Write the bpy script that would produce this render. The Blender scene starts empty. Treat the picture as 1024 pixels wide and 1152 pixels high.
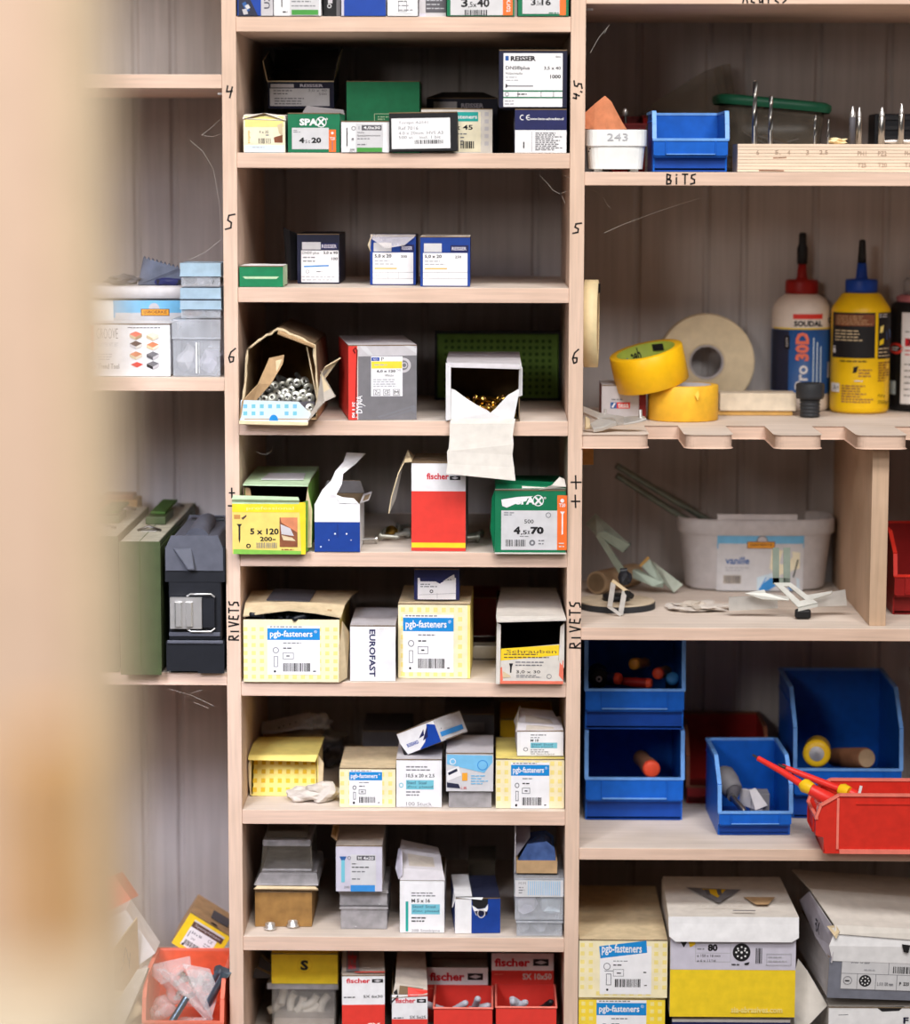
import bpy, bmesh, math, random
import numpy as np
from mathutils import Matrix, Vector

# ------------------------------------------------------------------ camera
F = 3000.0                                   # focal length in pixels of the 1024x1152 frame
YAW, PITCH, ROLL = math.atan(41 / F), math.atan(376 / F), math.radians(0.12)
CAM = Vector((0.0, -3.3, 1.55))
RM = Matrix.Rotation(YAW, 3, 'Z') @ Matrix.Rotation(math.pi / 2 - PITCH, 3, 'X') @ Matrix.Rotation(ROLL, 3, 'Z')
sc = bpy.context.scene
col = sc.collection
cd = bpy.data.cameras.new('camera')
cam = bpy.data.objects.new('camera', cd)
col.objects.link(cam)
cam.matrix_world = Matrix.Translation(CAM) @ RM.to_4x4()
cd.sensor_fit = 'HORIZONTAL'
cd.sensor_width = 36.0
cd.lens = F * 36.0 / 1024.0
cd.clip_start = 0.05
cd.dof.use_dof = True
cd.dof.focus_distance = 3.34
cd.dof.aperture_fstop = 2.7
sc.camera = cam
# ------------------------------------------------------------------ light and exposure
sc.view_settings.view_transform = 'Standard'
sc.view_settings.look = 'None'
sc.view_settings.gamma = 1.0
sc.view_settings.exposure = -0.06
sc.view_settings.use_curve_mapping = False
wd = bpy.data.worlds.new('room_light')
sc.world = wd
wd.use_nodes = True
wd.node_tree.nodes['Background'].inputs[0].default_value = (0.95, 0.97, 1.0, 1)
wd.node_tree.nodes['Background'].inputs[1].default_value = 0.025

def area(name, loc, target, sx, sy, power, color, spread=0):
    l = bpy.data.lights.new(name, 'AREA')
    l.shape = 'RECTANGLE'; l.size = sx; l.size_y = sy
    l.energy = power; l.color = color
    if spread: l.spread = math.radians(spread)
    o = bpy.data.objects.new(name, l)
    col.objects.link(o)
    o.location = loc
    o.rotation_euler = (Vector(target) - Vector(loc)).to_track_quat('-Z', 'Y').to_euler()
    return o
area('ceiling_light', (0.15, -1.75, 3.30), (0.05, 0.0, 1.1), 2.4, 0.6, 79, (1.0, 0.97, 0.94))
area('front_fill_light', (0.9, -3.7, 3.5), (-0.1, 0.0, 1.2), 1.8, 0.8, 74, (1.0, 0.97, 0.95))  # added frontal fill standing in for window light
area('left_bay_fill', (-0.9, -1.75, 1.95), (-0.45, 0.39, 0.66), 0.5, 0.5, 2.6, (0.82, 0.85, 1.0), 44)  # added fill that brightens the wall of the lower left bay
area('board_fill_light', (-1.1, -3.35, 2.1), (-0.42, -2.29, 1.25), 0.5, 0.5, 19, (1.0, 0.93, 0.86))  # unseen light added only to brighten the blurred foreground board

# ------------------------------------------------------------------ helpers
def P(x, y, d):
    v = RM @ Vector(((x - 512) / F, -(y - 576) / F, -1.0))
    return CAM + v * ((d - CAM.y) / v.y)
def Dz(x, y, z):
    v = RM @ Vector(((x - 512) / F, -(y - 576) / F, -1.0))
    return (CAM + v * ((z - CAM.z) / v.z)).y
def S(d=0.0):
    return (3.32 + d) / F                     # metres per photo pixel at depth d
def lin(c):
    return tuple((v / 255 / 12.92) if v / 255 <= 0.04045 else ((v / 255 + 0.055) / 1.055) ** 2.4 for v in c) + (1,)

PAL = {  # name: (sRGB, roughness, metallic, alpha, tone variation)
 'white': ((232, 231, 233), .6, 0, 1, .05), 'paper': ((236, 235, 238), .55, 0, 1, .03), 'paper_grey': ((206, 205, 208), .55, 0, 1, .04),
 'paper_cream': ((236, 228, 200), .6, 0, 1, .06), 'kraft': ((178, 146, 108), .8, 0, 1, .10), 'kraft_pale': ((212, 192, 156), .8, 0, 1, .08),
 'kraft_dark': ((150, 112, 62), .8, 0, 1, .14), 'card_grey': ((188, 178, 166), .85, 0, 1, .08), 'card_white': ((216, 210, 202), .75, 0, 1, .05),
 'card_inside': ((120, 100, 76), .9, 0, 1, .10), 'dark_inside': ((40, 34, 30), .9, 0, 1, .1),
 'ink': ((26, 25, 28), .6, 0, 1, 0), 'ink_grey': ((120, 120, 126), .6, 0, 1, 0), 'ink_pale': ((176, 176, 182), .6, 0, 1, 0), 'pencil': ((168, 146, 128), .7, 0, 1, 0),
 'marker': ((30, 26, 26), .5, 0, 1, 0),
 'navy': ((30, 34, 84), .5, 0, 1, .08), 'navy_dark': ((20, 22, 50), .5, 0, 1, .1), 'blue_card': ((18, 58, 140), .5, 0, 1, .06), 'royal': ((22, 66, 160), .5, 0, 1, .05),
 'pgb_blue': ((22, 134, 206), .5, 0, 1, .02), 'pgb_cyan': ((16, 156, 214), .5, 0, 1, .02), 'teal_print': ((30, 164, 156), .5, 0, 1, .03), 'teal_pale': ((116, 190, 208), .55, 0, 1, .03),
 'green_card': ((16, 124, 78), .55, 0, 1, .08), 'green_spax': ((10, 112, 74), .5, 0, 1, .05), 'green_print': ((72, 150, 66), .55, 0, 1, .04), 'green_lime': ((128, 186, 74), .6, 0, 1, .08),
 'green_mint': ((190, 216, 178), .65, 0, 1, .06), 'green_board': ((104, 140, 58), .7, 0, 1, .08), 'green_hole': ((60, 90, 34), .8, 0, 1, .08), 'green_case': ((64, 76, 44), .5, 0, 1, .08), 'green_case_top': ((172, 168, 150), .6, 0, 1, .12),
 'green_lid': ((26, 92, 66), .45, 0, 1, .05), 'olive': ((160, 176, 70), .6, 0, 1, .05),
 'yellow': ((240, 206, 40), .5, 0, 1, .05), 'yellow_soft': ((228, 203, 108), .6, 0, 1, .05), 'yellow_pale': ((242, 222, 128), .6, 0, 1, .05), 'yellow_gingham': ((240, 222, 138), .6, 0, 1, .04), 'pgb_card': ((240, 228, 190), .6, 0, 1, .04),
 'yellow_bright': ((246, 214, 62), .6, 0, 1, .04), 'yellow_tape': ((240, 186, 20), .38, 0, 1, .04), 'yellow_tape_worn': ((236, 182, 50), .5, 0, 1, .07), 'yellow_plastic': ((244, 198, 22), .35, 0, 1, .03), 'yellow_sand': ((222, 178, 20), .6, 0, 1, .06),
 'red': ((222, 60, 50), .5, 0, 1, .04), 'red_bin': ((212, 48, 36), .4, 0, 1, .06), 'red_rim': ((240, 128, 112), .4, 0, 1, .06), 'red_dark': ((150, 26, 24), .45, 0, 1, .08), 'red_deep': ((120, 18, 16), .5, 0, 1, .1), 'red_text': ((206, 36, 50), .5, 0, 1, 0),
 'orange': ((240, 112, 46), .5, 0, 1, .04), 'orange_label': ((236, 164, 54), .5, 0, 1, .03), 'orange_bin': ((226, 96, 62), .45, 0, 1, .08), 'coral': ((234, 120, 96), .6, 0, 1, .05), 'terracotta': ((206, 130, 92), .8, 0, 1, .12),
 'brown_print': ((128, 74, 48), .6, 0, 1, .2), 'brown_dark': ((92, 66, 58), .6, 0, 1, .1), 'pink': ((196, 120, 128), .5, 0, 1, .04),
 'bin_blue': ((16, 92, 190), .38, 0, 1, .07), 'bin_blue_dark': ((12, 66, 156), .42, 0, 1, .06), 'bin_rim_highlight': ((108, 160, 226), .4, 0, 1, .08), 'cap_blue': ((24, 70, 170), .4, 0, 1, .04),
 'label_blue': ((46, 92, 156), .4, 0, 1, .04), 'label_dark': ((40, 44, 66), .4, 0, 1, .04), 'sky_print': ((118, 186, 226), .5, 0, 1, .05), 'sky_pale': ((204, 222, 234), .5, 0, 1, .04), 'sky_deep': ((60, 140, 210), .5, 0, 1, .06),
 'black': ((22, 22, 25), .5, 0, 1, .1), 'black_plastic': ((28, 30, 36), .4, 0, 1, .08), 'rubber': ((44, 46, 50), .6, 0, 1, .1), 'case_grey': ((86, 88, 99), .6, 0, 1, .08), 'case_black': ((28, 30, 36), .42, 0, 1, .08),
 'grey_card': ((118, 116, 120), .6, 0, 1, .06), 'grey_dark': ((88, 86, 92), .6, 0, 1, .06), 'grey_steel_card': ((116, 118, 130), .6, 0, 1, .08), 'grey_pale': ((196, 192, 196), .6, 0, 1, .05), 'lavender': ((200, 196, 210), .6, 0, 1, .04),
 'steel': ((196, 194, 190), .3, 1, 1, .08), 'steel_dark': ((120, 118, 116), .36, 1, 1, .1), 'chrome': ((226, 224, 222), .28, .75, 1, .03), 'brass': ((214, 172, 84), .28, 1, 1, .1), 'zinc': ((186, 186, 176), .42, .8, 1, .1), 'zinc_green': ((158, 172, 160), .45, .55, 1, .08), 'zinc_plate': ((146, 152, 140), .5, .4, 1, .12), 'zinc_dark': ((96, 104, 98), .45, .6, 1, .1), 'bolt_blue': ((120, 148, 172), .32, .9, 1, .1), 'aluminium': ((208, 206, 202), .4, .6, 1, .06),
 'tub_grey': ((206, 202, 204), .5, 0, 1, .05), 'tub_cream': ((196, 182, 160), .5, 0, 1, .03), 'tub_white': ((230, 232, 232), .45, 0, 1, .03), 'plug_grey': ((176, 178, 188), .5, 0, 1, .06), 'plug_white': ((224, 216, 200), .5, 0, 1, .06), 'tape_roll': ((224, 208, 176), .75, 0, 1, .05), 'tape_cream': ((246, 226, 178), .6, 0, 1, .05), 'bottle_white': ((232, 220, 210), .4, 0, 1, .03), 'bottle_label': ((228, 226, 230), .45, 0, 1, .03),
 'wood_pale': ((228, 214, 192), .7, 0, 1, .08), 'wood_yellow': ((212, 168, 96), .7, 0, 1, .1), 'wood_brown': ((150, 104, 76), .6, 0, 1, .14), 'wood_orange': ((196, 140, 76), .7, 0, 1, .12),
 'disc': ((200, 184, 160), .8, 0, 1, .1), 'tube_card': ((168, 142, 112), .85, 0, 1, .1), 'rod': ((120, 128, 118), .42, .6, 1, .1),
 'handle_red': ((232, 52, 44), .35, 0, 1, .04), 'handle_orange': ((244, 86, 56), .4, 0, 1, .04), 'handle_yellow': ((244, 196, 34), .35, 0, 1, .04), 'handle_amber': ((230, 160, 60), .35, 0, 1, .1),
 'clear': ((226, 230, 238), .12, 0, .28, .1), 'clear_dusty': ((190, 186, 188), .3, 0, .5, .15), 'blade': ((78, 84, 102), .5, .3, 1, .2), 'alu_paint': ((200, 200, 194), .5, .2, 1, .05), 'clear_blue': ((188, 214, 232), .25, 0, .62, .08), 'clear_faint': ((200, 196, 190), .2, 0, .16, .1), 'clear_dark': ((120, 112, 100), .3, 0, .38, .2), 'film': ((232, 226, 226), .15, 0, .30, .1), 'film_dark': ((140, 128, 112), .4, 0, .38, .15), 'film_blue': ((96, 126, 190), .25, 0, .75, .2),
 'dust': ((226, 216, 200), .9, 0, 1, .1), 'web': ((220, 214, 206), .8, 0, .6, 0), 'tissue': ((208, 200, 192), .9, 0, 1, .06),
 'board_front': ((232, 203, 180), .6, 0, 1, .05), 'board_edge': ((226, 203, 172), .6, 0, 1, .06), 'board_orange': ((214, 164, 100), .6, 0, 1, .08), 'floor_grey': ((150, 142, 134), .8, 0, 1, .1),
}
_mats = {}
def M(n):
    if n in _mats: return _mats[n]
    rgb, ro, me, al, var = PAL[n]
    m = bpy.data.materials.new(n)
    m.use_nodes = True
    nt = m.node_tree
    b = nt.nodes['Principled BSDF']
    c = lin(rgb)
    b.inputs['Roughness'].default_value = ro
    b.inputs['Metallic'].default_value = me
    b.inputs['Alpha'].default_value = al
    if me == 0: b.inputs['Specular IOR Level'].default_value = 0.3
    tc = nt.nodes.new('ShaderNodeTexCoord')
    nz = nt.nodes.new('ShaderNodeTexNoise')
    nz.inputs['Scale'].default_value = 70.0
    nz.inputs['Detail'].default_value = 3.0
    rp = nt.nodes.new('ShaderNodeValToRGB')
    lo = tuple(max(0, v * (1 - 1.6 * var)) for v in c[:3]) + (1,)
    hi = tuple(min(1, v * (1 + 1.2 * var)) for v in c[:3]) + (1,)
    rp.color_ramp.elements[0].position = .3; rp.color_ramp.elements[0].color = lo
    rp.color_ramp.elements[1].position = .7; rp.color_ramp.elements[1].color = hi
    nt.links.new(tc.outputs['Object'], nz.inputs['Vector'])
    nt.links.new(nz.outputs['Fac'], rp.inputs['Fac'])
    nt.links.new(rp.outputs['Color'], b.inputs['Base Color'])
    _mats[n] = m
    return m
def wood(n, rgb, axis, dirt=.10, fine=260):
    m = bpy.data.materials.new(n)
    m.use_nodes = True
    nt = m.node_tree
    b = nt.nodes['Principled BSDF']
    b.inputs['Roughness'].default_value = .7
    b.inputs['Specular IOR Level'].default_value = .2
    tc = nt.nodes.new('ShaderNodeTexCoord')
    mp = nt.nodes.new('ShaderNodeMapping')
    sc3 = [fine] * 3
    sc3[axis] = fine / 22
    mp.inputs['Scale'].default_value = sc3
    nz = nt.nodes.new('ShaderNodeTexNoise'); nz.inputs['Scale'].default_value = 1.0; nz.inputs['Detail'].default_value = 4
    n2 = nt.nodes.new('ShaderNodeTexNoise'); n2.inputs['Scale'].default_value = 9.0; n2.inputs['Detail'].default_value = 4
    c = lin(rgb)
    r1 = nt.nodes.new('ShaderNodeValToRGB')
    r1.color_ramp.elements[0].position = .3; r1.color_ramp.elements[0].color = tuple(v * .88 for v in c[:3]) + (1,)
    r1.color_ramp.elements[1].position = .7; r1.color_ramp.elements[1].color = tuple(min(1, v * 1.06) for v in c[:3]) + (1,)
    r2 = nt.nodes.new('ShaderNodeValToRGB')
    r2.color_ramp.elements[0].position = .32; r2.color_ramp.elements[0].color = (1 - dirt, 1 - 1.15 * dirt, 1 - 1.4 * dirt, 1)
    r2.color_ramp.elements[1].position = .6; r2.color_ramp.elements[1].color = (1, 1, 1, 1)
    mx = nt.nodes.new('ShaderNodeMix'); mx.data_type = 'RGBA'; mx.blend_type = 'MULTIPLY'; mx.inputs['Factor'].default_value = 1
    L = nt.links.new
    L(tc.outputs['Object'], mp.inputs['Vector']); L(mp.outputs['Vector'], nz.inputs['Vector']); L(tc.outputs['Object'], n2.inputs['Vector'])
    L(nz.outputs['Fac'], r1.inputs['Fac']); L(n2.outputs['Fac'], r2.inputs['Fac'])
    L(r1.outputs['Color'], mx.inputs['A']); L(r2.outputs['Color'], mx.inputs['B'])
    L(mx.outputs['Result'], b.inputs['Base Color'])
    _mats[n] = m
wood('shelf_dust', (226, 212, 200), 0, .12, 90)
wood('wood_h', (224, 194, 175), 0)
wood('wood_v', (224, 195, 175), 2)
wood('wood_inner', (206, 176, 150), 2, .16)
wood('ply', (232, 210, 188), 0, .06, 420)
wood('wall_paint', (184, 178, 177), 2, .10, 120)

_tc = {}
def text_geo(txt, bold):
    k = (txt, bold)
    if k not in _tc:
        cu = bpy.data.curves.new('t', 'FONT')
        cu.body = txt; cu.resolution_u = 2; cu.offset = bold
        o = bpy.data.objects.new('t', cu)
        me = bpy.data.meshes.new_from_object(o)
        vs = [(v.co.x, v.co.y) for v in me.vertices]
        fs = [tuple(p.vertices) for p in me.polygons]
        bpy.data.objects.remove(o); bpy.data.curves.remove(cu); bpy.data.meshes.remove(me)
        x0 = min(v[0] for v in vs); x1 = max(v[0] for v in vs); y0 = min(v[1] for v in vs); y1 = max(v[1] for v in vs)
        _tc[k] = ([((a - x0) / (x1 - x0), (b - y0) / (y1 - y0)) for a, b in vs], fs)
    return _tc[k]

class MB:
    def __init__(s):
        s.v = []; s.f = []; s.m = []; s.sm = []
    def add(s, vs, fs, m, smooth=False):
        o = len(s.v)
        s.v += [tuple(p) for p in vs]
        for i, f in enumerate(fs):
            s.f.append(tuple(o + k for k in f)); s.m.append(m if isinstance(m, str) else m[i]); s.sm.append(smooth)
    def box(s, x0, x1, y0, y1, z0, z1, m, T=None):
        v = [(x, y, z) for x in (x0, x1) for y in (y0, y1) for z in (z0, z1)]
        if T: v = [T @ Vector(p) for p in v]
        s.add(v, [(0, 1, 3, 2), (4, 6, 7, 5), (0, 4, 5, 1), (2, 3, 7, 6), (0, 2, 6, 4), (1, 5, 7, 3)], m)
    def prism(s, poly, ax, a, b, m, T=None):
        def k(p, t): return {'y': (p[0], t, p[1]), 'x': (t, p[0], p[1]), 'z': (p[0], p[1], t)}[ax]
        n = len(poly)
        v = [k(p, a) for p in poly] + [k(p, b) for p in poly]
        if T: v = [T @ Vector(p) for p in v]
        s.add(v, [tuple(range(n)), tuple(range(2 * n - 1, n - 1, -1))] + [(i, (i + 1) % n, n + (i + 1) % n, n + i) for i in range(n)], m)
    def slab(s, pts, th, m, m2=None):            # any flat polygon given in 3-D, with thickness
        pts = [Vector(p) for p in pts]; n = len(pts)
        nr = Vector((0, 0, 0))
        for i in range(n): nr += pts[i].cross(pts[(i + 1) % n])
        nr.normalize()
        if nr.dot(Vector((0, -.6, 1))) < 0 and m2: m, m2 = m2, m
        v = pts + [p - nr * th for p in pts]
        s.add(v, [tuple(range(n)), tuple(range(2 * n - 1, n - 1, -1))] + [(i, n + i, n + (i + 1) % n, (i + 1) % n) for i in range(n)], [m] + [m2 or m] * (n + 1))
    def strip(s, pairs, th, m, m2=None):         # bent sheet: list of (left, right) 3-D points
        A = [(Vector(a), Vector(b)) for a, b in pairs]
        N = []
        for i in range(len(A)):
            j, k = max(0, i - 1), min(len(A) - 1, i + 1)
            t = (A[k][0] + A[k][1]) - (A[j][0] + A[j][1])
            N.append((A[i][1] - A[i][0]).cross(t).normalized())
        if m2 and sum((n.dot(Vector((0, -.6, 1))) for n in N)) < 0: m, m2 = m2, m
        v = []
        for (a, b), n in zip(A, N): v += [a, b, b - n * th, a - n * th]
        f = []; mm = []
        me = m2 or m
        for i in range(len(A) - 1):
            o = 4 * i
            f += [(o, o + 1, o + 5, o + 4), (o + 2, o + 3, o + 7, o + 6), (o + 1, o + 2, o + 6, o + 5), (o + 3, o, o + 4, o + 7)]
            mm += [m, m2 or m, me, me]
        e = 4 * (len(A) - 1)
        f += [(0, 3, 2, 1), (e, e + 1, e + 2, e + 3)]; mm += [m2 or m] * 2
        s.add(v, f, mm)
    def tube(s, pts, r, m, n=10, T=None):
        pts = [Vector(p) for p in pts]
        rs = r if isinstance(r, (list, tuple)) else [r] * len(pts)
        v = []; f = []
        for i, p in enumerate(pts):
            t = (pts[min(i + 1, len(pts) - 1)] - pts[max(i - 1, 0)]).normalized()
            u = t.cross(Vector((0, 0, 1)) if abs(t.z) < .9 else Vector((1, 0, 0))).normalized(); w = t.cross(u)
            v += [p + (u * math.cos(2 * math.pi * k / n) + w * math.sin(2 * math.pi * k / n)) * rs[i] for k in range(n)]
        for i in range(len(pts) - 1):
            f += [(i * n + k, i * n + (k + 1) % n, (i + 1) * n + (k + 1) % n, (i + 1) * n + k) for k in range(n)]
        if T: v = [T @ p for p in v]
        s.add(v, f, m, True)
        s.add(v[:n], [tuple(range(n))], m); s.add(v[-n:], [tuple(range(n))], m)
    def lathe(s, prof, m, n=36, T=None, ax=None):
        v = [(r * math.cos(2 * math.pi * k / n), r * math.sin(2 * math.pi * k / n), z) for r, z in prof for k in range(n)]
        if T: v = [T @ Vector(p) for p in v]
        f = []; mm = []
        for i in range(len(prof) - 1):
            for k in range(n):
                f.append((i * n + k, i * n + (k + 1) % n, (i + 1) * n + (k + 1) % n, (i + 1) * n + k)); mm.append(m if isinstance(m, str) else m[i])
        s.add(v, f, mm, True)
    def blob(s, c, r, m, seed, n=3, rough=.35, smooth=False):
        bm = bmesh.new()
        bmesh.ops.create_icosphere(bm, subdivisions=n, radius=1)
        rnd = random.Random(seed)
        ph = [[rnd.uniform(0, 6.3) for _ in range(3)] + [rnd.uniform(1.5, 6) for _ in range(3)] for _ in range(5)]
        v = []
        for q in bm.verts:
            k = 1 + rough * sum(math.sin(a[3] * q.co.x + a[0]) * math.sin(a[4] * q.co.y + a[1]) * math.sin(a[5] * q.co.z + a[2]) for a in ph) * .6 + rnd.uniform(-.04, .04) * rough * 3
            v.append((c[0] + q.co.x * r[0] * k, c[1] + q.co.y * r[1] * k, c[2] + max(-.98, q.co.z * k) * r[2]))
        f = [tuple(q.index for q in p.verts) for p in bm.faces]
        bm.free()
        s.add(v, f, m, smooth)
    def panel(s, p00, p10, p11, p01, m, mi, th=.0012, amp=0, n=6, seed=0):   # board sheet, outer side anticlockwise, slight dents
        p00, p10, p11, p01 = map(Vector, (p00, p10, p11, p01))
        nr = (p10 - p00).cross(p01 - p00).normalized()
        if amp == 0: n = 1
        rnd = random.Random(seed)
        a, b, c = [rnd.uniform(0, 6) for _ in range(3)]
        top = []
        for j in range(n + 1):
            for i in range(n + 1):
                u, w = i / n, j / n
                e = 16 * u * (1 - u) * w * (1 - w)
                q = p00 * (1 - u) * (1 - w) + p10 * u * (1 - w) + p11 * u * w + p01 * (1 - u) * w
                top.append(q + nr * (amp * e * (math.sin(4 * u + a) + math.sin(5 * w + b) + .6 * math.sin(9 * (u + w) + c) - .4)))
        bot = [q - nr * th for q in top]
        N = (n + 1) ** 2
        f = []; mm = []
        for j in range(n):
            for i in range(n):
                k = j * (n + 1) + i
                f.append((k, k + 1, k + n + 2, k + n + 1)); mm.append(m)
                f.append((N + k + n + 1, N + k + n + 2, N + k + 1, N + k)); mm.append(mi)
        ring = [i for i in range(n + 1)] + [j * (n + 1) + n for j in range(1, n + 1)] + [n * (n + 1) + i for i in range(n - 1, -1, -1)] + [j * (n + 1) for j in range(n - 1, 0, -1)]
        for q in range(len(ring)):
            k, l = ring[q], ring[(q + 1) % len(ring)]
            f.append((k, N + k, N + l, l)); mm.append(mi)
        s.add(top + bot, f, mm)
    def build(s, name, parent=None, bevel=0, loc=None):
        me = bpy.data.meshes.new(name)
        me.from_pydata(s.v, [], s.f)
        names = []
        for x in s.m:
            if x not in names: names.append(x)
        for x in names: me.materials.append(M(x))
        me.polygons.foreach_set('material_index', [names.index(x) for x in s.m])
        me.polygons.foreach_set('use_smooth', s.sm)
        me.update()
        o = bpy.data.objects.new(name, me)
        col.objects.link(o)
        if parent: o.parent = parent
        if loc is not None: o.location = loc
        if bevel:
            b = o.modifiers.new('bevel', 'BEVEL'); b.width = bevel; b.segments = 2; b.limit_method = 'ANGLE'; b.angle_limit = .6
        return o

def tag(o, label, cat, group=None, kind=None):
    if label: o['label'] = label
    if cat: o['category'] = cat
    if group: o['group'] = group
    if kind: o['kind'] = kind
    return o
def empty(name, label, cat, loc, group=None, rot=(0, 0, 0)):
    o = bpy.data.objects.new(name, None)
    o.empty_display_size = .02
    col.objects.link(o)
    o.location = loc; o.rotation_euler = rot
    return tag(o, label, cat, group)

# printing: specs are given in photo pixels; conv turns them into the face's own (x, z); Fm lifts them onto the face
def R(x0, y0, x1, y1, m): return ('R', x0, y0, x1, y1, m)
def T(t, x0, y0, x1, y1, m='ink', bold=0.0, rot=0): return ('T', t, x0, y0, x1, y1, m, bold, rot)
def BAR(x0, y0, x1, y1, m='ink'): return ('B', x0, y0, x1, y1, m)
def LN(x0, y0, x1, y1, n, m='ink_grey', fill=.8): return ('L', x0, y0, x1, y1, n, m, fill)
def C(x, y, r, m='ink'): return ('C', x, y, r, m)
def RG(x, y, r, w, m='ink_grey'): return ('O', x, y, r, w, m)
def PG(pts, m): return ('P', pts, m)
def FR(x0, y0, x1, y1, w, m='ink_grey'): return ('F', x0, y0, x1, y1, w, m)
def DG(x0, y0, x1, y1, st, sz, m): return ('D', x0, y0, x1, y1, st, sz, m)
def QR_LINE(x0, y0, x1, y1, w, m='ink'): return ('I', x0, y0, x1, y1, w, m)
def prints(mb, specs, conv, Fm, base=.0002, cuts=1):
    off = base
    rnd = random.Random(len(specs) * 7 + 1)
    def rect(x0, y0, x1, y1, m):
        (a, b), (c, d) = conv(x0, y1), conv(x1, y0)
        k = cuts
        v = []
        for i in range(k + 1):
            x = a + (c - a) * i / k
            v += [Fm(x, b, off), Fm(x, d, off)]
        mb.add(v, [(2 * i, 2 * i + 2, 2 * i + 3, 2 * i + 1) for i in range(k)], m)
    for sp in specs:
        off += .00004
        k = sp[0]
        if k == 'R': rect(*sp[1:])
        elif k == 'T':
            _, t, x0, y0, x1, y1, m, bold, rot = sp
            vs, fs = text_geo(t, bold)
            v = []
            for a, b in vs:
                if rot == 90: a, b = 1 - b, a
                elif rot == -90: a, b = b, 1 - a
                v.append(Fm(*conv(x0 + a * (x1 - x0), y1 - b * (y1 - y0)), off))
            mb.add(v, fs, m)
        elif k == 'B':
            _, x0, y0, x1, y1, m = sp
            x = x0
            while x < x1 - .5:
                w = rnd.choice((.5, .7, 1.0, 1.4)); rect(x, y0, min(x1, x + w), y1, m); x += w + rnd.choice((.5, .8, 1.1))
        elif k == 'L':
            _, x0, y0, x1, y1, n, m, fill = sp
            st = (y1 - y0) / n
            for i in range(n):
                x = x0; xe = x0 + (x1 - x0) * rnd.uniform(.55, 1)
                while x < xe:
                    w = rnd.uniform(2, 6); rect(x, y0 + st * i + st * .25, min(xe, x + w), y0 + st * i + st * .25 + min(1.6, st * .55) * fill, m); x += w + 1
        elif k in 'CO':
            if k == 'C': _, x, y, r, m = sp; w = None
            else: _, x, y, r, w, m = sp
            n = 24
            pt = lambda q, i: Fm(*conv(x + q * math.cos(6.2832 * i / n), y + q * math.sin(6.2832 * i / n)), off)
            if w is None: mb.add([pt(r, i) for i in range(n)][::-1], [tuple(range(n))], m)
            else: mb.add([pt(r, i) for i in range(n)] + [pt(r - w, i) for i in range(n)], [(i, n + i, n + (i + 1) % n, (i + 1) % n) for i in range(n)], m)
        elif k == 'P': mb.add([Fm(*conv(*p), off) for p in sp[1]], [tuple(range(len(sp[1])))], sp[2])
        elif k == 'F':
            _, x0, y0, x1, y1, w, m = sp
            rect(x0, y0, x1, y0 + w, m); rect(x0, y1 - w, x1, y1, m); rect(x0, y0, x0 + w, y1, m); rect(x1 - w, y0, x1, y1, m)
        elif k == 'D':
            _, x0, y0, x1, y1, st, sz, m = sp
            y = y0
            while y + sz <= y1 + .1:
                x = x0
                while x + sz <= x1 + .1: rect(x, y, x + sz, y + sz, m); x += st
                y += st
        elif k == 'I':
            _, x0, y0, x1, y1, w, m = sp
            dx, dy = x1 - x0, y1 - y0; l = math.hypot(dx, dy) or 1; nx, ny = -dy / l * w / 2, dx / l * w / 2
            mb.add([Fm(*conv(x0 + nx, y0 + ny), off), Fm(*conv(x1 + nx, y1 + ny), off), Fm(*conv(x1 - nx, y1 - ny), off), Fm(*conv(x0 - nx, y0 - ny), off)], [(0, 1, 2, 3)], m)
def pgb_print(x0, y0, x1, y1, st=8.5, sz=4.4): return DG(x0, y0, x1, y1, st, sz, 'yellow_gingham')
def pgb_label(x0, y0, x1, y1, txt=True):
    w, h = x1 - x0, y1 - y0
    q = [R(x0, y0, x1, y1, 'paper'), LN(x0 + .05 * w, y0, x1 - .1 * w, y0 + .05 * h, 1)]
    q += [R(x0 + .0 * w, y0 + .055 * h, x1 - .0 * w, y0 + .29 * h, 'pgb_blue'), T('pgb-fasteners', x0 + .05 * w, y0 + .10 * h, x0 + .86 * w, y0 + .265 * h, 'white', .02), T('\u00ae', x0 + .89 * w, y0 + .09 * h, x0 + .95 * w, y0 + .15 * h, 'white')]
    q += [LN(x0 + .3 * w, y0 + .33 * h, x0 + .65 * w, y0 + .38 * h, 1), LN(x0 + .3 * w, y0 + .43 * h, x0 + .52 * w, y0 + .49 * h, 1, 'ink'), RG(x0 + .16 * w, y0 + .5 * h, .06 * w, .9), FR(x0 + .12 * w, y0 + .62 * h, x0 + .2 * w, y0 + .84 * h, .7), FR(x0 + .29 * w, y0 + .55 * h, x0 + .5 * w, y0 + .68 * h, .6), LN(x0 + .36 * w, y0 + .59 * h, x0 + .46 * w, y0 + .65 * h, 1, 'ink')]
    q += [BAR(x0 + .3 * w, y0 + .76 * h, x0 + .82 * w, y0 + .93 * h), C(x0 + .14 * w, y0 + .93 * h, 1.3), LN(x0 + .87 * w, y0 + .9 * h, x0 + .96 * w, y0 + .95 * h, 1, 'ink')]
    return q

class H:                                       # a thing standing at a point; at() gives local points from photo pixels
    def __init__(s, name, label, cat, u, v, d=None, z=None, group=None):
        if d is None: d = min(.33, max(-.06, Dz(u, v, z)))
        p = P(u, v, d)
        if z is not None: p.z = z + .0006
        s.o = p; s.d = d
        s.root = empty(name, label, cat, p, group)
    def at(s, u, v, dd=0): return P(u, v, s.d + dd) - s.o

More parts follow.
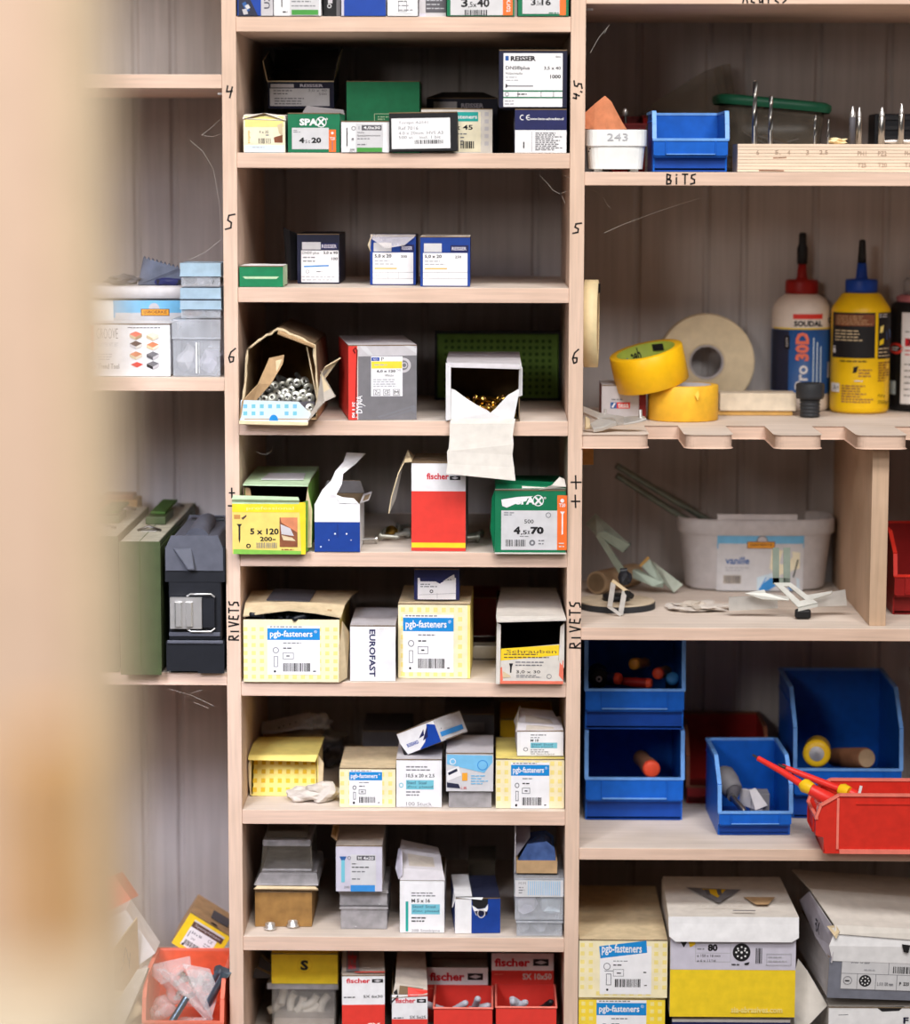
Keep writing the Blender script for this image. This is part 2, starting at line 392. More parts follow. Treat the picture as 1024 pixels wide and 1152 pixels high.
class Carton(H):
    def __init__(s, name, label, cat, rect, z=None, d=None, L=.12, mats='paper', inner='card_inside', pr=(), sticker=None, skip=(), yaw=0, roll=0, amp=.0009, lidm=None, group=None, part='carton', lean=0, side=(), zlift=0):
        x0, y0, x1, y1 = rect
        xc = (x0 + x1) / 2
        if d is None: d = min(.3, max(-.05, Dz(xc, y1, z)))
        a, b = P(x0, (y0 + y1) / 2, d), P(x1, (y0 + y1) / 2, d)
        base = P(xc, y1, d)
        if z is not None: base.z = z + .0006
        base.x = (a.x + b.x) / 2
        w = b.x - a.x; h = P(xc, y0, d).z - base.z
        s.o = base; s.d = d; s.w = w; s.h = h; s.L = L; s.rect = rect
        s.root = empty(name, label, cat, base, group, (lean, roll, yaw))
        mt = mats if isinstance(mats, dict) else {}
        g = lambda k: mt.get(k, mt.get('all', mats if isinstance(mats, str) else 'paper'))
        mb = MB(); X = w / 2; sd = int(x0 * 7 + y0)
        e = .0004
        if 'front' not in skip: mb.panel((-X, 0, 0), (X, 0, 0), (X, 0, h), (-X, 0, h), g('front'), inner)
        if 'right' not in skip: mb.panel((X, e, 0), (X, L, 0), (X, L, h - e), (X, e, h - e), g('right'), inner, amp=amp, seed=sd)
        if 'left' not in skip: mb.panel((-X, L, 0), (-X, e, 0), (-X, e, h - e), (-X, L, h - e), g('left'), inner, amp=amp, seed=sd + 1)
        if 'back' not in skip: mb.panel((X, L, 0), (-X, L, 0), (-X, L, h - e), (X, L, h - e), g('back'), inner)
        mb.panel((-X, L, 0), (X, L, 0), (X, e, 0), (-X, e, 0), g('bottom'), inner)
        s.conv = lambda u, v: ((u - x0) / (x1 - x0) * w - X, (y1 - v) / (y1 - y0) * h)
        s.Fm = lambda x, zz, o: (x, -o, zz)
        if pr: prints(mb, pr, s.conv, s.Fm)
        s.mb = mb; s.part = part; s.inner = inner
        s.body = None
        if 'top' not in skip:
            lm = MB()
            lm.panel((-X, -.0006, h), (X, -.0006, h), (X, L, h), (-X, L, h), lidm or g('top'), inner, amp=amp * 1.3, seed=sd + 2)
            lm.panel((-X + .002, .0015, h - .014), (X - .002, .0015, h - .014), (X - .002, .0015, h - .001), (-X + .002, .0015, h - .001), inner, inner)
            s.lid = lm
        else: s.lid = None
        s.sticker = sticker
    def loc(s, u, v, dd=0):                   # local point from pixels (also for turned boxes: front-face coordinates + depth)
        x, zz = s.conv(u, v); return Vector((x, dd, zz))
    def done(s):
        s.body = s.mb.build(s.part, s.root)
        if s.lid: s.lid.build('lid', s.root)
        if s.sticker:
            k = MB()
            x0, y0, x1, y1 = s.sticker[0][1:5] if s.sticker[0][0] == 'R' else s.rect
            prints(k, s.sticker, s.conv, s.Fm, base=.0005)
            k.build('label', s.root)
        return s
def carton(*a, **k): return Carton(*a, **k).done()
# ------------------------------------------------------------------ setting: floor, back wall
WALL = .395
mb = MB(); mb.box(-3, 3, -6, .5, -.03, 0, 'floor_grey')
tag(mb.build('floor'), 'grey workshop floor under the shelving', 'floor', kind='structure')
gx = sorted([P(x, 300, WALL).x for x in (-230, -150, -105, -45, 34, 76, 155, 197, 276, 318, 398, 478, 520, 602, 644, 717, 795, 837, 917, 996, 1038, 1116, 1158, 1240, 1300)])
prof = [(-2.4, .42), (-2.4, WALL)]
for x in gx: prof += [(x - .006, WALL), (x - .002, WALL + .004), (x + .002, WALL + .004), (x + .006, WALL)]
prof += [(2.4, WALL), (2.4, .42)]
mb = MB(); mb.prism(prof, 'z', 0, 2.75, 'wall_paint')
tag(mb.build('wall_back'), 'grey painted wall of grooved vertical boards behind the shelves', 'wall', kind='structure')

# ------------------------------------------------------------------ the built-in shelving
TH = .0185
ZS = [1.7266 - .165 * k + TH for k in range(9)]       # tops of the nine middle shelves
ux = [P(249, 30, 0).x, P(265.4, 30, 0).x, P(642.5, 30, 0).x, P(659.3, 30, 0).x]
XL, XR = -.80, .70
unit = empty('shelving_unit', 'built-in pale wooden shelving with three columns of dusty shelves against the wall', 'shelving', (0, 0, 0))
def piece(name, x0, x1, y0, y1, z0, z1, m, bev=.0008, lab=None):
    b = MB(); b.box(x0, x1, y0, y1, z0, z1, [m, m, m, m, m, 'shelf_dust'] if name == 'shelf' else m)
    o = b.build(name, unit, bev)
    if lab: o['label'] = lab
    return o
upL = piece('upright', ux[0], ux[1], 0, WALL, 0, 2.05, 'wood_v')
upR = piece('upright', ux[2], ux[3], 0, WALL, 0, 2.05, 'wood_v')
piece('upright', XL - .018, XL, 0, WALL, 0, 2.05, 'wood_v')
piece('upright', XR, XR + .018, 0, WALL, 0, 2.05, 'wood_v')
for k, z in enumerate(ZS): piece('shelf', ux[1], ux[2], .0015, WALL, z - TH, z, 'wood_h')
def lvl(x, yt, yb): return P(x, yt, 0).z, P(x, yb, 0).z
ZL = []
for yt, yb in ((-250, -235), (83.5, 99.3), (424.5, 440), (756.5, 771), (1165, 1180)):
    zt, zb = lvl(170, yt, yb); ZL.append(zt); piece('shelf', XL, ux[0], .0015, WALL, zb, zt, 'wood_h')
ZL = ZL[1:]
ZR = []
sh = []
for yt, yb in ((-11, 4.5), (193.8, 209), (0, 0), (706.8, 721), (955.3, 968.6), (1199, 1213)):
    if yt == yb == 0: ZR.append(None); sh.append(None); continue
    zt, zb = lvl(830, yt, yb); ZR.append(zt); sh.append(piece('shelf', ux[3], XR, .0015, WALL, zb, zt, 'wood_h'))
# shelf with tool notches
z2, z2b = lvl(830, 489.5, 505)
ZR[2] = z2
def X0(u, v=495): return P(u, v, 0).x
def rc(x, y, sx, r=.014, n=6):                        # rounded front corner of a tooth, sx: -1 left, 1 right
    c = (x - sx * r, y + r)
    a = [(c[0] + sx * r * math.sin(t * math.pi / 2 / n), c[1] - r * math.cos(t * math.pi / 2 / n)) for t in range(n + 1)]
    return a if sx > 0 else a[::-1]
ND = .125
poly = [(ux[3], .0)]
for i, (a, b) in enumerate(((None, 729.5), (772, 824.5), (873, 925), (966, 1021), (1063, 1120))):
    if a: poly += [(X0(a), ND)] + rc(X0(a), 0, -1)
    if b < 1100: poly += rc(X0(b), 0, 1) + [(X0(b), ND)]
poly += [(XR, 0), (XR, WALL), (ux[3], WALL)]
b = MB(); b.prism(poly, 'z', z2b, z2, 'wood_h'); b.m[1] = 'shelf_dust'
o = b.build('notched_shelf', unit, .0018); o['label'] = 'shelf board with rounded tool notches cut into its front edge'
piece('divider', X0(983, 600), X0(1002, 600), .022, WALL, ZR[3], z2b, 'wood_inner', lab='short upright board standing between two shelves')
piece('cleat', ux[3], P(668, 510, .05).x, .05, WALL, P(660, 523, .05).z, z2b, 'wood_orange', lab='small orange brown cleat under the notched shelf')
for u, v, d in ((661, 10.5, .02),):
    b = MB(); b.box(ux[3], ux[3] + .009, d, d + .007, P(u, v, d).z - .0012, P(u, v, d).z + .0012, 'white'); b.build('shelf_pin', unit)
b = MB(); b.box(ux[0] - .006, ux[0], .01, .017, P(246, 105, 0).z - .0012, P(246, 105, 0).z + .0012, 'white'); b.build('shelf_pin', unit)

# handwriting in black marker on the boards
GL = {'R': [[(0, 0), (.05, 1), (.6, .95), (.65, .6), (.1, .5), (.75, 0)]], 'I': [[(.3, 0), (.3, .8)]], 'i': [[(.3, 0), (.3, .65)], [(.3, .9), (.33, .98)]], 'V': [[(0, 1), (.35, 0), (.75, 1)]],
      'E': [[(.65, .95), (.15, 1), (.05, .1), (.7, .0)], [(.1, .55), (.55, .55)]], 'T': [[(0, 1), (.8, 1)], [(.4, 1), (.38, 0)]], 'S': [[(.75, 1), (.2, .9), (.15, .6), (.6, .45), (.6, .1), (.0, 0)]],
      'B': [[(.05, 0), (.1, 1), (.6, .9), (.5, .55), (.15, .5), (.7, .35), (.6, .05), (.05, 0)]], '4': [[(.15, 1), (0, .5), (.8, .55)], [(.8, .9), (.45, 0)]], '5': [[(.95, 1), (.35, .92), (.25, .6), (.6, .45), (.55, .1), (.0, 0)]],
      '6': [[(.9, 1), (.4, .75), (.15, .35), (.3, .02), (.65, .1), (.7, .4), (.2, .4)]], ',': [[(.3, .1), (.2, -.15)]], '+': [[(.45, 1), (.5, 0)], [(0, .5), (1, .5)]], '-': [[(0, .5), (1, .45)]],
      'A': [[(0, 0), (.4, 1), (.75, 0)], [(.15, .4), (.65, .4)]], 'c': [[(.6, .6), (.1, .5), (.1, .1), (.6, .02)]], 'u': [[(.05, .6), (.15, .05), (.55, .1), (.6, .6), (.65, 0)]], 'l': [[(.3, 1), (.25, 0)]], 'e': [[(.1, .35), (.6, .4), (.3, .65), (.1, .2), (.6, .02)]], 's': [[(.6, .6), (.2, .5), (.5, .25), (.0, 0)]]}
def write(owner, marks, yface=-.0003):
    if len(marks) > 3 and sum(m[0] in '456+-' for m in marks) > 1:
        j = next((i for i, m in enumerate(marks) if m[0] == ','), None)
        if j is not None: write(owner, marks[j - 1:j + 2], yface); marks = marks[:j - 1] + marks[j + 2:]
        for m in [m for m in marks if m[0] in '456+-']: write(owner, [m], yface)
        marks = [m for m in marks if m[0] not in '456+-']
        if not marks: return
    b = MB()
    for ch, x0, y0, x1, y1, rot in marks:
        for st in GL[ch]:
            pts = []
            for q, r in st:
                if rot: q, r = 1 - r, q
                p = P(x0 + q * (x1 - x0), y1 - r * (y1 - y0), 0); pts.append(Vector((p.x, yface, p.z)))
            w = .001
            for i in range(len(pts) - 1):
                t = (pts[i + 1] - pts[i]).normalized(); n = Vector((-t.z, 0, t.x)) * w; e = t * w * .6
                b.add([pts[i] - e + n, pts[i + 1] + e + n, pts[i + 1] + e - n, pts[i] - e - n], [(0, 1, 2, 3)], 'marker')
    b.build('handwriting', owner)
rv = lambda x0, x1, yb, yt: [(c, x0, yb - (yb - yt) * (i + .86) / 6, x1, yb - (yb - yt) * i / 6, 1) for i, c in enumerate('RIVETS')]
write(upL, [('4', 255, 96.5, 263, 110, 0), ('5', 253.5, 241, 265, 258, 0), ('6', 256, 392, 266, 408, 0), ('+', 258, 549, 264, 560, 0), ('-', 257, 567, 263, 571, 0)] + rv(257.5, 268.5, 720, 674))
write(upR, [('4', 645, 104, 652, 111, 1), (',', 648, 98, 654, 105, 1), ('5', 646, 90.5, 655, 99.5, 1), ('5', 644.5, 251, 655, 262.5, 0), ('6', 643, 393, 652, 409, 0), ('+', 642.5, 535, 654, 550, 0), ('+', 643, 557, 652.5, 571, 0)] + rv(641, 653, 729, 674))
write(sh[1], [(c, 750 + 9 * i, 196, 757.5 + 9 * i, 207, 0) for i, c in enumerate('BiTS')], .0011)
write(sh[0], [(c, 836 + 9 * i, -9, 843 + 9 * i, 3.2, 0) for i, c in enumerate('Acules')], .0011)

# ------------------------------------------------------------------ blurred board close to the camera on the left
def FP(u, v, d): return P(u, v, d)
fd = -2.29
bd = empty('wooden_board', 'out-of-focus pale wooden board standing close to the camera at the left edge', 'board', (FP(-300, 576, fd).x, fd, 0))
ox = bd.location.x
bd.location.x += .0313; bd.rotation_euler.y = -.018
b = MB(); b.box(0, FP(62, 576, fd).x - ox, 0, .022, .02, 2.3, 'board_front'); b.build('panel', bd, .002)
b = MB(); b.prism([(FP(62, 576, fd).x - ox, -.004), (FP(101, 576, fd).x - ox, -.004), (FP(117, 576, fd).x - ox, .006), (FP(117, 576, fd).x - ox, .022), (FP(62, 576, fd).x - ox, .022)], 'z', .02, 2.3, 'board_edge'); b.build('edge_strip', bd, .001)
fo = -2.62
po = empty('wooden_post', 'out-of-focus orange brown wooden post at the lower left, close to the camera', 'post', (FP(56, 950, fo).x, fo, 0))
b = MB(); wq = FP(92, 950, fo).x - po.location.x; b.box(-wq, wq, -.012, .012, 0, FP(60, 820, fo).z, 'board_orange'); b.build('post', po, .004)
b = MB(); b.box(-wq - .004, wq + .004, -.02, .02, 0, .012, 'board_orange'); b.build('foot', po, .002)
ft = -2.72
cl = empty('plastic_tub', 'out-of-focus white tub rim at the bottom left corner close to the camera', 'tub', FP(20, 1300, ft))
q = cl.location
b = MB(); b.prism([(FP(-200, 1300, ft).x - q.x, 0), (FP(92, 1300, ft).x - q.x, 0), (FP(108, 1198, ft).x - q.x, FP(0, 1198, ft).z - q.z), (FP(-200, 1198, ft).x - q.x, FP(0, 1188, ft).z - q.z)], 'y', -.02, .05, 'tub_cream'); b.build('tub', cl, .006)
b = MB(); b.tube([(FP(-200, 1188, ft).x - q.x, -.024, FP(0, 1188, ft).z - q.z), (FP(108, 1198, ft).x - q.x, -.024, FP(0, 1198, ft).z - q.z)], .004, 'tub_cream'); b.build('rim', cl)
# ================================================================== middle column, top shelf (cut by the frame)
z = ZS[0]
carton('screw_box', 'blue carton printed with small wall plugs, far left on the top shelf', 'box', (267, -70, 307, 18), z, 0, .13, {'front': 'royal', 'all': 'navy'},
       pr=[R(293.5, -70, 307, 18, 'grey_pale'), PG([(268, -10), (277, -10), (290, 18), (268, 18)], 'label_dark'), PG([(272, 4), (276, 2), (281, 12), (277, 14)], 'label_blue'), PG([(272, 11), (277, 10), (279, 16), (274, 17)], 'grey_pale'), PG([(275, 7), (279, 5), (281.5, 9), (278, 11)], 'paper_grey'), T('UX 10', 297, -22, 303.5, 10, 'label_dark', .01, 90)])
carton('screw_box', 'white carton with green stripe low on its label, second on the top shelf', 'box', (308, -70, 361, 18), z, 0, .13, 'white',
       sticker=[R(326, -60, 359, 17.5, 'paper_grey'), LN(328, -20, 356, 10, 6), R(328, 11.2, 358, 17, 'green_print'), LN(318, 12, 325, 16, 1, 'ink'), QR_LINE(317, -30, 317, 8, 1)])
carton('screw_box', 'narrow black carton between a white box and a plain blue box on the top shelf', 'box', (364, -64, 383, 18), z, .02, .12, {'front': 'black', 'all': 'black'}, pr=[R(369, -50, 374, 3, 'grey_pale'), RG(370.5, 6, 2.4, .9, 'paper_grey'), R(378.5, -50, 383, 18, 'grey_card')])
carton('screw_box', 'plain royal blue carton in the middle of the top shelf', 'box', (384, -66, 434, 19), z, 0, .13, {'front': 'royal', 'all': 'white'}, pr=[R(384, -66, 387, 19, 'lavender')])
carton('screw_box', 'small white carton with fine print beside the plain blue one on the top shelf', 'box', (436, -66, 470, 18.5), z, 0, .12, 'white', sticker=[R(446, -40, 467, 16, 'paper'), LN(448, -20, 465, 15, 7), FR(448, 2, 458, 14, .7)])
carton('screw_box', 'grey carton with a dark panel, left of the label reading 3,5x40', 'box', (471.5, -62, 502, 18.5), z, .015, .12, 'grey_pale', pr=[R(479, -30, 502, 14, 'grey_dark'), LN(480, -6, 501, 12, 4, 'ink_pale'), R(471.5, 15, 479, 18.5, 'lavender')])
carton('screw_box', 'green carton whose large grey label reads 3,5x40 on the top shelf', 'box', (503, -74, 579, 19.5), z, 0, .14, 'green_spax',
       sticker=[R(507, -50, 566, 18.6, 'paper_grey'), R(566, -60, 577, 18.6, 'orange'), T('3', 519, -.5, 526.5, 9.5, 'ink', .03), T(',5x', 527, 3.5, 536.5, 10.5, 'ink', .01), T('40', 537, -.5, 551, 9.5, 'ink', .03), BAR(523, 12.5, 549, 18.6), T('torx', 569.5, 0, 574.5, 15, 'white', 0, 90)])
carton('screw_box', 'green carton whose label reads 3,5x16, far right on the top shelf', 'box', (583, -70, 640, 20), z, 0, .13, 'green_spax',
       sticker=[R(588, -50, 630, 17.5, 'paper_grey'), R(630, -50, 637, 19, 'orange'), T('3', 597.5, 0, 603, 7.8, 'ink', .03), T(',5x', 603.5, 2.5, 609, 8.5, 'ink', .01), T('16', 609.5, 0, 620, 7.8, 'ink', .03), LN(618, 15, 637, 18.5, 1, 'green_spax')])

# ================================================================== shelf marked 4
z = ZS[1]
c = Carton('screw_box', 'small worn cream and yellow carton, far left on the shelf marked 4', 'box', (274, 130, 321, 172), z, .012, .10, {'front': 'paper_cream', 'all': 'card_white'}, skip=('top',),
       pr=[R(276, 131, 319, 143, 'yellow_gingham'), R(276, 144, 315, 162, 'paper_cream'), PG([(312, 141), (318, 138), (318, 154), (314, 150)], 'kraft_pale'), PG([(308, 155), (318, 152), (318, 161), (309, 161)], 'brown_print'), BAR(291, 156, 304.5, 162), T('4 x 35', 291.5, 147, 302, 150.5, 'ink'), LN(299, 151, 304, 154, 1), R(275, 164, 320, 172, 'sky_pale'), LN(279, 147, 282, 162, 8, 'yellow_sand'), LN(284, 165, 308, 168, 1, 'ink_pale')])
c.lid = MB(); h, w, L = c.h, c.w, c.L
c.lid.strip([((-w / 2 - .001, -.001, h - .004), (w / 2 + .001, -.001, h - .006)), ((-w / 2, .004, h + .001), (w / 2, .004, h + .000)), ((-w / 2, .04, h + .003), (w / 2, .05, h + .002)), ((-w / 2, L, h), (w / 2, L, h))], .001, 'card_white')
c.lid.slab([(-w / 2, -.001, h - .004), (0, -.003, h + .003), (w / 2, -.001, h - .006), (w / 2, .006, h), (-w / 2, .006, h)], .001, 'card_white', 'card_inside'); c.done()
carton('screw_box', 'green carton reading 4,5x20 on grey, second from left on the shelf marked 4', 'box', (324, 127, 382.5, 172), z, .005, .12, 'green_spax', lidm='card_white',
       pr=[T('SPA', 337, 133.5, 357.5, 141.5, 'white', .05), T('X', 356.5, 133.5, 366, 141.5, 'white', .05), RG(361.5, 137.5, 6, .9, 'white'), RG(367.8, 134, 1.2, .5, 'white')],
       sticker=[R(328.5, 144, 370, 168.5, 'paper_grey'), R(370, 146, 378, 171.5, 'orange'), LN(330, 146, 338, 150, 2), T('4', 336.5, 155, 342.5, 161.5, 'ink', .05), T('5', 343.5, 158, 345.8, 161.5), T('x', 347, 158.5, 349, 161.5), T('20', 350.5, 155, 361.5, 161.5, 'ink', .05), QR_LINE(374, 159, 374, 170, 1.2, 'ink_grey'), T('T20', 371.3, 154.5, 376.8, 158, 'white', .02), C(374, 150, 1.5, 'white')])
carton('screw_box', 'white carton with green stripe, left of the black one on the shelf marked 4', 'box', (384, 136, 438, 172.5), z, 0, .12, 'white',
       sticker=[R(400.5, 139, 431, 172, 'paper_grey'), R(407, 141, 429.5, 147, 'grey_dark'), T('4,0x30', 409, 142.2, 428, 146, 'white', .02), RG(398, 144.5, 2.4, .6), R(403, 142, 405, 146, 'ink_pale'), T('4S plus', 402, 148.5, 410, 150.8), T('Spanplattenschraube', 402, 152, 428, 154.4), LN(402, 155.5, 421, 158, 1), LN(402, 162, 418, 165, 1), R(401.5, 167, 430, 172, 'green_print'), T('200', 393.5, 168, 399, 170.5), QR_LINE(390.5, 144, 390.5, 165, 1), C(397, 157, 1.3, 'ink_grey'), LN(393, 171, 400, 172.5, 1, 'ink_pale')])
carton('screw_box', 'black carton with a white label of dot print in the middle of shelf 4', 'box', (438.5, 127.5, 515, 173), z, -.006, .09, {'all': 'black'}, lidm='grey_dark', roll=math.radians(-1), zlift=.001,
       sticker=[R(441, 134.5, 507, 170, 'paper'), T('Torxpn A2541', 449, 138, 482, 142, 'ink_grey'), T('Ref 7016', 449, 144, 471, 148, 'ink_grey'), T('4.0 x 20mm  HV5 A3', 449, 150, 499, 153.5, 'ink_grey'), T('500 st    incl. 1 bit', 449, 155, 496, 158.5, 'ink_grey'), BAR(467, 160, 499, 164.5)]).root.location.z += .0016
carton('screw_box', 'worn beige carton with teal band and grey squares, behind the black carton', 'box', (474, 122, 554, 172.5), z, .095, .12, {'all': 'card_white'}, lidm='kraft_pale',
       pr=[DG(537, 126, 553, 170, 8.3, 4.5, 'grey_pale'), R(490, 126, 541, 171, 'paper_cream')], sticker=[R(494, 126, 538, 136.5, 'teal_print'), T('pgb-fasteners', 496, 129, 537, 135, 'white', .02), T('5 x 45', 503, 140.5, 532, 146, 'ink', .02), LN(512, 149, 536, 153, 1), LN(518, 153, 523, 165, 3), BAR(518.5, 159, 534, 167)])
# the plain green box and the open one
carton('green_box', 'plain matt green box taller than the row before it on the shelf marked 4', 'box', (390, 91, 472, 170), z, .14, .12, 'green_card', pr=[FR(421, 126.5, 470, 140, .7, 'green_mint'), LN(425, 129, 439, 134, 2, 'green_mint')])
c = Carton('dark_box', 'low dark blue carton in shade behind the beige carton with grey squares', 'box', (480, 110, 560, 166), z, .24, .12, 'navy_dark', pr=[R(488, 114, 514, 121, 'grey_pale'), T('REISSER', 519, 115.5, 544, 120, 'lavender', .03)])
c.lid.strip([((-c.w / 2, .0, c.h), (c.w / 2, .0, c.h)), ((-c.w / 2 + .02, .02, c.h + .008), (c.w / 2 - .02, .02, c.h + .008)), ((-c.w / 2, .06, c.h), (c.w / 2, .06, c.h))], .001, 'dark_inside', 'kraft'); c.done()
ob = Carton('dark_box', 'plain dark carton under the open one at the back of shelf 4', 'box', (297, 128, 378, 166), z, .20, .14, 'navy_dark').done()
# open navy carton leaning on it: label face, raised flaps
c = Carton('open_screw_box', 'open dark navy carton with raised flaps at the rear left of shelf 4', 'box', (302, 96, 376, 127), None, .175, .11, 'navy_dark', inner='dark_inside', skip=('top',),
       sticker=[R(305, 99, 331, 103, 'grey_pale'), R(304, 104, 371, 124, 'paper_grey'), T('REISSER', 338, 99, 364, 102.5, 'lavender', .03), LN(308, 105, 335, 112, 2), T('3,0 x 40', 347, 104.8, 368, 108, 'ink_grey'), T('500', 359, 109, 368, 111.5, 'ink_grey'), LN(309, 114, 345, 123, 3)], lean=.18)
c.root.location.z = ob.o.z + ob.h + .006; c.root.location.y += .0
X, h, L = c.w / 2, c.h, c.L
for sx, tall in ((-1, 22), (1, 27)):
    k = MB(); k.slab([(sx * X, 0, h), (sx * X, L, h), (sx * (X + .006), L, h + tall * .0011), (sx * (X + .006), .012, h + tall * .0011)], .0014, 'dark_inside', 'kraft_pale'); k.build('flap', c.root)
k = MB(); k.slab([(-X, L, h), (X, L, h), (X, L, h + .026), (-X, L, h + .026)], .0014, 'dark_inside'); k.build('flap', c.root)
k = MB(); k.box(-X - .0004, X + .0004, -.0009, .0006, h - .0006, h + .0007, 'kraft_pale'); k.build('torn_edge', c.root)
c.done()
c2 = H('paper_slip', 'crumpled whitish slip of paper lying behind the green carton reading 4,5x20', 'paper', 362, 125, .135); c2.root.location.z = z + .001
k = MB(); hh = c2.o.z - z
k.strip([((-.03, 0, 0), (.028, 0, 0)), ((-.03, .0, hh - .012), (.03, .002, hh - .008)), ((-.02, .01, hh + .006), (.027, .012, hh + .001)), ((-.022, .05, hh + .004), (.03, .05, hh - .002))], .001, 'grey_pale'); k.build('slip', c2.root)
# right end: tall white-labelled navy carton on the CE one
ce = carton('screw_box', 'small white carton with navy band and CE mark, far right on shelf 4', 'box', (579.5, 122.5, 637.5, 173.5), z, .004, .13, {'front': 'white', 'all': 'navy'}, lidm='navy',
       pr=[R(579.5, 122.5, 637.5, 147, 'navy'), RG(588, 132.5, 3.2, .9, 'white'), R(589, 128, 592, 137, 'navy'), RG(595, 132.5, 3.2, .9, 'white'), R(596, 128, 599, 137, 'navy'), R(592.5, 132, 596, 133, 'white'), T('www.heco-schrauben.nl', 596, 132.5, 634, 135.5, 'white', .02), QR_LINE(598.5, 149, 598.5, 172, .5, 'ink_pale'), QR_LINE(589.5, 161, 589.5, 168, 1.3, 'ink'), LN(602.5, 149.5, 635, 171, 10)])
carton('screw_box', 'tall navy carton with a large white label, stacked top right on the shelf marked 4', 'box', (561.5, 56, 638, 122.3), ce.o.z + ce.h + .0012, .012, .15, {'all': 'navy_dark'},
       sticker=[R(566.5, 60, 633, 121.5, 'paper'), R(568.5, 63, 572.5, 68.5, 'label_blue'), T('REISSER', 574.5, 63, 603, 69, 'ink', .05), T('DNS\u00aeplus', 569, 74.5, 596, 80, 'ink', .02), T('3,5 x 40', 612, 75, 631, 79.5, 'ink', .02), T('Holzschraube', 569, 81.5, 588, 84.5), LN(569, 86, 585, 93, 2, 'ink_pale'), T('1000', 619, 84.5, 631, 89, 'ink', .03), PG([(569, 94.5), (572, 97.5), (569, 100)], 'ink'), QR_LINE(571, 97.5, 600, 97.5, 1.2, 'ink_grey'), R(566.5, 102.5, 633, 104, 'green_spax'), R(566.5, 110, 633, 111.5, 'green_spax'), RG(570.5, 107, 2.4, .6), LN(582, 105.5, 600, 108.5, 1, 'ink'), QR_LINE(583, 104, 583, 110, .5), QR_LINE(609, 104, 609, 110, .5), QR_LINE(623, 104, 623, 110, .5), LN(568, 113, 581, 120, 2, 'ink_pale'), T('4mm', 625, 62.5, 631, 65, 'ink')])

# ================================================================== shelf marked 5
z = ZS[2]
g = Carton('drawer_box', 'small green carton with white slot line, far left on the shelf marked 5', 'box', (269.5, 299, 318.5, 322.5), z, .004, .07, {'front': 'green_card', 'top': 'card_white', 'right': 'green_mint', 'all': 'green_card'}, lidm='paper')
k = MB()
prints(k, [PG([(273, 311), (314, 311), (311, 313.6), (276, 313.6)], 'green_mint')], g.conv, g.Fm); k.build('slot', g.root); g.done()
c = Carton('screw_box', 'dark navy carton beside the small green one on the shelf marked 5', 'box', (334.5, 263, 382, 317), z, .11, .14, {'all': 'navy_dark'}, lidm='navy_dark',
       sticker=[R(340, 272, 361, 280, 'paper_grey'), R(361, 273, 380, 280, 'navy'), T('REISSER', 362, 274.5, 379, 278.5, 'lavender', .03), R(339, 281, 381, 315.5, 'paper'), T('DNS\u00ae plus', 340, 282, 359, 286), T('5,0 x 90', 364, 282, 380, 285.5, 'ink', .03), T('100', 373, 288.5, 380, 291.5, 'ink', .02), LN(341, 287, 362, 295, 2), QR_LINE(342, 298.5, 370, 297.5, 1.6, 'sky_deep'), RG(346, 304, 2, .6), LN(356, 302.5, 364, 306, 1), LN(340, 308, 380, 315, 2, 'ink_pale')])
k = MB(); k.strip([((-c.w / 2, .01, .004), (-c.w / 2, .01, c.h)), ((-c.w / 2 - .008, -.004, .004), (-c.w / 2 - .009, -.004, c.h + .004)), ((-c.w / 2 - .014, .004, .006), (-c.w / 2 - .018, .002, c.h + .008))], .001, 'black', 'navy_dark'); k.build('flap', c.root); c.done()
def reis(rect, d, lab, torn):
    x0, y0, x1, y1 = rect
    c = Carton('screw_box', lab, 'box', rect, z, d, .12, {'all': 'navy', 'front': 'blue_card'}, lidm='card_white' if not torn else 'navy',
        sticker=[R(x0 + 4, y0 + 8, x0 + 24, y0 + 18, 'paper_grey'), R(x0 + 34, y0 + 10, x1 - 2, y0 + 18, 'navy'), T('REISSER', x0 + 35.5, y0 + 12, x1 - 4, y0 + 16, 'lavender', .03), R(x0 + 3, y0 + 19, x1 - 3, y1 - 1, 'paper'), T('5,0 x 20', x0 + 5, y0 + 21, x0 + 24, y0 + 25.5, 'ink', .03), T('200' if torn else '250', x1 - 17, y0 + 22, x1 - 10, y0 + 25, 'ink', .02), LN(x0 + 5, y0 + 27, x0 + 28, y0 + 34, 2, 'ink_pale'), QR_LINE(x0 + 5, y0 + 37, x0 + 30, y0 + 37, 1.3, 'yellow_sand'), R(x0 + 3, y0 + 41, x1 - 3, y0 + 41.6, 'ink_pale'), RG(x0 + 8, y0 + 45, 1.5, .5, 'ink_pale'), QR_LINE(x0 + 20, y0 + 41, x0 + 20, y0 + 48, .5, 'ink_pale'), QR_LINE(x0 + 32, y0 + 41, x0 + 32, y0 + 48, .5, 'ink_pale'), R(x0 + 3, y0 + 48, x1 - 3, y0 + 48.6, 'ink_pale')])
    if torn:
        k = MB(); k.strip([((-c.w / 2, .0, c.h + .001), (c.w / 2, .0, c.h + .001)), ((-c.w / 2 + .002, -.008, c.h - .004), (c.w / 2 - .002, -.007, c.h - .002)), ((-c.w / 2 + .02, -.012, c.h - .016), (c.w / 2 - .014, -.01, c.h - .012))], .0006, 'film', 'film'); o = k.build('window_film', c.root); o['label'] = 'torn see-through film hanging over the front'
        k = MB(); k.slab([(-c.w / 2, -.001, c.h - .02), (-c.w / 2 - .003, -.006, c.h - .012), (-c.w / 2 + .002, -.003, c.h + .001), (-c.w / 2, .02, c.h)], .001, 'card_white', 'kraft_pale'); k.build('torn_edge', c.root)
    return c.done()
reis((416.5, 265, 468, 320.5), .075, 'navy carton labelled 5,0 x 20 with torn clear film drooping over its top edge', True)
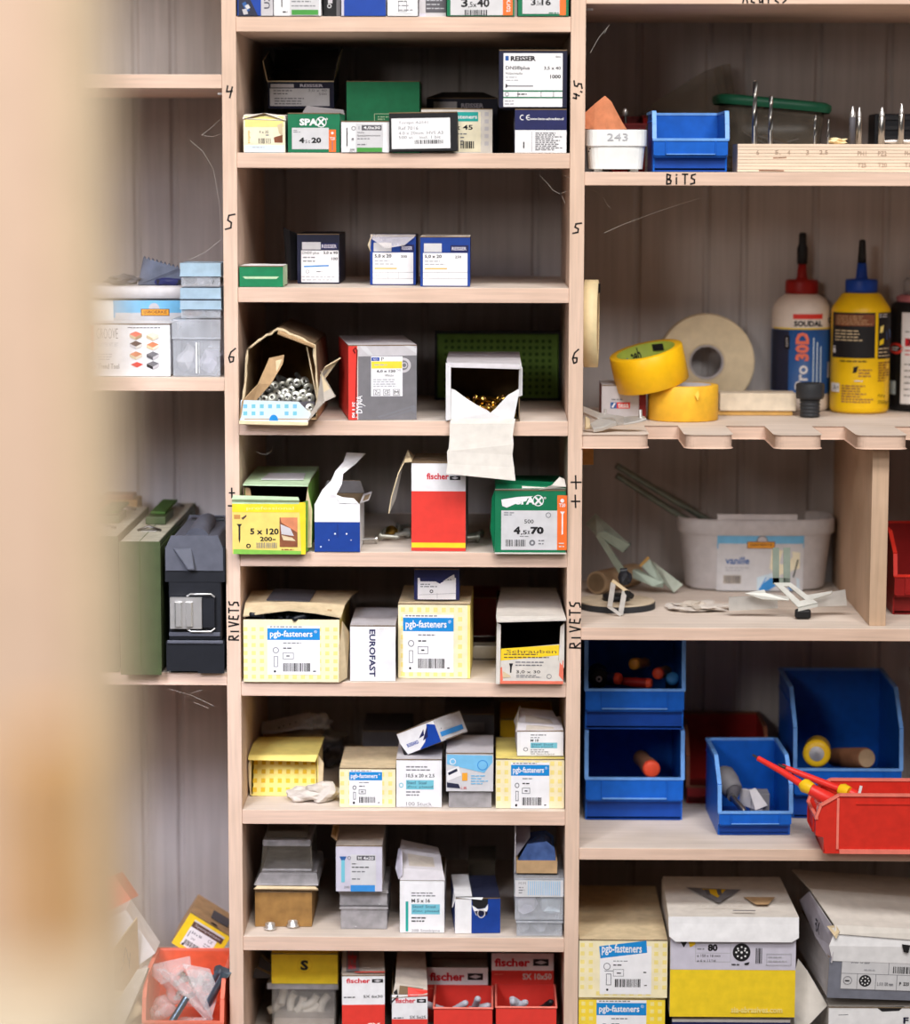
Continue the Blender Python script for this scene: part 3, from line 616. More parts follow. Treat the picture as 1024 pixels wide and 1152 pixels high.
reis((473, 266, 529, 323.5), .03, 'navy carton labelled 5,0 x 20 with whole lid, right of the torn-film one', False)

# ================================================================== shelf marked 6
z = ZS[3]
# ragged open carton full of screws
c = H('open_screw_carton', 'ragged brown carton torn wide open and full of silver screws', 'box', 322, 474, -.02, z)
at = c.at
L = .24
k = MB()
dl = Vector((0, L - .02, 0))
ab = lambda u, v: at(u, v, .02) + dl
k.slab([at(275, 474, .0) + Vector((0, 0, .0034)), at(356, 474) + Vector((0, 0, .0034)), ab(356, 470.5), ab(275, 470.5)], .0014, 'kraft', 'kraft')
k.build('bottom', c.root)
k = MB()
out = [(273, 470), (276, 430), (279, 393), (296, 380), (313, 370.5), (330, 377), (353, 388), (358, 440), (355, 472)]
for (a, b), (p, q) in zip(out, out[1:]):
    k.strip([(at(a, b, .02), ab(a, b)), (at(p, q, .02), ab(p, q))], .0018, 'card_inside', 'kraft')
k.slab([ab(276, 472), ab(355, 472), ab(353, 388), ab(313, 371), ab(279, 393)], .0015, 'kraft_dark')
k.build('carton', c.root)
k = MB(); rnd = random.Random(12); rim = []
for (a, b), (p, q) in zip(out, out[1:]):
    for t in (0, .25, .5, .75): rim.append(at(a + (p - a) * t + rnd.uniform(-.8, .8), b + (q - b) * t + rnd.uniform(-1, 1), .018))
k.tube(rim, [rnd.uniform(.0012, .0026) for _ in rim], 'kraft_pale', 6); k.build('torn_rim', c.root)
k = MB(); k.slab([at(270, 473), at(346, 475), at(352, 468), at(336, 452), at(271, 450)], .0016, 'sky_pale', 'kraft_pale')
ft = lambda u, v: at(u, v) + Vector((0, -.0004, 0))
for i in range(7):
    for j, vv in enumerate((457, 465)):
        if j and i in (3, 4): continue
        u = 276 + 9.3 * i; s2 = 2.2
        k.add([ft(u - s2, vv + s2), ft(u + s2, vv + s2), ft(u + s2, vv - s2), ft(u - s2, vv - s2)], [(0, 1, 2, 3)], 'teal_pale' if (i + j) % 3 else 'sky_print')
n = 10; k.add([ft(308 + 5 * math.cos(math.pi * i / n), 473 - 6.5 * math.sin(math.pi * i / n)) for i in range(n + 1)], [tuple(range(n + 1))], 'pgb_blue')
k.strip([(at(269, 473, -.001), at(269, 477, -.003)), (at(310, 474, -.001), at(308, 478, -.004)), (at(347, 475, -.001), at(346, 478.5, -.003))], .002, 'kraft_pale')
o = k.build('front_panel', c.root); o['label'] = 'pale blue printed lower panel with a torn rim'
k = MB(); k.strip([(at(269, 471, 0), at(272, 451, 0)), (at(283, 455, .01), at(290, 432, .012)), (at(305, 432, .02), at(303, 403, .03)), (at(318, 409, .03), at(319.5, 399, .03))], .0016, 'kraft', 'kraft_pale'); k.build('flap', c.root)
k = MB(); k.strip([(at(346, 475, 0), at(358, 452, 0)), (at(366, 452, -.01), at(362, 420, .0)), (at(378, 446, -.012), at(361, 417, -.004))], .0016, 'card_grey', 'kraft_pale')
k.slab([at(360, 422, 0), at(366, 412, -.01), at(383, 402, -.012), at(379, 406, -.004), at(362, 430, .004)], .0016, 'card_grey', 'kraft_pale'); k.build('flap', c.root)
k = MB(); k.strip([(at(346, 390, .03), at(358, 452, .03)), (at(350, 390, .06), at(362, 452, .06))], .0016, 'kraft', 'kraft_pale'); k.build('flap', c.root)
k = MB(); k.strip([(at(313, 371, .02), at(353, 388, .02)), (at(312, 376, .012), at(354, 392, .01))], .0016, 'kraft', 'kraft_pale'); k.build('torn_edge', c.root)
def screw(r, L, mat, head=1.9):
    b = MB()
    b.lathe([(0, 0), (r * .55, 0), (r * .55, -.0006), (r * .9, -.0003), (r * head * .9, .0002), (r * head, .0008), (r * .9, .0035), (r * .8, L * .9), (0, L)], ['steel_dark' if mat != 'brass' else 'wood_brown', 'steel_dark' if mat != 'brass' else 'wood_brown'] + [mat] * 6, 14)
    return b
ref = None
rnd = random.Random(4)
spots = [(292, 441), (303, 437), (311, 443), (318, 434), (327, 431), (334, 431), (343, 429), (347, 437), (323, 447), (315, 449), (332, 446), (341, 443), (348, 448), (306, 447), (297, 449), (338, 452), (349, 459), (327, 439), (310, 434), (290, 449), (346, 466), (321, 441)]
for i, (u, v) in enumerate(spots):
    dd = .035 + (450 - v) * .0016 + rnd.uniform(-.004, .004)
    p = P(u, v, c.d + max(.012, dd))
    if ref is None: ref = o = screw(.0034, .06, 'zinc').build('screw')
    else: o = ref.copy(); col.objects.link(o)
    tag(o, 'silver flanged screw lying head outward in the ragged open carton', 'screw', 'silver screws in the ragged open carton')
    o.location = p; o.rotation_euler = (math.radians(-90) + rnd.uniform(-.35, .3), rnd.uniform(-.3, .3), rnd.uniform(-.45, .45)); o.scale = [rnd.uniform(.9, 1.12)] * 3
k = MB(); k.box(at(279, 460).x, at(352, 460).x, .03, L - .01, .002, at(300, 452, .03).z, 'grey_dark'); k.build('screw_heap', c.root)['kind'] = 'stuff'

c = Carton('screw_box', 'red and grey carton with yellow striped label in the middle of shelf 6', 'box', (392, 388, 469, 472.5), z, .01, .20, yaw=.116, mats={'front': 'grey_card', 'left': 'red', 'all': 'grey_card'}, lidm='grey_pale',
      pr=[R(392, 388, 402, 472.5, 'red'), R(402, 388, 403, 472.5, 'card_white'), PG([(403, 388), (469, 388), (469, 400), (403, 401)], 'grey_pale'), RG(454, 411, 8.5, 3, 'grey_pale'), RG(455, 411, 3.4, 1.2, 'grey_pale'), PG([(424, 469), (466, 456), (468, 458), (468, 466), (463, 463), (430, 472.5)], 'ink_grey'), PG([(427, 470), (463, 459), (463, 460.5), (430, 471.5)], 'grey_card'), T('PLUS', 396, 452, 401.5, 470, 'white', .02, 90), T('DYNA', 401, 445, 407.5, 465, 'white', .02, 90), QR_LINE(403, 452, 411, 457, .8, 'white'), PG([(404, 389), (412, 389), (420, 400), (414, 399)], 'paper_grey'), PG([(462, 389), (469, 392), (469, 398), (455, 389)], 'paper_grey')],
      sticker=[R(417.5, 401, 453, 446, 'paper'), R(418, 402, 427, 406, 'royal'), T('GO', 420, 402.8, 425, 405.3, 'white'), T('P', 429, 402, 432, 406, 'ink'), R(418, 406.5, 452.5, 414.5, 'yellow_bright'), LN(421, 409, 447, 412.5, 1, 'ink_pale'), T('6,0 x 120', 424, 416, 445, 419.5, 'ink', .03), T('THS', 446, 415.5, 451, 417.8, 'ink_grey'), T('100stuks', 433, 421, 443, 423.5, 'ink'), LN(420, 426, 450, 436, 4, 'ink_pale'), FR(420, 438, 428, 445, .5, 'ink_grey'), FR(431, 438, 439, 445, .5, 'ink_grey'), FR(442, 438, 450, 445, .5, 'ink_grey'), T('Zn', 421.5, 439.5, 426.5, 443.5), T('CE', 432.5, 439.5, 437.5, 443.5), T('M', 443.5, 439.5, 448.5, 443.5)])
k = MB(); k.tube([(-c.w / 2 + .0085, -.001, c.h - .01), (-c.w / 2 + .006, -.002, c.h - .006), (-c.w / 2 + .0085, -.002, c.h - .003), (-c.w / 2 + .011, -.001, c.h - .006), (-c.w / 2 + .010, -.0006, c.h - .04), (-c.w / 2 + .0085, -.0006, .003)], .0008, 'red_deep', 6); k.build('flap_slit', c.root); c.done()

c = Carton('open_screw_carton', 'white carton with torn front and long paper flap hanging over the shelf edge', 'box', (503, 408, 585, 472), z, 0, .19, {'front': 'white', 'left': 'navy', 'all': 'white'}, inner='card_inside', skip=('front', 'top'), lidm='grey_pale')
lp = c.loc
k = MB(); X = c.w / 2
k.slab([lp(503, 472, -.001), lp(578, 472, -.001), lp(585, 436, -.001), lp(572, 443, -.002), lp(563, 452, -.002), lp(558, 458, -.001), lp(552, 463, -.003), lp(548, 460, -.001), lp(536, 454, -.003), lp(523, 446, -.001), lp(512, 438, -.001), lp(503, 435, -.001)], .0014, 'white', 'card_inside'); k.build('front_panel', c.root)
k = MB(); k.strip([((-X - .001, .19, c.h), (X + .001, .19, c.h)), ((-X - .001, .02, c.h + .0005), (X + .001, .02, c.h + .0005)), ((-X, -.001, c.h - .001), (X + .002, -.001, c.h - .003)), ((-X + .002, -.003, c.h - .006), (X, -.003, c.h - .008))], .0013, 'grey_pale', 'white'); k.build('lid', c.root)
k = MB(); k.strip([((-X - .001, -.001, 0), (-X - .001, -.001, c.h)), ((-X + .005, -.004, .002), (-X + .005, -.004, c.h - .004))], .001, 'white'); k.build('torn_edge', c.root); k = MB(); k.strip([((X - .001, 0, .03), (X, 0, c.h)), ((X + .003, -.006, .032), (X + .003, -.006, c.h - .006))], .001, 'white', 'card_inside'); k.build('torn_edge', c.root)
k = MB()
fl = [(508, 472, 580, 472, -.002), (506, 477, 579, 477, -.010), (506, 492, 577, 490, -.013), (505, 505, 578, 500, -.016), (503, 508, 576.5, 512, -.017), (503.5, 522, 578.5, 526, -.02), (502, 533, 580, 541, -.024)]
A = [(c.at(a, b, e), c.at(p, q, e)) for a, b, p, q, e in fl]
k.strip(A, .0012, 'card_white', 'card_white'); o = k.build('hanging_flap', c.root); o['label'] = 'torn off-white paper flap hanging down'
c.mb.box(-X + .004, X - .004, .03, .18, .002, .016, 'brass')
c.done()
rnd = random.Random(9); ref = None
for i, (u, v) in enumerate([(527, 449), (534, 447), (541, 452), (548, 455), (552, 458), (557, 454), (545, 448), (531, 453), (562, 449), (566, 446), (538, 458), (551, 463)]):
    b = .02 + rnd.random() * .03
    p = P(u, v, b)
    if ref is None: ref = o = screw(.0021, .034, 'brass', 2.0).build('brass_screw')
    else: o = ref.copy(); col.objects.link(o)
    tag(o, 'brass screw lying in the torn white carton', 'screw', 'brass screws in the torn white carton')
    o.location = p; o.rotation_euler = (math.radians(-100) + rnd.uniform(-.6, .4), rnd.uniform(-.4, .4), rnd.uniform(-1.1, 1.1))
# green studded board at the back
q = H('green_board', 'dark framed green board of round dimples standing at the back of shelf 6', 'board', 560, 452, .31, z)
W2 = P(628.5, 412, .31).x - q.o.x; hz = P(560, 376, .31).z - z
k = MB(); k.box(-W2, W2, .0, .02, 0, hz, 'green_board'); k.build('panel', q.root, .002)
k = MB()
nx = 17; nz = 9
for i in range(nx):
    for j in range(nz):
        x = -W2 + .012 + (2 * W2 - .024) * i / (nx - 1); zz = .010 + (hz - .02) * j / (nz - 1)
        k.lathe([(.0026, -.0002), (.0018, -.0010), (0, -.0012)], 'green_hole', 8, Matrix.Translation((x, 0, zz)) @ Matrix.Rotation(math.radians(-90), 4, 'X'))
k.build('dimples', q.root)
k = MB()
for a in ((-W2 - .003, W2 + .003, -.002, .022, hz, hz + .003), (-W2 - .003, W2 + .003, -.002, .022, 0, .003), (-W2 - .003, -W2, -.002, .022, 0, hz), (W2, W2 + .003, -.002, .022, 0, hz)): k.box(*a, 'black')
k.build('frame', q.root)
# ================================================================== shelf marked ++
z = ZS[4]
c = Carton('open_screw_carton', 'green and yellow carton reading 5 x 120 with its front top torn open', 'box', (274, 546, 347, 625), z, .002, .21, {'front': 'yellow_sand', 'all': 'green_lime'}, inner='card_inside', skip=('front', 'top'))
lp = c.loc; X, h, L = c.w / 2, c.h, c.L
fz = lp(0, 564).z
k = MB()
FX0, FX1, FY = lp(263, 0).x, lp(342, 0).x, -.019
k.panel((FX0, FY, -.001), (FX1, FY, -.001), (FX1, FY, fz), (FX0, FY, fz), 'yellow_soft', 'card_inside')
k.slab([(FX1, FY, 0.001), (X, 0, .001), (X, 0, fz), (FX1, FY, fz)], .001, 'green_lime', 'green_lime')
fm = lambda x, zz, o: (x, FY - o, zz)
prints(k, [R(263, 566, 338, 576, 'yellow'), R(263, 564, 345, 566, 'green_mint'), PG([(338, 564), (345, 564), (345, 626), (340, 626)], 'yellow'), PG([(264, 620), (340, 622), (340, 626), (264, 626)], 'green_lime'), T('professional', 279, 569, 332, 574, 'yellow_pale', .01), R(265, 579, 272, 584, 'wood_orange'), PG([(273, 583), (279, 579), (279, 581), (275, 585)], 'brown_dark'), PG([(268, 590), (274, 590), (272, 593), (272, 608), (271, 613), (270, 608), (270, 593)], 'ink'), T('5 x 120', 283, 595, 315, 602.5, 'ink', .03), T('200', 294, 605, 307.5, 610.5, 'ink', .03), LN(308, 607, 314, 610, 1, 'ink'), RG(281, 616, 2.6, 1.2, 'ink'), BAR(290, 612, 314, 618.5, 'ink_grey'), R(316, 582, 336, 617, 'brown_print'), PG([(317, 582), (336, 582), (336, 600), (318, 588)], 'terracotta'), PG([(317, 590), (328, 595), (332, 604), (318, 602)], 'grey_pale'), PG([(318, 603), (330, 606), (334, 610), (320, 609)], 'kraft_pale'), LN(318, 619, 337, 621.5, 1, 'brown_print')], c.conv, fm)
k.build('front_panel', c.root)
k = MB(); k.strip([((-X, L, h), (X, L, h)), ((-X, .05, h + .001), (X, .05, h + .002)), ((-X, -.004, h + .000), (X, -.004, h - .001))], .0014, 'green_mint', 'card_inside')
k.slab([(-X * .4, .10, h + .0035), (X * .75, .10, h + .0035), (X * .8, .03, h + .0035), (-X * .5, .03, h + .0035)], .001, 'grey_pale'); k.build('lid', c.root)
k = MB(); k.strip([((FX0, FY, fz), (FX1 - .004, FY, fz)), ((FX0, FY - .004, fz + .004), (FX1 - .004, FY - .004, fz + .003)), ((FX0 + .001, FY + .005, fz + .008), (FX1 - .006, FY + .005, fz + .006))], .0012, 'green_mint', 'card_white'); k.build('torn_edge', c.root)
k = MB(); k.slab([(X - .004, -.002, fz - .06), (X + .004, -.006, fz - .058), (X + .005, -.004, h - .03), (X - .001, .0, h - .004), (X - .003, .001, fz)], .001, 'kraft_pale', 'green_lime')
k.slab([(-X + .003, .0, fz), (-X + .010, .004, fz + .002), (-X + .008, .006, h - .004), (-X + .002, .002, h - .002)], .001, 'kraft', 'green_lime'); k.build('flap', c.root)
c.done()
c = Carton('open_screw_box', 'white and blue carton with its tall narrow flap standing up', 'box', (354, 567, 405, 624), z, .0, .12, {'front': 'white', 'all': 'white'}, skip=('top',), pr=[R(354, 588.5, 405, 624, 'blue_card'), C(377, 602.5, 1, 'white'), C(390, 602.5, 1, 'white'), C(370, 610, .7, 'lavender'), C(395, 610, .7, 'lavender'), C(361, 618, .9, 'white'), QR_LINE(380, 591, 380, 607, .5, 'navy')])
X, h, L = c.w / 2, c.h, c.L; lp = c.loc
k = MB()
k.strip([(lp(354, 568, 0), lp(405, 567, 0)), (lp(362, 552, .012), lp(378, 557, .01)), (lp(372, 541, .02), lp(384, 545, .018)), (lp(376, 531, .03), lp(385, 534, .03)), (lp(384, 522, .05), lp(398, 524, .05)), (lp(386, 514, .085), lp(408, 515, .085))], .0011, 'white', 'grey_pale')
k.slab([lp(404, 567, 0), lp(382, 566, .0), lp(378, 559, .004), lp(398, 561, .004)], .001, 'white'); k.build('flap', c.root)
k = MB(); k.slab([(X, .004, h), (X, .10, h), (X + .012, .08, h + .006), (X + .010, .03, h + .001)], .001, 'grey_pale', 'card_inside'); k.slab([(-X + .002, L, h), (X, L, h), (X - .004, L - .02, h + .018), (-X + .01, L - .02, h + .018)], .001, 'card_inside', 'grey_pale'); k.build('inner_flap', c.root)
c.done()
# loose screws on the shelf
def lscrew(u, v, ang, L, r, mat, lab, tilt=0):
    b = screw(r, L, mat, 2.0)
    o = b.build('screw')
    d = Dz(u, v, z)
    p = P(u, v, min(.2, max(.004, d))); p.z = z + r * 2.0 + .0008
    o.location = p; o.rotation_euler = (math.radians(90) + tilt, 0, ang)
    tag(o, lab, 'screw', 'loose screws on the shelf marked ++')
lscrew(433, 605, 2.6, 0.024, 0.0028, 'zinc', 'loose silver screw in the heap between the blue box and red box')
lscrew(428, 609, 1.2, 0.027, 0.0031, 'zinc', 'loose silver screw in the heap between the blue box and red box')
lscrew(441, 606, -.25, 0.030, 0.0042, 'brass', 'single brassy screw with its round head toward the front', .1)
lscrew(424, 612, -1.2, 0.027, 0.0028, 'steel', 'loose silver screw in the heap between the blue box and red box')
lscrew(452, 601, -2.2, 0.027, 0.0028, 'zinc', 'loose silver screw in the heap between the blue box and red box')
lscrew(458, 606, -.6, 0.027, 0.0034, 'zinc', 'loose silver screw in the heap between the blue box and red box')
lscrew(447, 598, 2.2, 0.027, 0.0028, 'zinc', 'loose silver screw in the heap between the blue box and red box')
lscrew(538, 611, -1.1, 0.030, 0.0036, 'zinc', 'loose silver screw lying alone right of the tall red carton')
lscrew(542, 605, -.8, 0.027, 0.0028, 'steel', 'dull grey screw behind the bright one right of the red carton')
c = Carton('screw_box', 'tall red and white fischer style carton with a flap hanging at its left'.replace('fischer style ', ''), 'box', (463, 520, 524, 618), z, .012, .11, {'front': 'white', 'right': 'grey_card', 'all': 'white'}, lidm='card_inside', yaw=-.02,
      pr=[R(463, 552, 524, 618, 'red'), R(463, 609, 524, 614.5, 'yellow'), R(463, 614.5, 524, 618, 'red'), T('fischer', 480, 532, 505, 539, 'red_text', .03), R(506, 535, 518, 539.5, 'ink'), PG([(508, 537.2), (512, 535.8), (516, 537.2), (512, 538.8)], 'grey_pale')])
X, h, L = c.w / 2, c.h, c.L; lp = c.loc
k = MB(); k.strip([((-X, .07, h), (-X, .0, h)), (lp(457, 512, .055), lp(455, 521, .002)), (lp(452, 524, .05), lp(449, 532, -.002)), (lp(447, 548, .05), lp(441, 559, -.004)), (lp(443, 566, .05), lp(438, 577, -.003))], .0012, 'kraft_pale', 'card_white'); o = k.build('flap', c.root)
c.done()
c = Carton('screw_box', 'dark green carton reading 4,5x70 with its lid edge peeling up', 'box', (557, 551, 636.5, 622), z, -.008, .16, {'all': 'green_spax'}, lidm='green_spax',
      pr=[T('SPA', 580, 559, 602, 567.5, 'white', .05), T('X', 600.5, 559, 611, 567.5, 'white', .05), RG(605.5, 563, 6.3, 1, 'white'), RG(613, 560, 1.2, .5, 'white'), PG([(564, 562), (582, 559), (600, 558), (570, 571), (565, 569)], 'white')],
      sticker=[R(564, 574, 627, 618, 'paper_grey'), R(627, 557, 638, 618, 'orange'), T('500', 590, 584, 600.5, 588.5, 'ink', .01), T('4', 578, 592, 585.5, 600.5, 'ink', .06), T(',5', 586, 596, 593, 601.5, 'ink', .02), T('x', 593.5, 596.5, 596.5, 600.5, 'ink', .02), T('70', 597, 592, 612, 600.5, 'ink', .06), LN(585, 602, 604, 604, 1), BAR(569, 606.5, 577, 614), BAR(579, 606.5, 592, 614), RG(599, 610, 3.4, 2, 'ink_grey'), LN(606, 606, 615, 613, 2), LN(567, 575.5, 580, 580, 2), RG(617, 579, 3, .7), C(632.5, 563, 2.2, 'white'), PG([(630, 575), (635.5, 575), (633.6, 578), (633.6, 600), (632, 601), (632, 578)], 'white'), T('T20', 629, 566, 636, 570, 'white', .02), LN(629, 609, 636, 616, 2, 'card_white')])
X, h, L = c.w / 2, c.h, c.L
k = MB(); k.strip([((-X, -.001, h + .001), (X, -.001, h + .002)), ((-X + .003, .006, h + .007), (X - .001, .004, h + .003)), ((-X + .006, .03, h + .009), (X, .03, h + .006))], .001, 'green_spax', 'card_white')
k.slab([(X - .034, -.001, h), (X - .018, -.003, h + .006), (X - .008, .002, h + .016), (X - .002, .006, h + .013), (X, 0, h + .004)], .001, 'card_white', 'kraft_pale')
k.slab([(-X - .001, .001, .0), (-X - .006, -.002, .03), (-X - .004, .0, h - .01), (-X, .004, h)], .001, 'green_spax', 'card_white'); k.build('peeling_edge', c.root)
c.mb.box(-X, X + .001, -.004, -.0005, -.0002, .0012, 'card_white'); c.done()

# ================================================================== shelf marked rivets
z = ZS[5]
c = Carton('bolt_carton', 'big yellow gingham carton with bulging lid gaping over dark bolts', 'box', (274, 697, 382, 769.5), z, -.004, .24, {'front': 'pgb_card', 'right': 'yellow_pale', 'all': 'kraft_pale'}, skip=('top',),
      pr=[pgb_print(274, 706, 380, 768, 9.2, 4.6)], sticker=pgb_label(301, 704, 360, 761))
X, h, L = c.w / 2, c.h, c.L
k = MB(); k.strip([((-X + .004, L, h - .002), (X + .012, L, h - .002)), ((-X, .12, h + .016), (X + .01, .12, h + .012)), ((-X, .03, h + .0145), (X + .005, .03, h + .012))], .0016, 'kraft_pale', 'kraft')
k.strip([((-X, .03, h + .0145), (-X, .0, h + .003)), ((-X * .5, .03, h + .016), (-X * .5, -.002, h + .008)), ((-X * .05, .03, h + .0165), (-X * .05, -.003, h + .0115)), ((X * .5, .03, h + .015), (X * .5, -.002, h + .008)), ((X + .005, .03, h + .012), (X + .002, .0, h + .002))][::-1], .0016, 'kraft_pale', 'kraft'); k.build('lid', c.root)
k = MB(); k.slab([(-X * .52, .13, h + .0185), (X * .38, .13, h + .0165), (X * .33, .045, h + .0155), (-X * .58, .045, h + .017)], .001, 'grey_dark'); k.build('lid_window', c.root)
k = MB(); k.slab([(X, -.001, .0), (X + .009, .01, .004), (X + .012, .02, h - .02), (X + .004, .0, h - .002), (X + .0005, -.001, h * .6)], .001, 'kraft_pale', 'kraft'); k.build('corner_flap', c.root)
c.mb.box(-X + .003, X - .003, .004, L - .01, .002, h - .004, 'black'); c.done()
rnd = random.Random(3); ref = None
for i in range(16):
    p = Vector((c.o.x + rnd.uniform(-.34, .36) * c.w, c.o.y + .012 + rnd.uniform(0, .04), c.o.z + h - .0015 + rnd.uniform(0, .005)))
    if ref is None:
        b = MB(); b.lathe([(0, 0), (.0052, 0), (.0058, .001), (.0058, .004), (.003, .0042), (.003, .022), (0, .022)], 'black_plastic', 6); ref = o = b.build('bolt')
    else: o = ref.copy(); col.objects.link(o)
    tag(o, 'dark bolt showing through the gap under the bulging carton lid', 'bolt', 'dark bolts in the bulging yellow carton')
    o.location = p; o.rotation_euler = (rnd.uniform(1.2, 1.9), 0, rnd.uniform(-1.5, 1.5))
carton('eurofast_box'.replace('eurofast', 'screw'), 'white carton with navy lettering running down its front between two yellow cartons', 'box', (394, 703.5, 445, 763.5), z, .006, .14, {'all': 'card_white', 'front': 'white', 'left': 'kraft_pale'}, lidm='grey_pale', pr=[T('EUROFAST', 415.5, 708, 422.5, 759, 'navy', .03, -90), LN(404, 707, 440, 708, 1, 'card_white')])
pm = carton('bolt_carton', 'upright yellow gingham carton carrying a small navy carton', 'box', (448, 679, 529, 754), z, .026, .15, {'front': 'pgb_card', 'right': 'yellow_pale', 'all': 'kraft_pale'}, lidm='kraft_pale', yaw=-.02, pr=[R(526, 679, 529, 754, 'yellow_pale'), pgb_print(451, 683, 527, 753, 9.2, 4.6)], sticker=pgb_label(453.5, 690, 510.5, 748))
carton('screw_box', 'small navy carton with a torn pale label on top of the yellow carton', 'box', (466, 640, 517, 674.5), pm.o.z + pm.h + .0012, .045, .09, {'all': 'navy_dark', 'front': 'navy'}, lidm='navy_dark',
       sticker=[R(470, 650, 513, 674, 'paper'), PG([(472, 649), (506, 649), (506, 651), (497, 655), (495, 656.5), (490, 654), (473, 654)], 'navy'), PG([(507, 648), (511, 646), (512, 652), (498, 654)], 'paper_grey'), LN(473, 656, 492, 661, 2), RG(485.5, 665, 2, 1, 'ink'), QR_LINE(471, 669, 513, 667, .5, 'ink_pale'), QR_LINE(492, 667, 492, 673, .5, 'ink_pale'), T('4,5', 503, 651, 508, 653, 'ink')])
o = H('metal_rail', 'short grey metal rail behind the yellow carton, left of the open white carton', 'rail', 548, 729, .16, z)
k = MB(); k.prism([(-.022, 0), (.024, 0), (.024, .022), (-.022, .022)], 'y', 0, .05, 'steel_dark')
k.prism([(-.020, .006), (-.016, .003), (.016, .003), (.02, .006), (.02, .014), (.016, .017), (-.016, .017), (-.02, .014)], 'y', -.003, .0, 'aluminium'); k.build('rail', o.root, .001)
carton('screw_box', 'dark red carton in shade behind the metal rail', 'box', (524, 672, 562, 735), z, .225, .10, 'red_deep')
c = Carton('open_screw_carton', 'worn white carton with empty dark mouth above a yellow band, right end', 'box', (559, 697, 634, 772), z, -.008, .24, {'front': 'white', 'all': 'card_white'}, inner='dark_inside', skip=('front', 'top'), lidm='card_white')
X, h, L = c.w / 2, c.h, c.L; lp = c.loc
k = MB()
fz = lp(0, 730).z
k.panel((-X, -.001, 0), (X, -.001, 0), (X, -.001, lp(0, 725).z), (-X, -.001, lp(0, 732).z), 'card_white', 'card_inside')
prints(k, [PG([(562, 731), (632, 726), (632, 738), (562, 745)], 'yellow'), T('Schrauben', 570, 732, 626, 736, 'brown_dark', .0), LN(567, 736, 626, 743, 2, 'brown_dark'), PG([(559, 756), (565, 752), (566, 768), (560, 772)], 'coral'), PG([(630, 745), (634, 744), (634, 768), (629, 762)], 'coral'), R(559, 768.5, 634, 772, 'coral'), PG([(573, 748), (577.5, 748), (576, 752), (575.5, 759), (574, 759), (574, 752)], 'ink'), LN(580, 745, 622, 752, 2), T('3,0 x 30', 581, 756, 608, 760, 'ink', .0), LN(581, 761, 611, 765, 2), RG(618, 763, 2.8, .6), PG([(566, 757), (574, 762), (575, 764), (566, 765)], 'kraft_pale')], c.conv, lambda x, zz, oo: (x, -.001 - oo, zz))
k.build('front_panel', c.root)
k = MB(); k.strip([((-X + .006, L, h + .002), (X - .004, L, h + .002)), ((-X, .06, h + .004), (X, .06, h + .004)), ((-X - .001, .004, h + .002), (X + .002, .0, h + .003)), ((-X, -.012, h - .002), (X + .003, -.014, h + .001))], .0016, 'card_white', 'card_inside'); k.build('lid', c.root)
k = MB(); k.slab([(-X - .001, -.002, 0), (-X + .004, -.003, 0), (-X + .005, -.004, h - .006), (-X, -.002, h - .004)], .0012, 'card_white', 'kraft'); k.build('torn_edge', c.root); k = MB(); k.slab([(X - .006, -.002, 0.03), (X + .001, -.001, .02), (X + .001, -.002, h - .004), (X - .004, -.004, h - .008)], .0012, 'card_white', 'kraft'); k.build('torn_edge', c.root)
c.done()

# ================================================================== next shelf down: yellow cartons and paper
z = ZS[6]
c = Carton('bolt_carton', 'open yellow gingham carton lying with torn lid folded forward, left end', 'box', (281, 842, 358, 888), None, .075, .095, {'all': 'kraft_pale'}, inner='yellow_pale', skip=('front', 'top'))
c.root.location.z = z + .0006; 
X, h, L = c.w / 2, c.h, c.L
k = MB(); k.panel((-X + .004, .0, 0), (X - .003, .0, 0), (X - .003, .022, h - .006), (-X + .004, .022, h - .006), 'yellow_pale', 'kraft')
cv = c.conv; prints(k, [DG(284, 842, 354, 884, 9.3, 4.6, 'yellow_sand')], cv, lambda x, zz, oo: (x, zz / (h - .006) * .022 - oo - .0004, zz)); k.build('front_panel', c.root)
k = MB(); k.strip([((-X + .004, L, h + .002), (X + .002, L, h + .003)), ((-X + .0, .05, h + .003), (X + .002, .05, h + .004)), ((-X - .001, -.004, h - .001), (X, -.003, h)), ((-X - .001, -.009, h - .005), (X - .003, -.009, h - .007))], .0015, 'yellow_pale', 'kraft'); k.build('lid', c.root)
k = MB(); k.slab([(X, -.002, .0), (X + .006, -.004, .01), (X + .007, .0, h - .01), (X, .004, h)], .001, 'kraft_pale', 'kraft'); k.build('flap', c.root); k = MB(); k.slab([(-X + .001, -.004, .002), (-X - .001, -.005, .02), (-X - .001, -.008, h - .012), (-X + .001, .0, h)], .001, 'kraft_pale', 'kraft'); k.build('flap', c.root)
c.done()
o = H('crumpled_paper', 'crumpled off-white paper lying under the edge of the open yellow carton', 'paper', 349, 905, None, z)
k = MB(); k.blob((-.006, .02, .0085), (.026, .02, .0085), 'tissue', 5, 3, .28); k.blob((.016, .02, .0125), (.020, .017, .0125), 'tissue', 8, 3, .3); k.build('paper', o.root)
carton('bolt_carton', 'small yellow gingham carton with slightly sagging base beside crumpled paper', 'box', (382, 864, 445, 903), z, .016, .13, {'front': 'pgb_card', 'all': 'yellow_pale'}, lidm='kraft_pale', pr=[pgb_print(383, 868, 444, 902, 9, 4.4)], sticker=pgb_label(393, 866, 430, 901))
o = H('plastic_bag', 'rolled clear plastic bag with printed strip lying behind the open yellow carton', 'bag', 330, 860, .24, z)
at = o.at
k = MB(); A = [at(289, 823), at(311, 820), at(338, 812), at(352, 810)]
k.strip([(at(294, 826), at(295, 815, .03)), (at(311, 825), at(309, 813, .03)), (at(340, 820), at(338, 806, .03)), (at(352, 821), at(350, 804, .03))], .004, 'grey_pale', 'film')
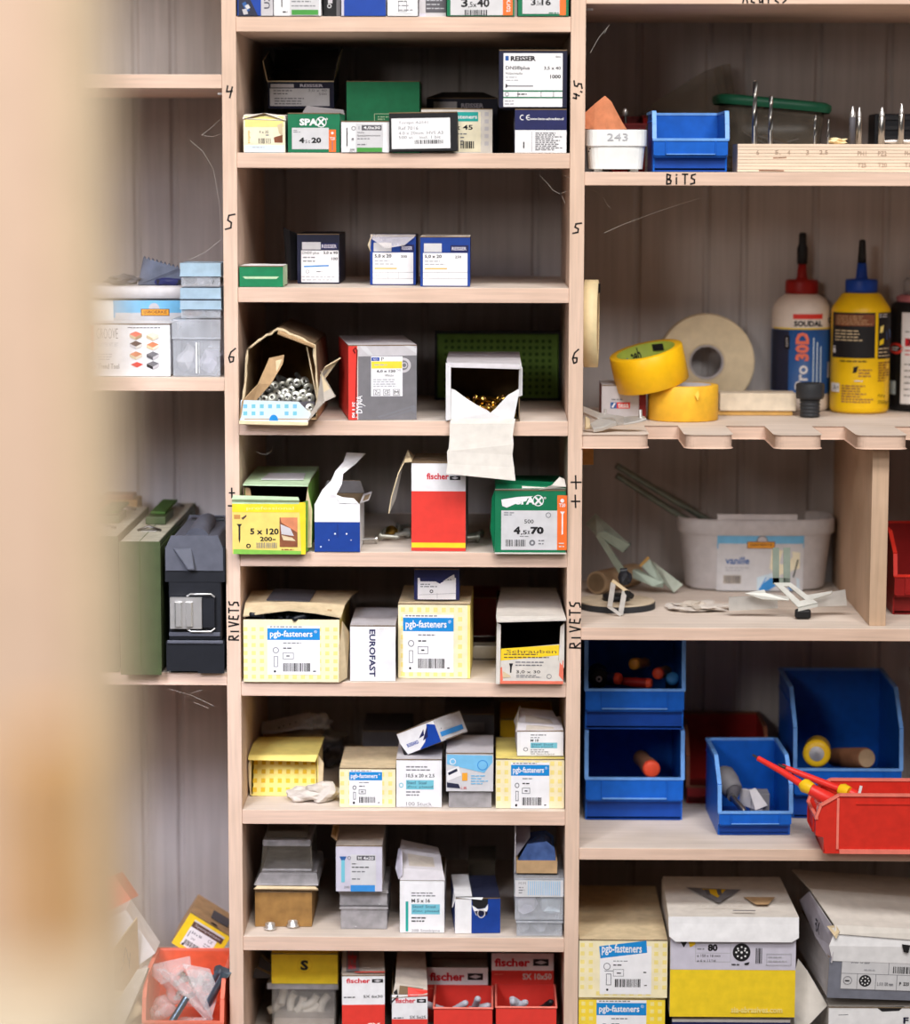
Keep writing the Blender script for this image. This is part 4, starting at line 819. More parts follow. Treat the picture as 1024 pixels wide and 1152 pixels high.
for i, (u, v) in enumerate(((314, 818), (319, 816), (326, 814), (333, 812))): k.add([at(u - 1.5, v + 2, -.0052), at(u + 1.5, v + 1.4, -.0052), at(u + 1.5, v - 1, -.0052), at(u - 1.5, v - .4, -.0052)], [(0, 1, 2, 3)], 'ink_grey')
k.blob(tuple(at(358, 812)), (.012, .012, .009), 'film', 3, 3, .6); k.build('bag', o.root)
k = MB(); k.blob(tuple(at(352, 826, .02)), (.042, .03, .012), 'film_dark', 13, 3, .3); k.blob(tuple(at(370, 843, .02)), (.024, .03, .02), 'grey_dark', 14, 3, .3); k.build('loose_film', o.root)
k = MB(); k.box(at(325, 850).x - .034, at(325, 850).x + .045, .0, .05, 0, at(325, 826).z, 'kraft_dark'); k.build('lower_fold', o.root)
wl = carton('bolt_box', 'white printed carton with a tilted swoosh box resting on it', 'box', (446, 854, 497, 900), z, .018, .12, {'front': 'white', 'right': 'lavender', 'all': 'white'}, lidm='grey_pale',
       sticker=[R(450, 856, 495, 899, 'paper'), LN(457, 860, 488, 866, 2), T('10,5 x 20 x 2,5', 457, 868, 489, 872, 'ink', .02), R(457, 874, 488, 883, 'teal_pale'), T('Steel  Staal', 458, 875, 480, 878, 'label_dark'), T('Zinc plated', 458, 879.5, 487, 882), LN(457, 884, 482, 890, 2), RG(451.5, 879, 2.4, .8, 'teal_pale'), T('100 Stuck', 457, 895, 486, 898.5, 'ink_grey')])
c = Carton('bolt_box', 'tilted white box with blue swoosh lying on the other white box', 'box', (448, 826, 500, 852), None, .03, .07, {'front': 'white', 'right': 'paper_grey', 'all': 'lavender'}, lidm='grey_pale', yaw=-.5, roll=-.42,
       pr=[PG([(470, 852), (480, 846), (486, 838), (490, 828), (500, 832), (500, 852)], 'royal'), PG([(474, 840), (484, 832), (482, 839)], 'navy'), PG([(478, 844), (490, 830), (486, 842)], 'navy'), T('BOSSARD', 456, 841, 472, 845, 'royal', .03), PG([(448, 838), (453, 852), (448, 852)], 'ink')])
c.root.location.z = wl.o.z + wl.h + .011; c.root.location.x += .002
k = MB(); prints(k, [R(3, 3, 60, 22, 'grey_pale'), R(3, 23, 60, 32, 'sky_deep'), R(8, 6, 20, 18, 'label_dark')], lambda u, v: (u / 1000 + .002, (40 - v) / 1000 * .7), lambda x, zz, oo: (c.w / 2 + oo, x, zz)); k.build('label', c.root)
c.done()
lb = carton('clear_box'.replace('clear_box', 'plastic_box'), 'flat clear plastic box under the carton with a pale blue printed lid', 'box', (505, 891, 553, 902), z, .018, .11, 'clear_dusty', inner='clear_dusty')
carton('bolt_box', 'carton with pale blue printed top and spanner picture on a clear box', 'box', (502, 847, 555, 891.5), lb.o.z + lb.h + .0012, .014, .11, {'front': 'paper_grey', 'all': 'grey_pale'}, lidm='grey_pale',
       sticker=[PG([(503, 849), (554, 850), (554, 858), (545, 870), (503, 860)], 'sky_print'), RG(509.5, 857, 3.5, .9, 'white'), PG([(503, 868), (516, 862), (519, 873), (503, 880)], 'white'), PG([(503, 881), (516, 883), (518, 888), (503, 887)], 'label_dark'), PG([(504, 870), (514, 865), (515, 868), (505, 873)], 'label_dark'), R(520, 870, 526, 879, 'orange_label'), LN(530, 872, 551, 884, 4, 'sky_print'), T('L 80', 519, 886, 525, 889, 'red_text'), RG(543, 861, 6, 1, 'sky_deep')])
by = carton('bolt_carton', 'wide yellow gingham carton with a small white box on its right half', 'box', (558, 853.5, 635, 902), z, .014, .13, {'front': 'pgb_card', 'all': 'yellow_pale'}, lidm='yellow_pale', pr=[pgb_print(559, 856, 634, 901, 8.6, 4.4)], sticker=pgb_label(575, 857, 618, 902))
c = Carton('bolt_box', 'small white box reading M 10 with crushed lid on the yellow carton', 'box', (582, 822, 634, 854), by.o.z + by.h + .0012, .022, .09, {'front': 'white', 'left': 'lavender', 'all': 'white'}, lidm='grey_pale', yaw=.02,
       sticker=[R(586, 823, 632, 853, 'paper'), LN(597, 826, 622, 829, 1), LN(597, 829.5, 608, 832, 1), T('M 10', 597, 832.5, 606, 836, 'ink', .03), R(597, 837, 627, 844, 'teal_pale'), T('Steel Staal', 598, 838, 622, 840.5, 'label_dark'), T('Zinc plated', 598, 841.3, 622, 843.5, 'label_dark'), RG(591.5, 845.5, 2.6, .8), LN(597, 845, 621, 850, 2), T('50 Stuck/pce', 597, 850, 624, 853, 'ink_grey')])
X, h, L = c.w / 2, c.h, c.L
k = MB(); k.strip([((-X - .002, .0, h - .001), (X, -.001, h + .001)), ((-X + .001, .012, h + .008), (X - .002, .012, h + .004)), ((-X + .003, .05, h + .015), (X - .006, .05, h + .005)), ((-X + .004, .09, h + .012), (X - .01, .09, h + .008))], .0012, 'grey_pale', 'card_grey'); k.slab([(-X, .0, h), (-X - .002, .06, h), (-X + .006, .06, h + .02), (-X + .002, .02, h + .014)], .001, 'card_grey'); k.build('crushed_lid', c.root); c.done()
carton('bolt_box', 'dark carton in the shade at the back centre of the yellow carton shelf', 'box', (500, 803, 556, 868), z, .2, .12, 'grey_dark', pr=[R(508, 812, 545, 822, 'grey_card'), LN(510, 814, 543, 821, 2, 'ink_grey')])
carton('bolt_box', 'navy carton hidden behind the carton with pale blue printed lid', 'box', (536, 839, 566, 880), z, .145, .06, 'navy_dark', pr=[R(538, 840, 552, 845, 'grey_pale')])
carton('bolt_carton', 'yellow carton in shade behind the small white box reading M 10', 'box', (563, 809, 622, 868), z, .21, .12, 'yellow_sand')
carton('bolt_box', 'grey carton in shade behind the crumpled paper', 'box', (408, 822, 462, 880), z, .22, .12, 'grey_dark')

# ================================================================== shelf with the clear boxes
z = ZS[7]
c = carton('cardboard_box', 'small brown cardboard box under a dusty plastic container', 'box', (287, 1003, 351, 1037), z, .045, .13, 'kraft_dark', lidm='kraft')
q = H('plastic_container', 'dusty clear container with a wide lid standing on the brown cardboard box', 'container', 322, 1002, c.d - .004)
q.root.location.z = c.o.z + c.h + .0015; q.o.z = q.root.location.z; at = q.at; s1 = S(q.d)
W = 37 * s1
k = MB(); k.strip([((-W, 0, .002), (W, 0, .001)), ((-W, -.004, .004), (W, -.004, .004)), ((-W + .004, 0, .007), (W - .003, 0, .006)), ((-W + .01, .13, .007), (W - .008, .13, .006))], .002, 'kraft_pale', 'card_grey'); o = k.build('paper_edge', q.root)
k = MB(); k.prism([(-W + .002, .008), (W - .001, .008), (W - .003, .022), (-W + .008, .022)], 'y', .002, .12, 'clear_dusty'); k.box(-W, W, -.001, .124, .0075, .0095, 'clear_dusty'); k.build('base_tray', q.root, .002)
k = MB(); w2 = 27 * s1; k.prism([(-w2 - .002, .0225), (w2 + .001, .0225), (w2, .055), (-w2 + .001, .055)], 'y', .016, .11, 'clear_dark'); k.box(-w2 - .002, w2 + .002, .013, .112, .0225, .026, 'clear_dusty'); k.build('bin', q.root, .003)
k = MB(); k.box(-w2 - .001, w2 + .001, .014, .112, .0552, .064, 'clear_dusty'); k.box(-w2 + .003, w2 - .004, .02, .11, .0645, .074, 'clear_dark'); k.build('lid', q.root, .002)
ref = None
for u, v in ((304, 1046.5), (329.5, 1044)):
    p = P(u, v, max(.004, Dz(u, v, z))); p.z = z + .0012
    if ref is None:
        b = MB(); b.lathe([(.0042, .0006), (.0075, .0006), (.0082, .002), (.0082, .0028), (.0064, .0034), (.0064, .0078), (.0058, .0084), (.0042, .0084), (.0042, .0006)], 'chrome', 6 if 0 else 18); ref = o = b.build('hex_nut')
    else: o = ref.copy(); col.objects.link(o)
    o.location = p
    tag(o, 'shiny flanged nut before the brown cardboard box, nearer the upright' if u < 310 else 'shiny flanged nut before the brown cardboard box, farther from the upright', 'nut', 'two loose flanged nuts')
# clear stack with a white box on it
def clear_box(name, lab, rect, zz, d, L, mat, cont=None, lidh=.22, grp=None, lid=True):
    x0, y0, x1, y1 = rect
    c = H(name, lab, 'container', (x0 + x1) / 2, y1, d, zz, grp)
    w = (x1 - x0) * S(d) / 2; h = P((x0 + x1) / 2, y0, d).z - c.o.z; hl = h * lidh if lid else 0; t = .0014
    k = MB()
    k.box(-w + .001, w - .001, .001, .001 + t, t, h - hl, mat); k.box(-w + .001, w - .001, L - t, L, t, h - hl, mat)
    k.box(-w + .001, -w + .001 + t, .001 + t, L - t, t, h - hl, mat); k.box(w - .001 - t, w - .001, .001 + t, L - t, t, h - hl, mat); k.box(-w + .001, w - .001, .001, L, 0, t, mat)
    k.build('box', c.root)
    if lid:
        k = MB(); k.box(-w, w, -.0004, t, h - hl, h, mat); k.box(-w, w, L - t, L, h - hl, h, mat); k.box(-w, -w + t, t, L - t, h - hl, h, mat); k.box(w - t, w, t, L - t, h - hl, h, mat); k.box(-w, w, 0, L, h - t, h, mat); k.box(-w - .0006, w + .0006, -.001, .0, h - hl, h - hl + .0016, mat); k.build('lid', c.root)
    if cont:
        k = MB()
        for i, (m, f) in enumerate(cont): k.blob((-w + 2 * w * (i + .5) / len(cont), L * .45, h * f * .5), (w / len(cont) * .9, L * .4, h * f * .48), m, i + int(x0), 2, .3)
        o = k.build('small_parts', c.root); o['kind'] = 'stuff'
    c.h = h; c.w = w
    return c
b1 = clear_box('plastic_box', 'frosted clear plastic box, lower of the two under a small white carton', (382, 1020, 437, 1041), z, .035, .12, 'clear_dusty', [('grey_pale', .6), ('grey_card', .5)], .1)
b2 = clear_box('plastic_box', 'frosted clear plastic box, upper of the two under a small white carton', (381, 1001, 437, 1020), b1.o.z + b1.h + .0008, .035, .12, 'clear_dusty', [('grey_dark', .6), ('grey_pale', .5)], .2)
c = Carton('bolt_box', 'white carton with a bright blue stripe standing on two frosted boxes', 'box', (378, 951, 430, 1001), b2.o.z + b2.h + .0008, .022, .11, {'front': 'lavender', 'all': 'card_white'}, lidm='card_grey',
       sticker=[R(394.5, 961, 423, 1001, 'paper_grey'), R(394.5, 994, 422, 1001, 'sky_deep'), R(401.5, 962, 422, 967, 'grey_dark'), T('M 4x20', 403, 963, 420.5, 966.3, 'white', .02), R(384, 963, 388, 991, 'teal_pale'), PG([(382, 963), (390, 963), (388, 967), (384, 967)], 'label_blue'), RG(393, 964.5, 2, .6), LN(396, 970, 405, 972, 1, 'ink'), LN(396, 973.5, 416, 976, 1, 'ink'), LN(396, 978, 414, 981, 1), LN(396, 986, 410, 989, 1), T('200', 387, 995, 393, 997.5, 'ink_grey')])
X, h, L = c.w / 2, c.h, c.L
k = MB(); k.slab([(-X, .02, h), (-X - .008, .03, h + .004), (-X - .006, .05, h + .016), (-X + .002, .06, h + .014)], .0012, 'kraft', 'kraft_dark'); k.build('flap', c.root); c.done()
clear_box('plastic_box', 'dusty dark clear box behind the white carton with a bright blue stripe', (381, 930, 436, 1037), z, .2, .10, 'clear_dusty', None, .2)
c = Carton('bolt_box', 'white carton reading M 5 x 16 with a raised crumpled lid', 'box', (450, 990, 500, 1039.5), z, .02, .12, {'front': 'white', 'left': 'lavender', 'all': 'white'}, skip=('top',),
       sticker=[R(455, 993, 498, 1039, 'paper'), LN(463, 1001, 494, 1006, 2), T('M 5 x 16', 463, 1007.5, 484, 1011, 'ink', .03), R(463, 1012.5, 495, 1022, 'teal_pale'), T('Steel Staal', 464, 1013.5, 490, 1016, 'label_dark'), T('Zinc plated', 464, 1018, 494, 1020.5, 'label_dark'), LN(463, 1024, 489, 1030, 2, 'ink'), T('200 Stuck/pce', 463, 1036, 495, 1039, 'ink_grey'), R(456.5, 1010, 459.5, 1038, 'teal_print')])
X, h, L = c.w / 2, c.h, c.L; lp = c.loc
k = MB(); k.strip([((-X, -.001, h), (X + .001, -.001, h)), ((-X + .002, .012, h + .012), (X - .002, .01, h + .010)), ((-X - .002, .05, h + .028), (X - .006, .05, h + .020)), ((-X - .001, .09, h + .030), (X - .010, .09, h + .020))], .0012, 'grey_pale', 'card_grey')
k.build('lid', c.root)
k = MB(); k.slab([lp(449, 990, .003), lp(445, 983, .02), lp(448, 968, .04), lp(452, 966, .02), lp(453, 986, .0)], .001, 'lavender', 'card_inside'); k.build('flap', c.root); c.done()
c = Carton('bolt_box', 'low white and blue box with a torn thumb hole in front', 'box', (512, 1010, 563, 1044), z, .02, .11, {'front': 'blue_card', 'all': 'navy', 'left': 'blue_card'}, lidm='label_dark', yaw=.06,
       pr=[R(512, 1010, 530.5, 1044, 'white'), PG([(531, 1010), (549, 1010), (549, 1016), (545, 1020), (538, 1020.5), (532, 1018)], 'ink'), PG([(531, 1017), (538, 1021), (546, 1020), (549, 1016), (549, 1021), (546, 1027), (536, 1027), (533, 1022)], 'white'), PG([(534, 1023), (540, 1022), (549, 1023.5), (548, 1026.5), (537, 1027.5)], 'navy_dark'), RG(541.5, 1025, 4.5, 1, 'grey_pale')])
X, h, L = c.w / 2, c.h, c.L
prints(c.lid, [R(0, 0, 38, 100, 'white')], lambda u, v: (-X + u / 100 * c.w, v / 100 * L), lambda x, y, oo: (x, y, h + .0016 + oo)); c.lid.slab([(-X - .001, -.001, h + .001), (-X + .034, -.003, h - .002), (-X + .036, -.002, h + .001)], .0008, 'white'); c.lid.slab([(-X - .004, .0, h - .012), (-X, -.002, h + .001), (-X, .04, h)], .001, 'white'); c.done()
clear_box('plastic_box', 'small empty clear box in shade behind the white and blue box', (526, 968, 558, 1027), z, .21, .08, 'clear_dark', None, .1)
b3 = clear_box('plastic_box', 'clear plastic box holding metal fittings, lowest of the right stack', (580, 1036, 634, 1053), z, .006, .12, 'clear', [('grey_pale', .55), ('plug_grey', .5), ('steel_dark', .5)], .12)
b4 = clear_box('plastic_box', 'clear plastic box with a paper label across its lid edge, right stack', (578, 988, 635, 1036), b3.o.z + b3.h + .0008, .004, .12, 'clear', [('lavender', .4), ('sky_pale', .35)], .42)
k = MB(); w = b4.w; hh = b4.h
cv = lambda u, v: ((u - 578) / 57 * 2 * w - w, (1036 - v) / 48 * hh)
prints(k, [R(579, 990, 634, 1009, 'paper_grey'), T('M M', 583, 992, 591, 995, 'ink_grey'), LN(583, 997, 590, 1006, 3)] + [QR_LINE(594 + 2.4 * i, 991, 594 + 2.4 * i, 1007, .7, 'sky_print') for i in range(16)], cv, lambda x, zz, oo: (x, -.0014 - oo, zz)); k.build('label', b4.root)
c = H('cardboard_tray', 'low grey brown card tray holding crumpled blue film above the clear boxes', 'tray', 604, 988, .02); c.root.location.z = b4.o.z + b4.h + .0008
w = .026; hz = 16 * S(.02)
k = MB(); k.box(-w, w, 0, .0016, 0, hz, 'kraft'); k.box(-w, -w + .0016, 0.0016, .09, 0, hz, 'kraft'); k.box(w - .0016, w, .0016, .09, 0, hz, 'kraft'); k.box(-w, w, .0884, .09, 0, hz, 'kraft'); k.box(-w, w, 0, .09, 0, .0014, 'kraft'); k.build('tray', c.root)
k = MB(); k.slab([(-w - .001, .004, .001), (-w - .001, .09, .001), (-w - .001, .09, .065), (-w - .001, .004, .065)], .001, 'lavender', 'grey_pale'); k.slab([(-w, .02, hz), (-w, .088, hz + .044), (-w + .018, .088, hz + .045), (-w + .018, .05, hz + .018)], .001, 'lavender'); k.build('card_side', c.root)
f = H('plastic_film', 'crumpled blue see-through film sticking out of the low card tray', 'film', 604, 972, .05); f.root.location = c.root.location + Vector((0, .05, hz * .6))
k = MB(); k.prism([(-w + .004, 0), (w - .004, 0), (w - .006, .018), (w - .014, .024), (-w + .016, .021)], 'y', -.03, .03, 'film_blue'); k.build('film', f.root, .003)

# ================================================================== bottom shelf of the middle column
z = ZS[8]
q = H('plastic_tray', 'clear plastic tray of white plastic elbows under a yellow carton', 'tray', 341, 1146, .10, z); at = q.at
hw = 41 * S(.1)
zb = P(341, 1138, .10).z - q.o.z; zt = P(341, 1109, .10).z - q.o.z
k = MB(); k.box(-hw, hw, -.002, .13, zt, zt + .003, 'clear_dusty'); k.box(-hw, hw, -.0025, -.001, zt - .004, zt + .004, 'clear_dusty'); k.build('shelf_lid', q.root)
k = MB(); t = .0014; k.box(-hw + .006, hw - .004, .0, t, 0, zt, 'clear_faint'); k.box(-hw + .006, -hw + .006 + t, t, .12, 0, zt, 'clear_dark'); k.box(hw - .004 - t, hw - .004, t, .12, 0, zt, 'clear_dark'); k.box(-hw + .006, hw - .004, .118, .12, 0, zt, 'clear_dark'); k.box(-hw + .006, hw - .004, 0, .12, 0, t, 'clear_dark'); k.build('tray', q.root)
ref = None
for i, (u, v, a) in enumerate(((311, 1131, .2), (328, 1126, 1.2), (338, 1131, .4), (350, 1127, .1), (352, 1135, 0), (364, 1128, 1.5), (318, 1120, .7))):
    if ref is None:
        b = MB(); b.tube([(-.012, 0, -.004), (-.004, 0, -.003), (.004, 0, .001), (.009, 0, .008)], .0052, 'plug_white', 12); ref = o = b.build('pipe_elbow')
    else: o = ref.copy(); col.objects.link(o)
    o.location = P(u, v, .135); o.rotation_euler = (.3 * a, -a, a * 2); tag(o, 'white plastic elbow lying in the clear tray under the yellow carton', 'pipe elbow', 'white plastic elbows in the clear tray')
k = MB(); k.box(-hw + .008, hw - .006, .004, .115, .002, P(341, 1141, .12).z - q.o.z, 'card_grey'); k.build('inner_base', q.root)
yb = carton('screw_box', 'bright yellow carton marked with a round black S on the clear tray', 'box', (305.5, 1072, 380, 1106), None, .095, .10, 'yellow', pr=[T('S', 338, 1079.5, 347, 1091, 'ink', .05), RG(343, 1085, 8.4, .5, 'yellow_sand')])
yb.root.location.z = q.o.z + zt + .0044
o = H('paper_slip', 'folded grey paper scraps beside the yellow carton marked S', 'paper', 296, 1104, .12); o.root.location.z = q.o.z + zt + .004
k = MB(); k.slab([(-.014, 0, .0), (.008, 0, 0), (.010, .0, .004), (-.010, .0, .014)], .01, 'grey_dark', 'card_grey'); k.slab([(-.01, .03, .002), (.008, .03, .0), (.010, .03, .008), (-.006, .03, .022)], .01, 'grey_dark', 'card_grey'); k.build('paper', o.root)
def fisch(rect, d, L, lab, bits, size, yaw=0):
    x0, y0, x1, y1 = rect
    w = x1 - x0
    c = Carton('plug_box', lab, 'box', rect, z, d, L, {'front': 'white', 'left': 'grey_pale', 'all': 'white'}, lidm='card_grey', yaw=yaw,
        pr=[R(x0, y0 + .36 * (y1 - y0) if bits == 0 else y0 + 36, x1, y1, 'red'), T('fischer', x0 + .1 * w, y0 + 4, x0 + .66 * w, y0 + 10, 'red_text', .03), R(x0 + .7 * w, y0 + 5, x0 + .96 * w, y0 + 9.5, 'ink'), PG([(x0 + .74 * w, y0 + 7.2), (x0 + .83 * w, y0 + 5.8), (x0 + .92 * w, y0 + 7.2), (x0 + .83 * w, y0 + 8.8)], 'grey_pale'), LN(x0 + 2, y0 + 26, x0 + .4 * w, y0 + 30, 1, 'ink'), T(size, x0 + .5 * w, y0 + 25, x0 + .95 * w, y0 + 28.5, 'ink', .01), T('SX', x0 + .6 * w, y0 + 60, x0 + .9 * w, y0 + 66, 'white', .03)])
    X, h = c.w / 2, c.h
    prints(c.lid, [R(10, 10, 40, 95, 'grey_card'), T('fischer', 14, 30, 34, 90, 'red_text', .02), R(30, 2, 100, 7, 'red')], lambda u, v: (-X + u / 100 * c.w, (100 - v) / 100 * L if v > 8 else .0 + v / 100 * L * .6), lambda x, y, oo: (x, y, h + .0025 + oo))
    return c
c = fisch((385, 1097, 433, 1200), .02, .16, 'tall red and white carton beside the yellow one marked S', 0, 'SX 6x30', .05); c.done()
c = fisch((441, 1119, 481, 1200), .0, .16, 'shorter red and white carton with its lid lifting at the left corner', 0, 'SX 5x25', .03)
X, h = c.w / 2, c.h
c.lid = MB(); c.lid.strip([((-X, -.001, h - .004), (X, -.001, h)), ((-X + .004, .012, h + .012), (X, .012, h + .006)), ((-X + .006, .10, h + .022), (X - .002, .10, h + .020)), ((-X + .008, .15, h + .026), (X - .004, .15, h + .022))], .0012, 'card_grey', 'card_inside')
c.lid.slab([(-X * .1, -.0015, h - .002), (X, -.0015, h - .001), (X, .006, h + .004), (-X * .1, .006, h + .008)], .0008, 'red'); c.lid.slab([(-X - .002, -.001, h - .012), (-X + .008, -.001, h - .002), (-X + .006, .004, h + .006), (-X - .002, .004, h - .002)], .001, 'ink'); c.done()
def display(lab, lid, tray, d, size, plugs, lab2):
    x0, y0, x1, y1 = lid; u0, v0, u1, v1 = tray
    c = H('plug_display_box', lab, 'box', (u0 + u1) / 2, 1200, d, z); at = c.at
    dl = .10
    k = MB(); a0 = at(x0, 1150, dl); a1 = at(x1, y0, dl)
    k.box(a0.x, a1.x, a0.y, a0.y + .0016, 0, a1.z, 'white'); 
    cv = lambda u, v: ((at(u, v, dl)).x, (at(u, v, dl)).z)
    W = x1 - x0
    prints(k, [R(x0, y0 + 19, x1, 1150, 'red'), T('fischer', x0 + .05 * W, y0 + 5, x0 + .62 * W, y0 + 14.5, 'red_text', .04), R(x0 + .67 * W, y0 + 6, x0 + .92 * W, y0 + 13.5, 'ink'), PG([(x0 + .7 * W, y0 + 9.7), (x0 + .8 * W, y0 + 7.5), (x0 + .89 * W, y0 + 9.7), (x0 + .8 * W, y0 + 12)], 'grey_pale'), T(size, x0 + .5 * W, y0 + 22, x0 + .97 * W, y0 + 29, 'card_white', .03), LN(x0 + 3, y0 + 22, x0 + .3 * W, y0 + 24, 1, 'coral')], cv, lambda x, zz, oo: (x, a0.y - oo, zz)); k.build('display_lid', c.root)
    k = MB()
    zt = at(u0, v0 + 16, 0).z; zk = at(u0, v0, dl).z
    A = at(u0, v1 + 2, 0); B = at(u1, v1 - 2, 0)
    xa, xb = at(u0 + 5, 1150).x, at(u1 - 1, 1150).x
    k.box(xa, xb, 0, .0016, 0, zt, 'red'); k.box(xa, xb, dl - .004, dl - .0024, 0, zt, 'red'); k.box(xa, xa + .0016, .0016, dl - .004, 0, zt, 'red'); k.box(xb - .0016, xb, .0016, dl - .004, 0, zt, 'red'); k.box(xa, xb, 0, dl - .004, 0, zt - .045, 'red_dark')
    k.build('tray', c.root)
    k = MB()
    for seg in (((xa, 0), (xb, 0)), ((xa, 0), (xa, dl - .004)), ((xb, 0), (xb, dl - .004))): k.tube([(seg[0][0], seg[0][1], zt), (seg[1][0], seg[1][1], zt)], .0014, 'red_rim', 8)
    o = k.build('rim', c.root); o['label'] = 'pale worn rim of the red tray'
    ref = None
    for i, (u, v, ang, m) in enumerate(plugs):
        b = MB(); b.lathe([(0, 0), (.0044, 0), (.005, .002), (.0044, .004), (.0044, .026), (.0028, .03), (0, .03)], m, 12)
        o = b.build('plastic_plug'); o.location = P(u, v, d + .055); o.location.z = max(o.location.z, c.o.z + zt - .02); o.rotation_euler = (.9, ang, ang * .7)
        tag(o, lab2 if m != 'black' else 'single black wall plug lying in the right red tray', 'wall plug', lab2 if m != 'black' else None)
    return c
display('open red plug box with printed lid reading SX 8x40', (480, 1089, 549, 1125), (483, 1118, 555, 1153), .0, 'SX 8x40', [(498, 1138, -.8, 'plug_grey'), (511, 1140, .5, 'plug_grey'), (535, 1132, .1, 'plug_grey'), (528, 1139, 1.1, 'plug_grey')], 'grey wall plug lying in the red tray under the SX 8x40 lid')
display('open red plug box with taller printed lid reading SX 10x50', (553, 1073, 623, 1125), (553, 1117, 627, 1153), .0, 'SX 10x50', [(582, 1138, -.2, 'plug_grey'), (589, 1132, -.5, 'plug_grey'), (576, 1140, .6, 'plug_grey'), (609, 1137, .4, 'black')], 'grey wall plug lying in the red tray under the SX 10x50 lid')
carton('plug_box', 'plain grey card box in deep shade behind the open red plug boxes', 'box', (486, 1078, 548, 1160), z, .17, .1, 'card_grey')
# ================================================================== shared builders for bins and bent sheet metal
def stack_bin(name, lab, rect, z, d, L, hpx, mats=('bin_blue', 'bin_blue_dark', 'bin_rim_highlight'), yaw=0, ys=.35, W=None, Hb=None, hf=None, group=None, foot=True, at=None):
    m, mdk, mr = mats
    if at is None:
        x0, y0, x1, y1 = rect
        c = H(name, lab, 'bin', (x0 + x1) / 2, y1, d, z, group)
        w = (x1 - x0) * S(c.d) / 2; hf = P((x0 + x1) / 2, y0, c.d).z - c.o.z
        Hb = P((x0 + x1) / 2, hpx, c.d + L * ys).z - c.o.z
    else:
        c = H(name, lab, 'bin', at[0], at[1], d, z, group); w = W / 2
    c.root.rotation_euler = (0, 0, yaw)
    t = .0022
    k = MB()
    side = [(.012, 0), (L, 0), (L, Hb), (L * ys, Hb), (.006, hf + (Hb - hf) * .55), (.0, hf), (.0, hf * .52), (.010, hf * .45)]
    k.prism(side, 'x', -w, -w + t, m); k.prism(side, 'x', w - t, w, m)
    k.box(-w + t, w - t, .0, t, hf * .5, hf, m); k.box(-w + t, w - t, .0105, .0105 + t, 0, hf * .5, mdk); k.box(-w + t, w - t, t, .0105, hf * .5 - t, hf * .5, m)
    k.box(-w + t, w - t, L - t, L, 0, Hb, m); k.box(-w + t, w - t, .0105, L - t, .002, .002 + t, mdk)
    k.box(-w - .0012, -w, .05, L - .004, Hb * .84, Hb * .87, m); k.box(w, w + .0012, .05, L - .004, Hb * .84, Hb * .87, m)
    o = k.build('bin', c.root)
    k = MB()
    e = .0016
    path = [(L, Hb), (L * ys, Hb), (.006, hf + (Hb - hf) * .55), (.0, hf)]  # rim bars in a lighter colour, painting in the edge highlight
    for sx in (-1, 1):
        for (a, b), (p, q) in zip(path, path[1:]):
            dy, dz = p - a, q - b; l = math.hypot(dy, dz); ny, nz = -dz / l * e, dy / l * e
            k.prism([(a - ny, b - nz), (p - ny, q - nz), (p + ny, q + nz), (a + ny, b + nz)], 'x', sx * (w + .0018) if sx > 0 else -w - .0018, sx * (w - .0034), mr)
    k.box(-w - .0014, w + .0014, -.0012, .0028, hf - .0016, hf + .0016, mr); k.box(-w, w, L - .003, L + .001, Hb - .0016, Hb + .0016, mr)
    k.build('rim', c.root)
    k = MB()
    q = w * .66
    k.box(-q, q, -.0022, -.0002, hf * .53, hf * .56, mr if m == 'bin_blue' else m); k.box(-q - .0012, -q, -.002, -.0002, hf * .55, hf * .97, m); k.box(q, q + .0012, -.002, -.0002, hf * .55, hf * .97, m)
    k.build('label_slot', c.root)
    c.w = w; c.hf = hf; c.Hb = Hb; c.L = L
    return c
def plate(mb, p, q, w, t, m, up=(0, -1, 0)):       # flat bar from p to q, w wide, t thick, facing "up"
    p, q = Vector(p), Vector(q); a = (q - p).normalized(); u = Vector(up); u = (u - a * u.dot(a)).normalized(); s = a.cross(u)
    v = [r + s * i * w / 2 + u * j * t / 2 for r in (p, q) for i in (-1, 1) for j in (-1, 1)]
    mb.add(v, [(0, 1, 3, 2), (4, 6, 7, 5), (0, 4, 5, 1), (2, 3, 7, 6), (0, 2, 6, 4), (1, 5, 7, 3)], m)

# ================================================================== right column, shelf marked BITS
z = ZR[1]
c = H('plastic_tub', 'chipped white plastic tub holding a clay shard on the shelf marked BITS', 'tub', 694, 191, .015, z); s1 = S(.015)
k = MB()
def rtub(mb, secs, m, n=28, ex=5):                # rounded rectangular loft: (half width, half depth, z)
    v = []
    for hw, hd, zz in secs:
        for i in range(n):
            a = 2 * math.pi * (i + .5) / n
            cx, sy = math.cos(a), math.sin(a)
            v.append((hw * math.copysign(abs(cx) ** (2 / ex), cx), hd * math.copysign(abs(sy) ** (2 / ex), sy) , zz))
    f = []
    for j in range(len(secs) - 1): f += [(j * n + i, j * n + (i + 1) % n, (j + 1) * n + (i + 1) % n, (j + 1) * n + i) for i in range(n)]
    return v, f
hz = 46 * s1; hd = .045
v, f = rtub(k, [(.0, .0, .003), (29 * s1, hd - .006, .003), (30 * s1, hd - .004, .003), (32.5 * s1, hd - .002, hz * .6), (33 * s1, hd - .0015, hz * .61), (34.5 * s1, hd, hz * .61), (34.8 * s1, hd, hz), (33.3 * s1, hd - .002, hz), (31 * s1, hd - .004, hz * .6), (28 * s1, hd - .008, .006), (0, 0, .006)], 'tub_white')
k.add([(a, b + hd, e) for a, b, e in v], f, 'tub_white')
for u, e in ((-20, 1), (20, 1)): k.box(u * s1 - .005, u * s1 + .005, hd - .03, hd + .03, 0, .003, 'tub_white')
k.build('tub', c.root, .0006)
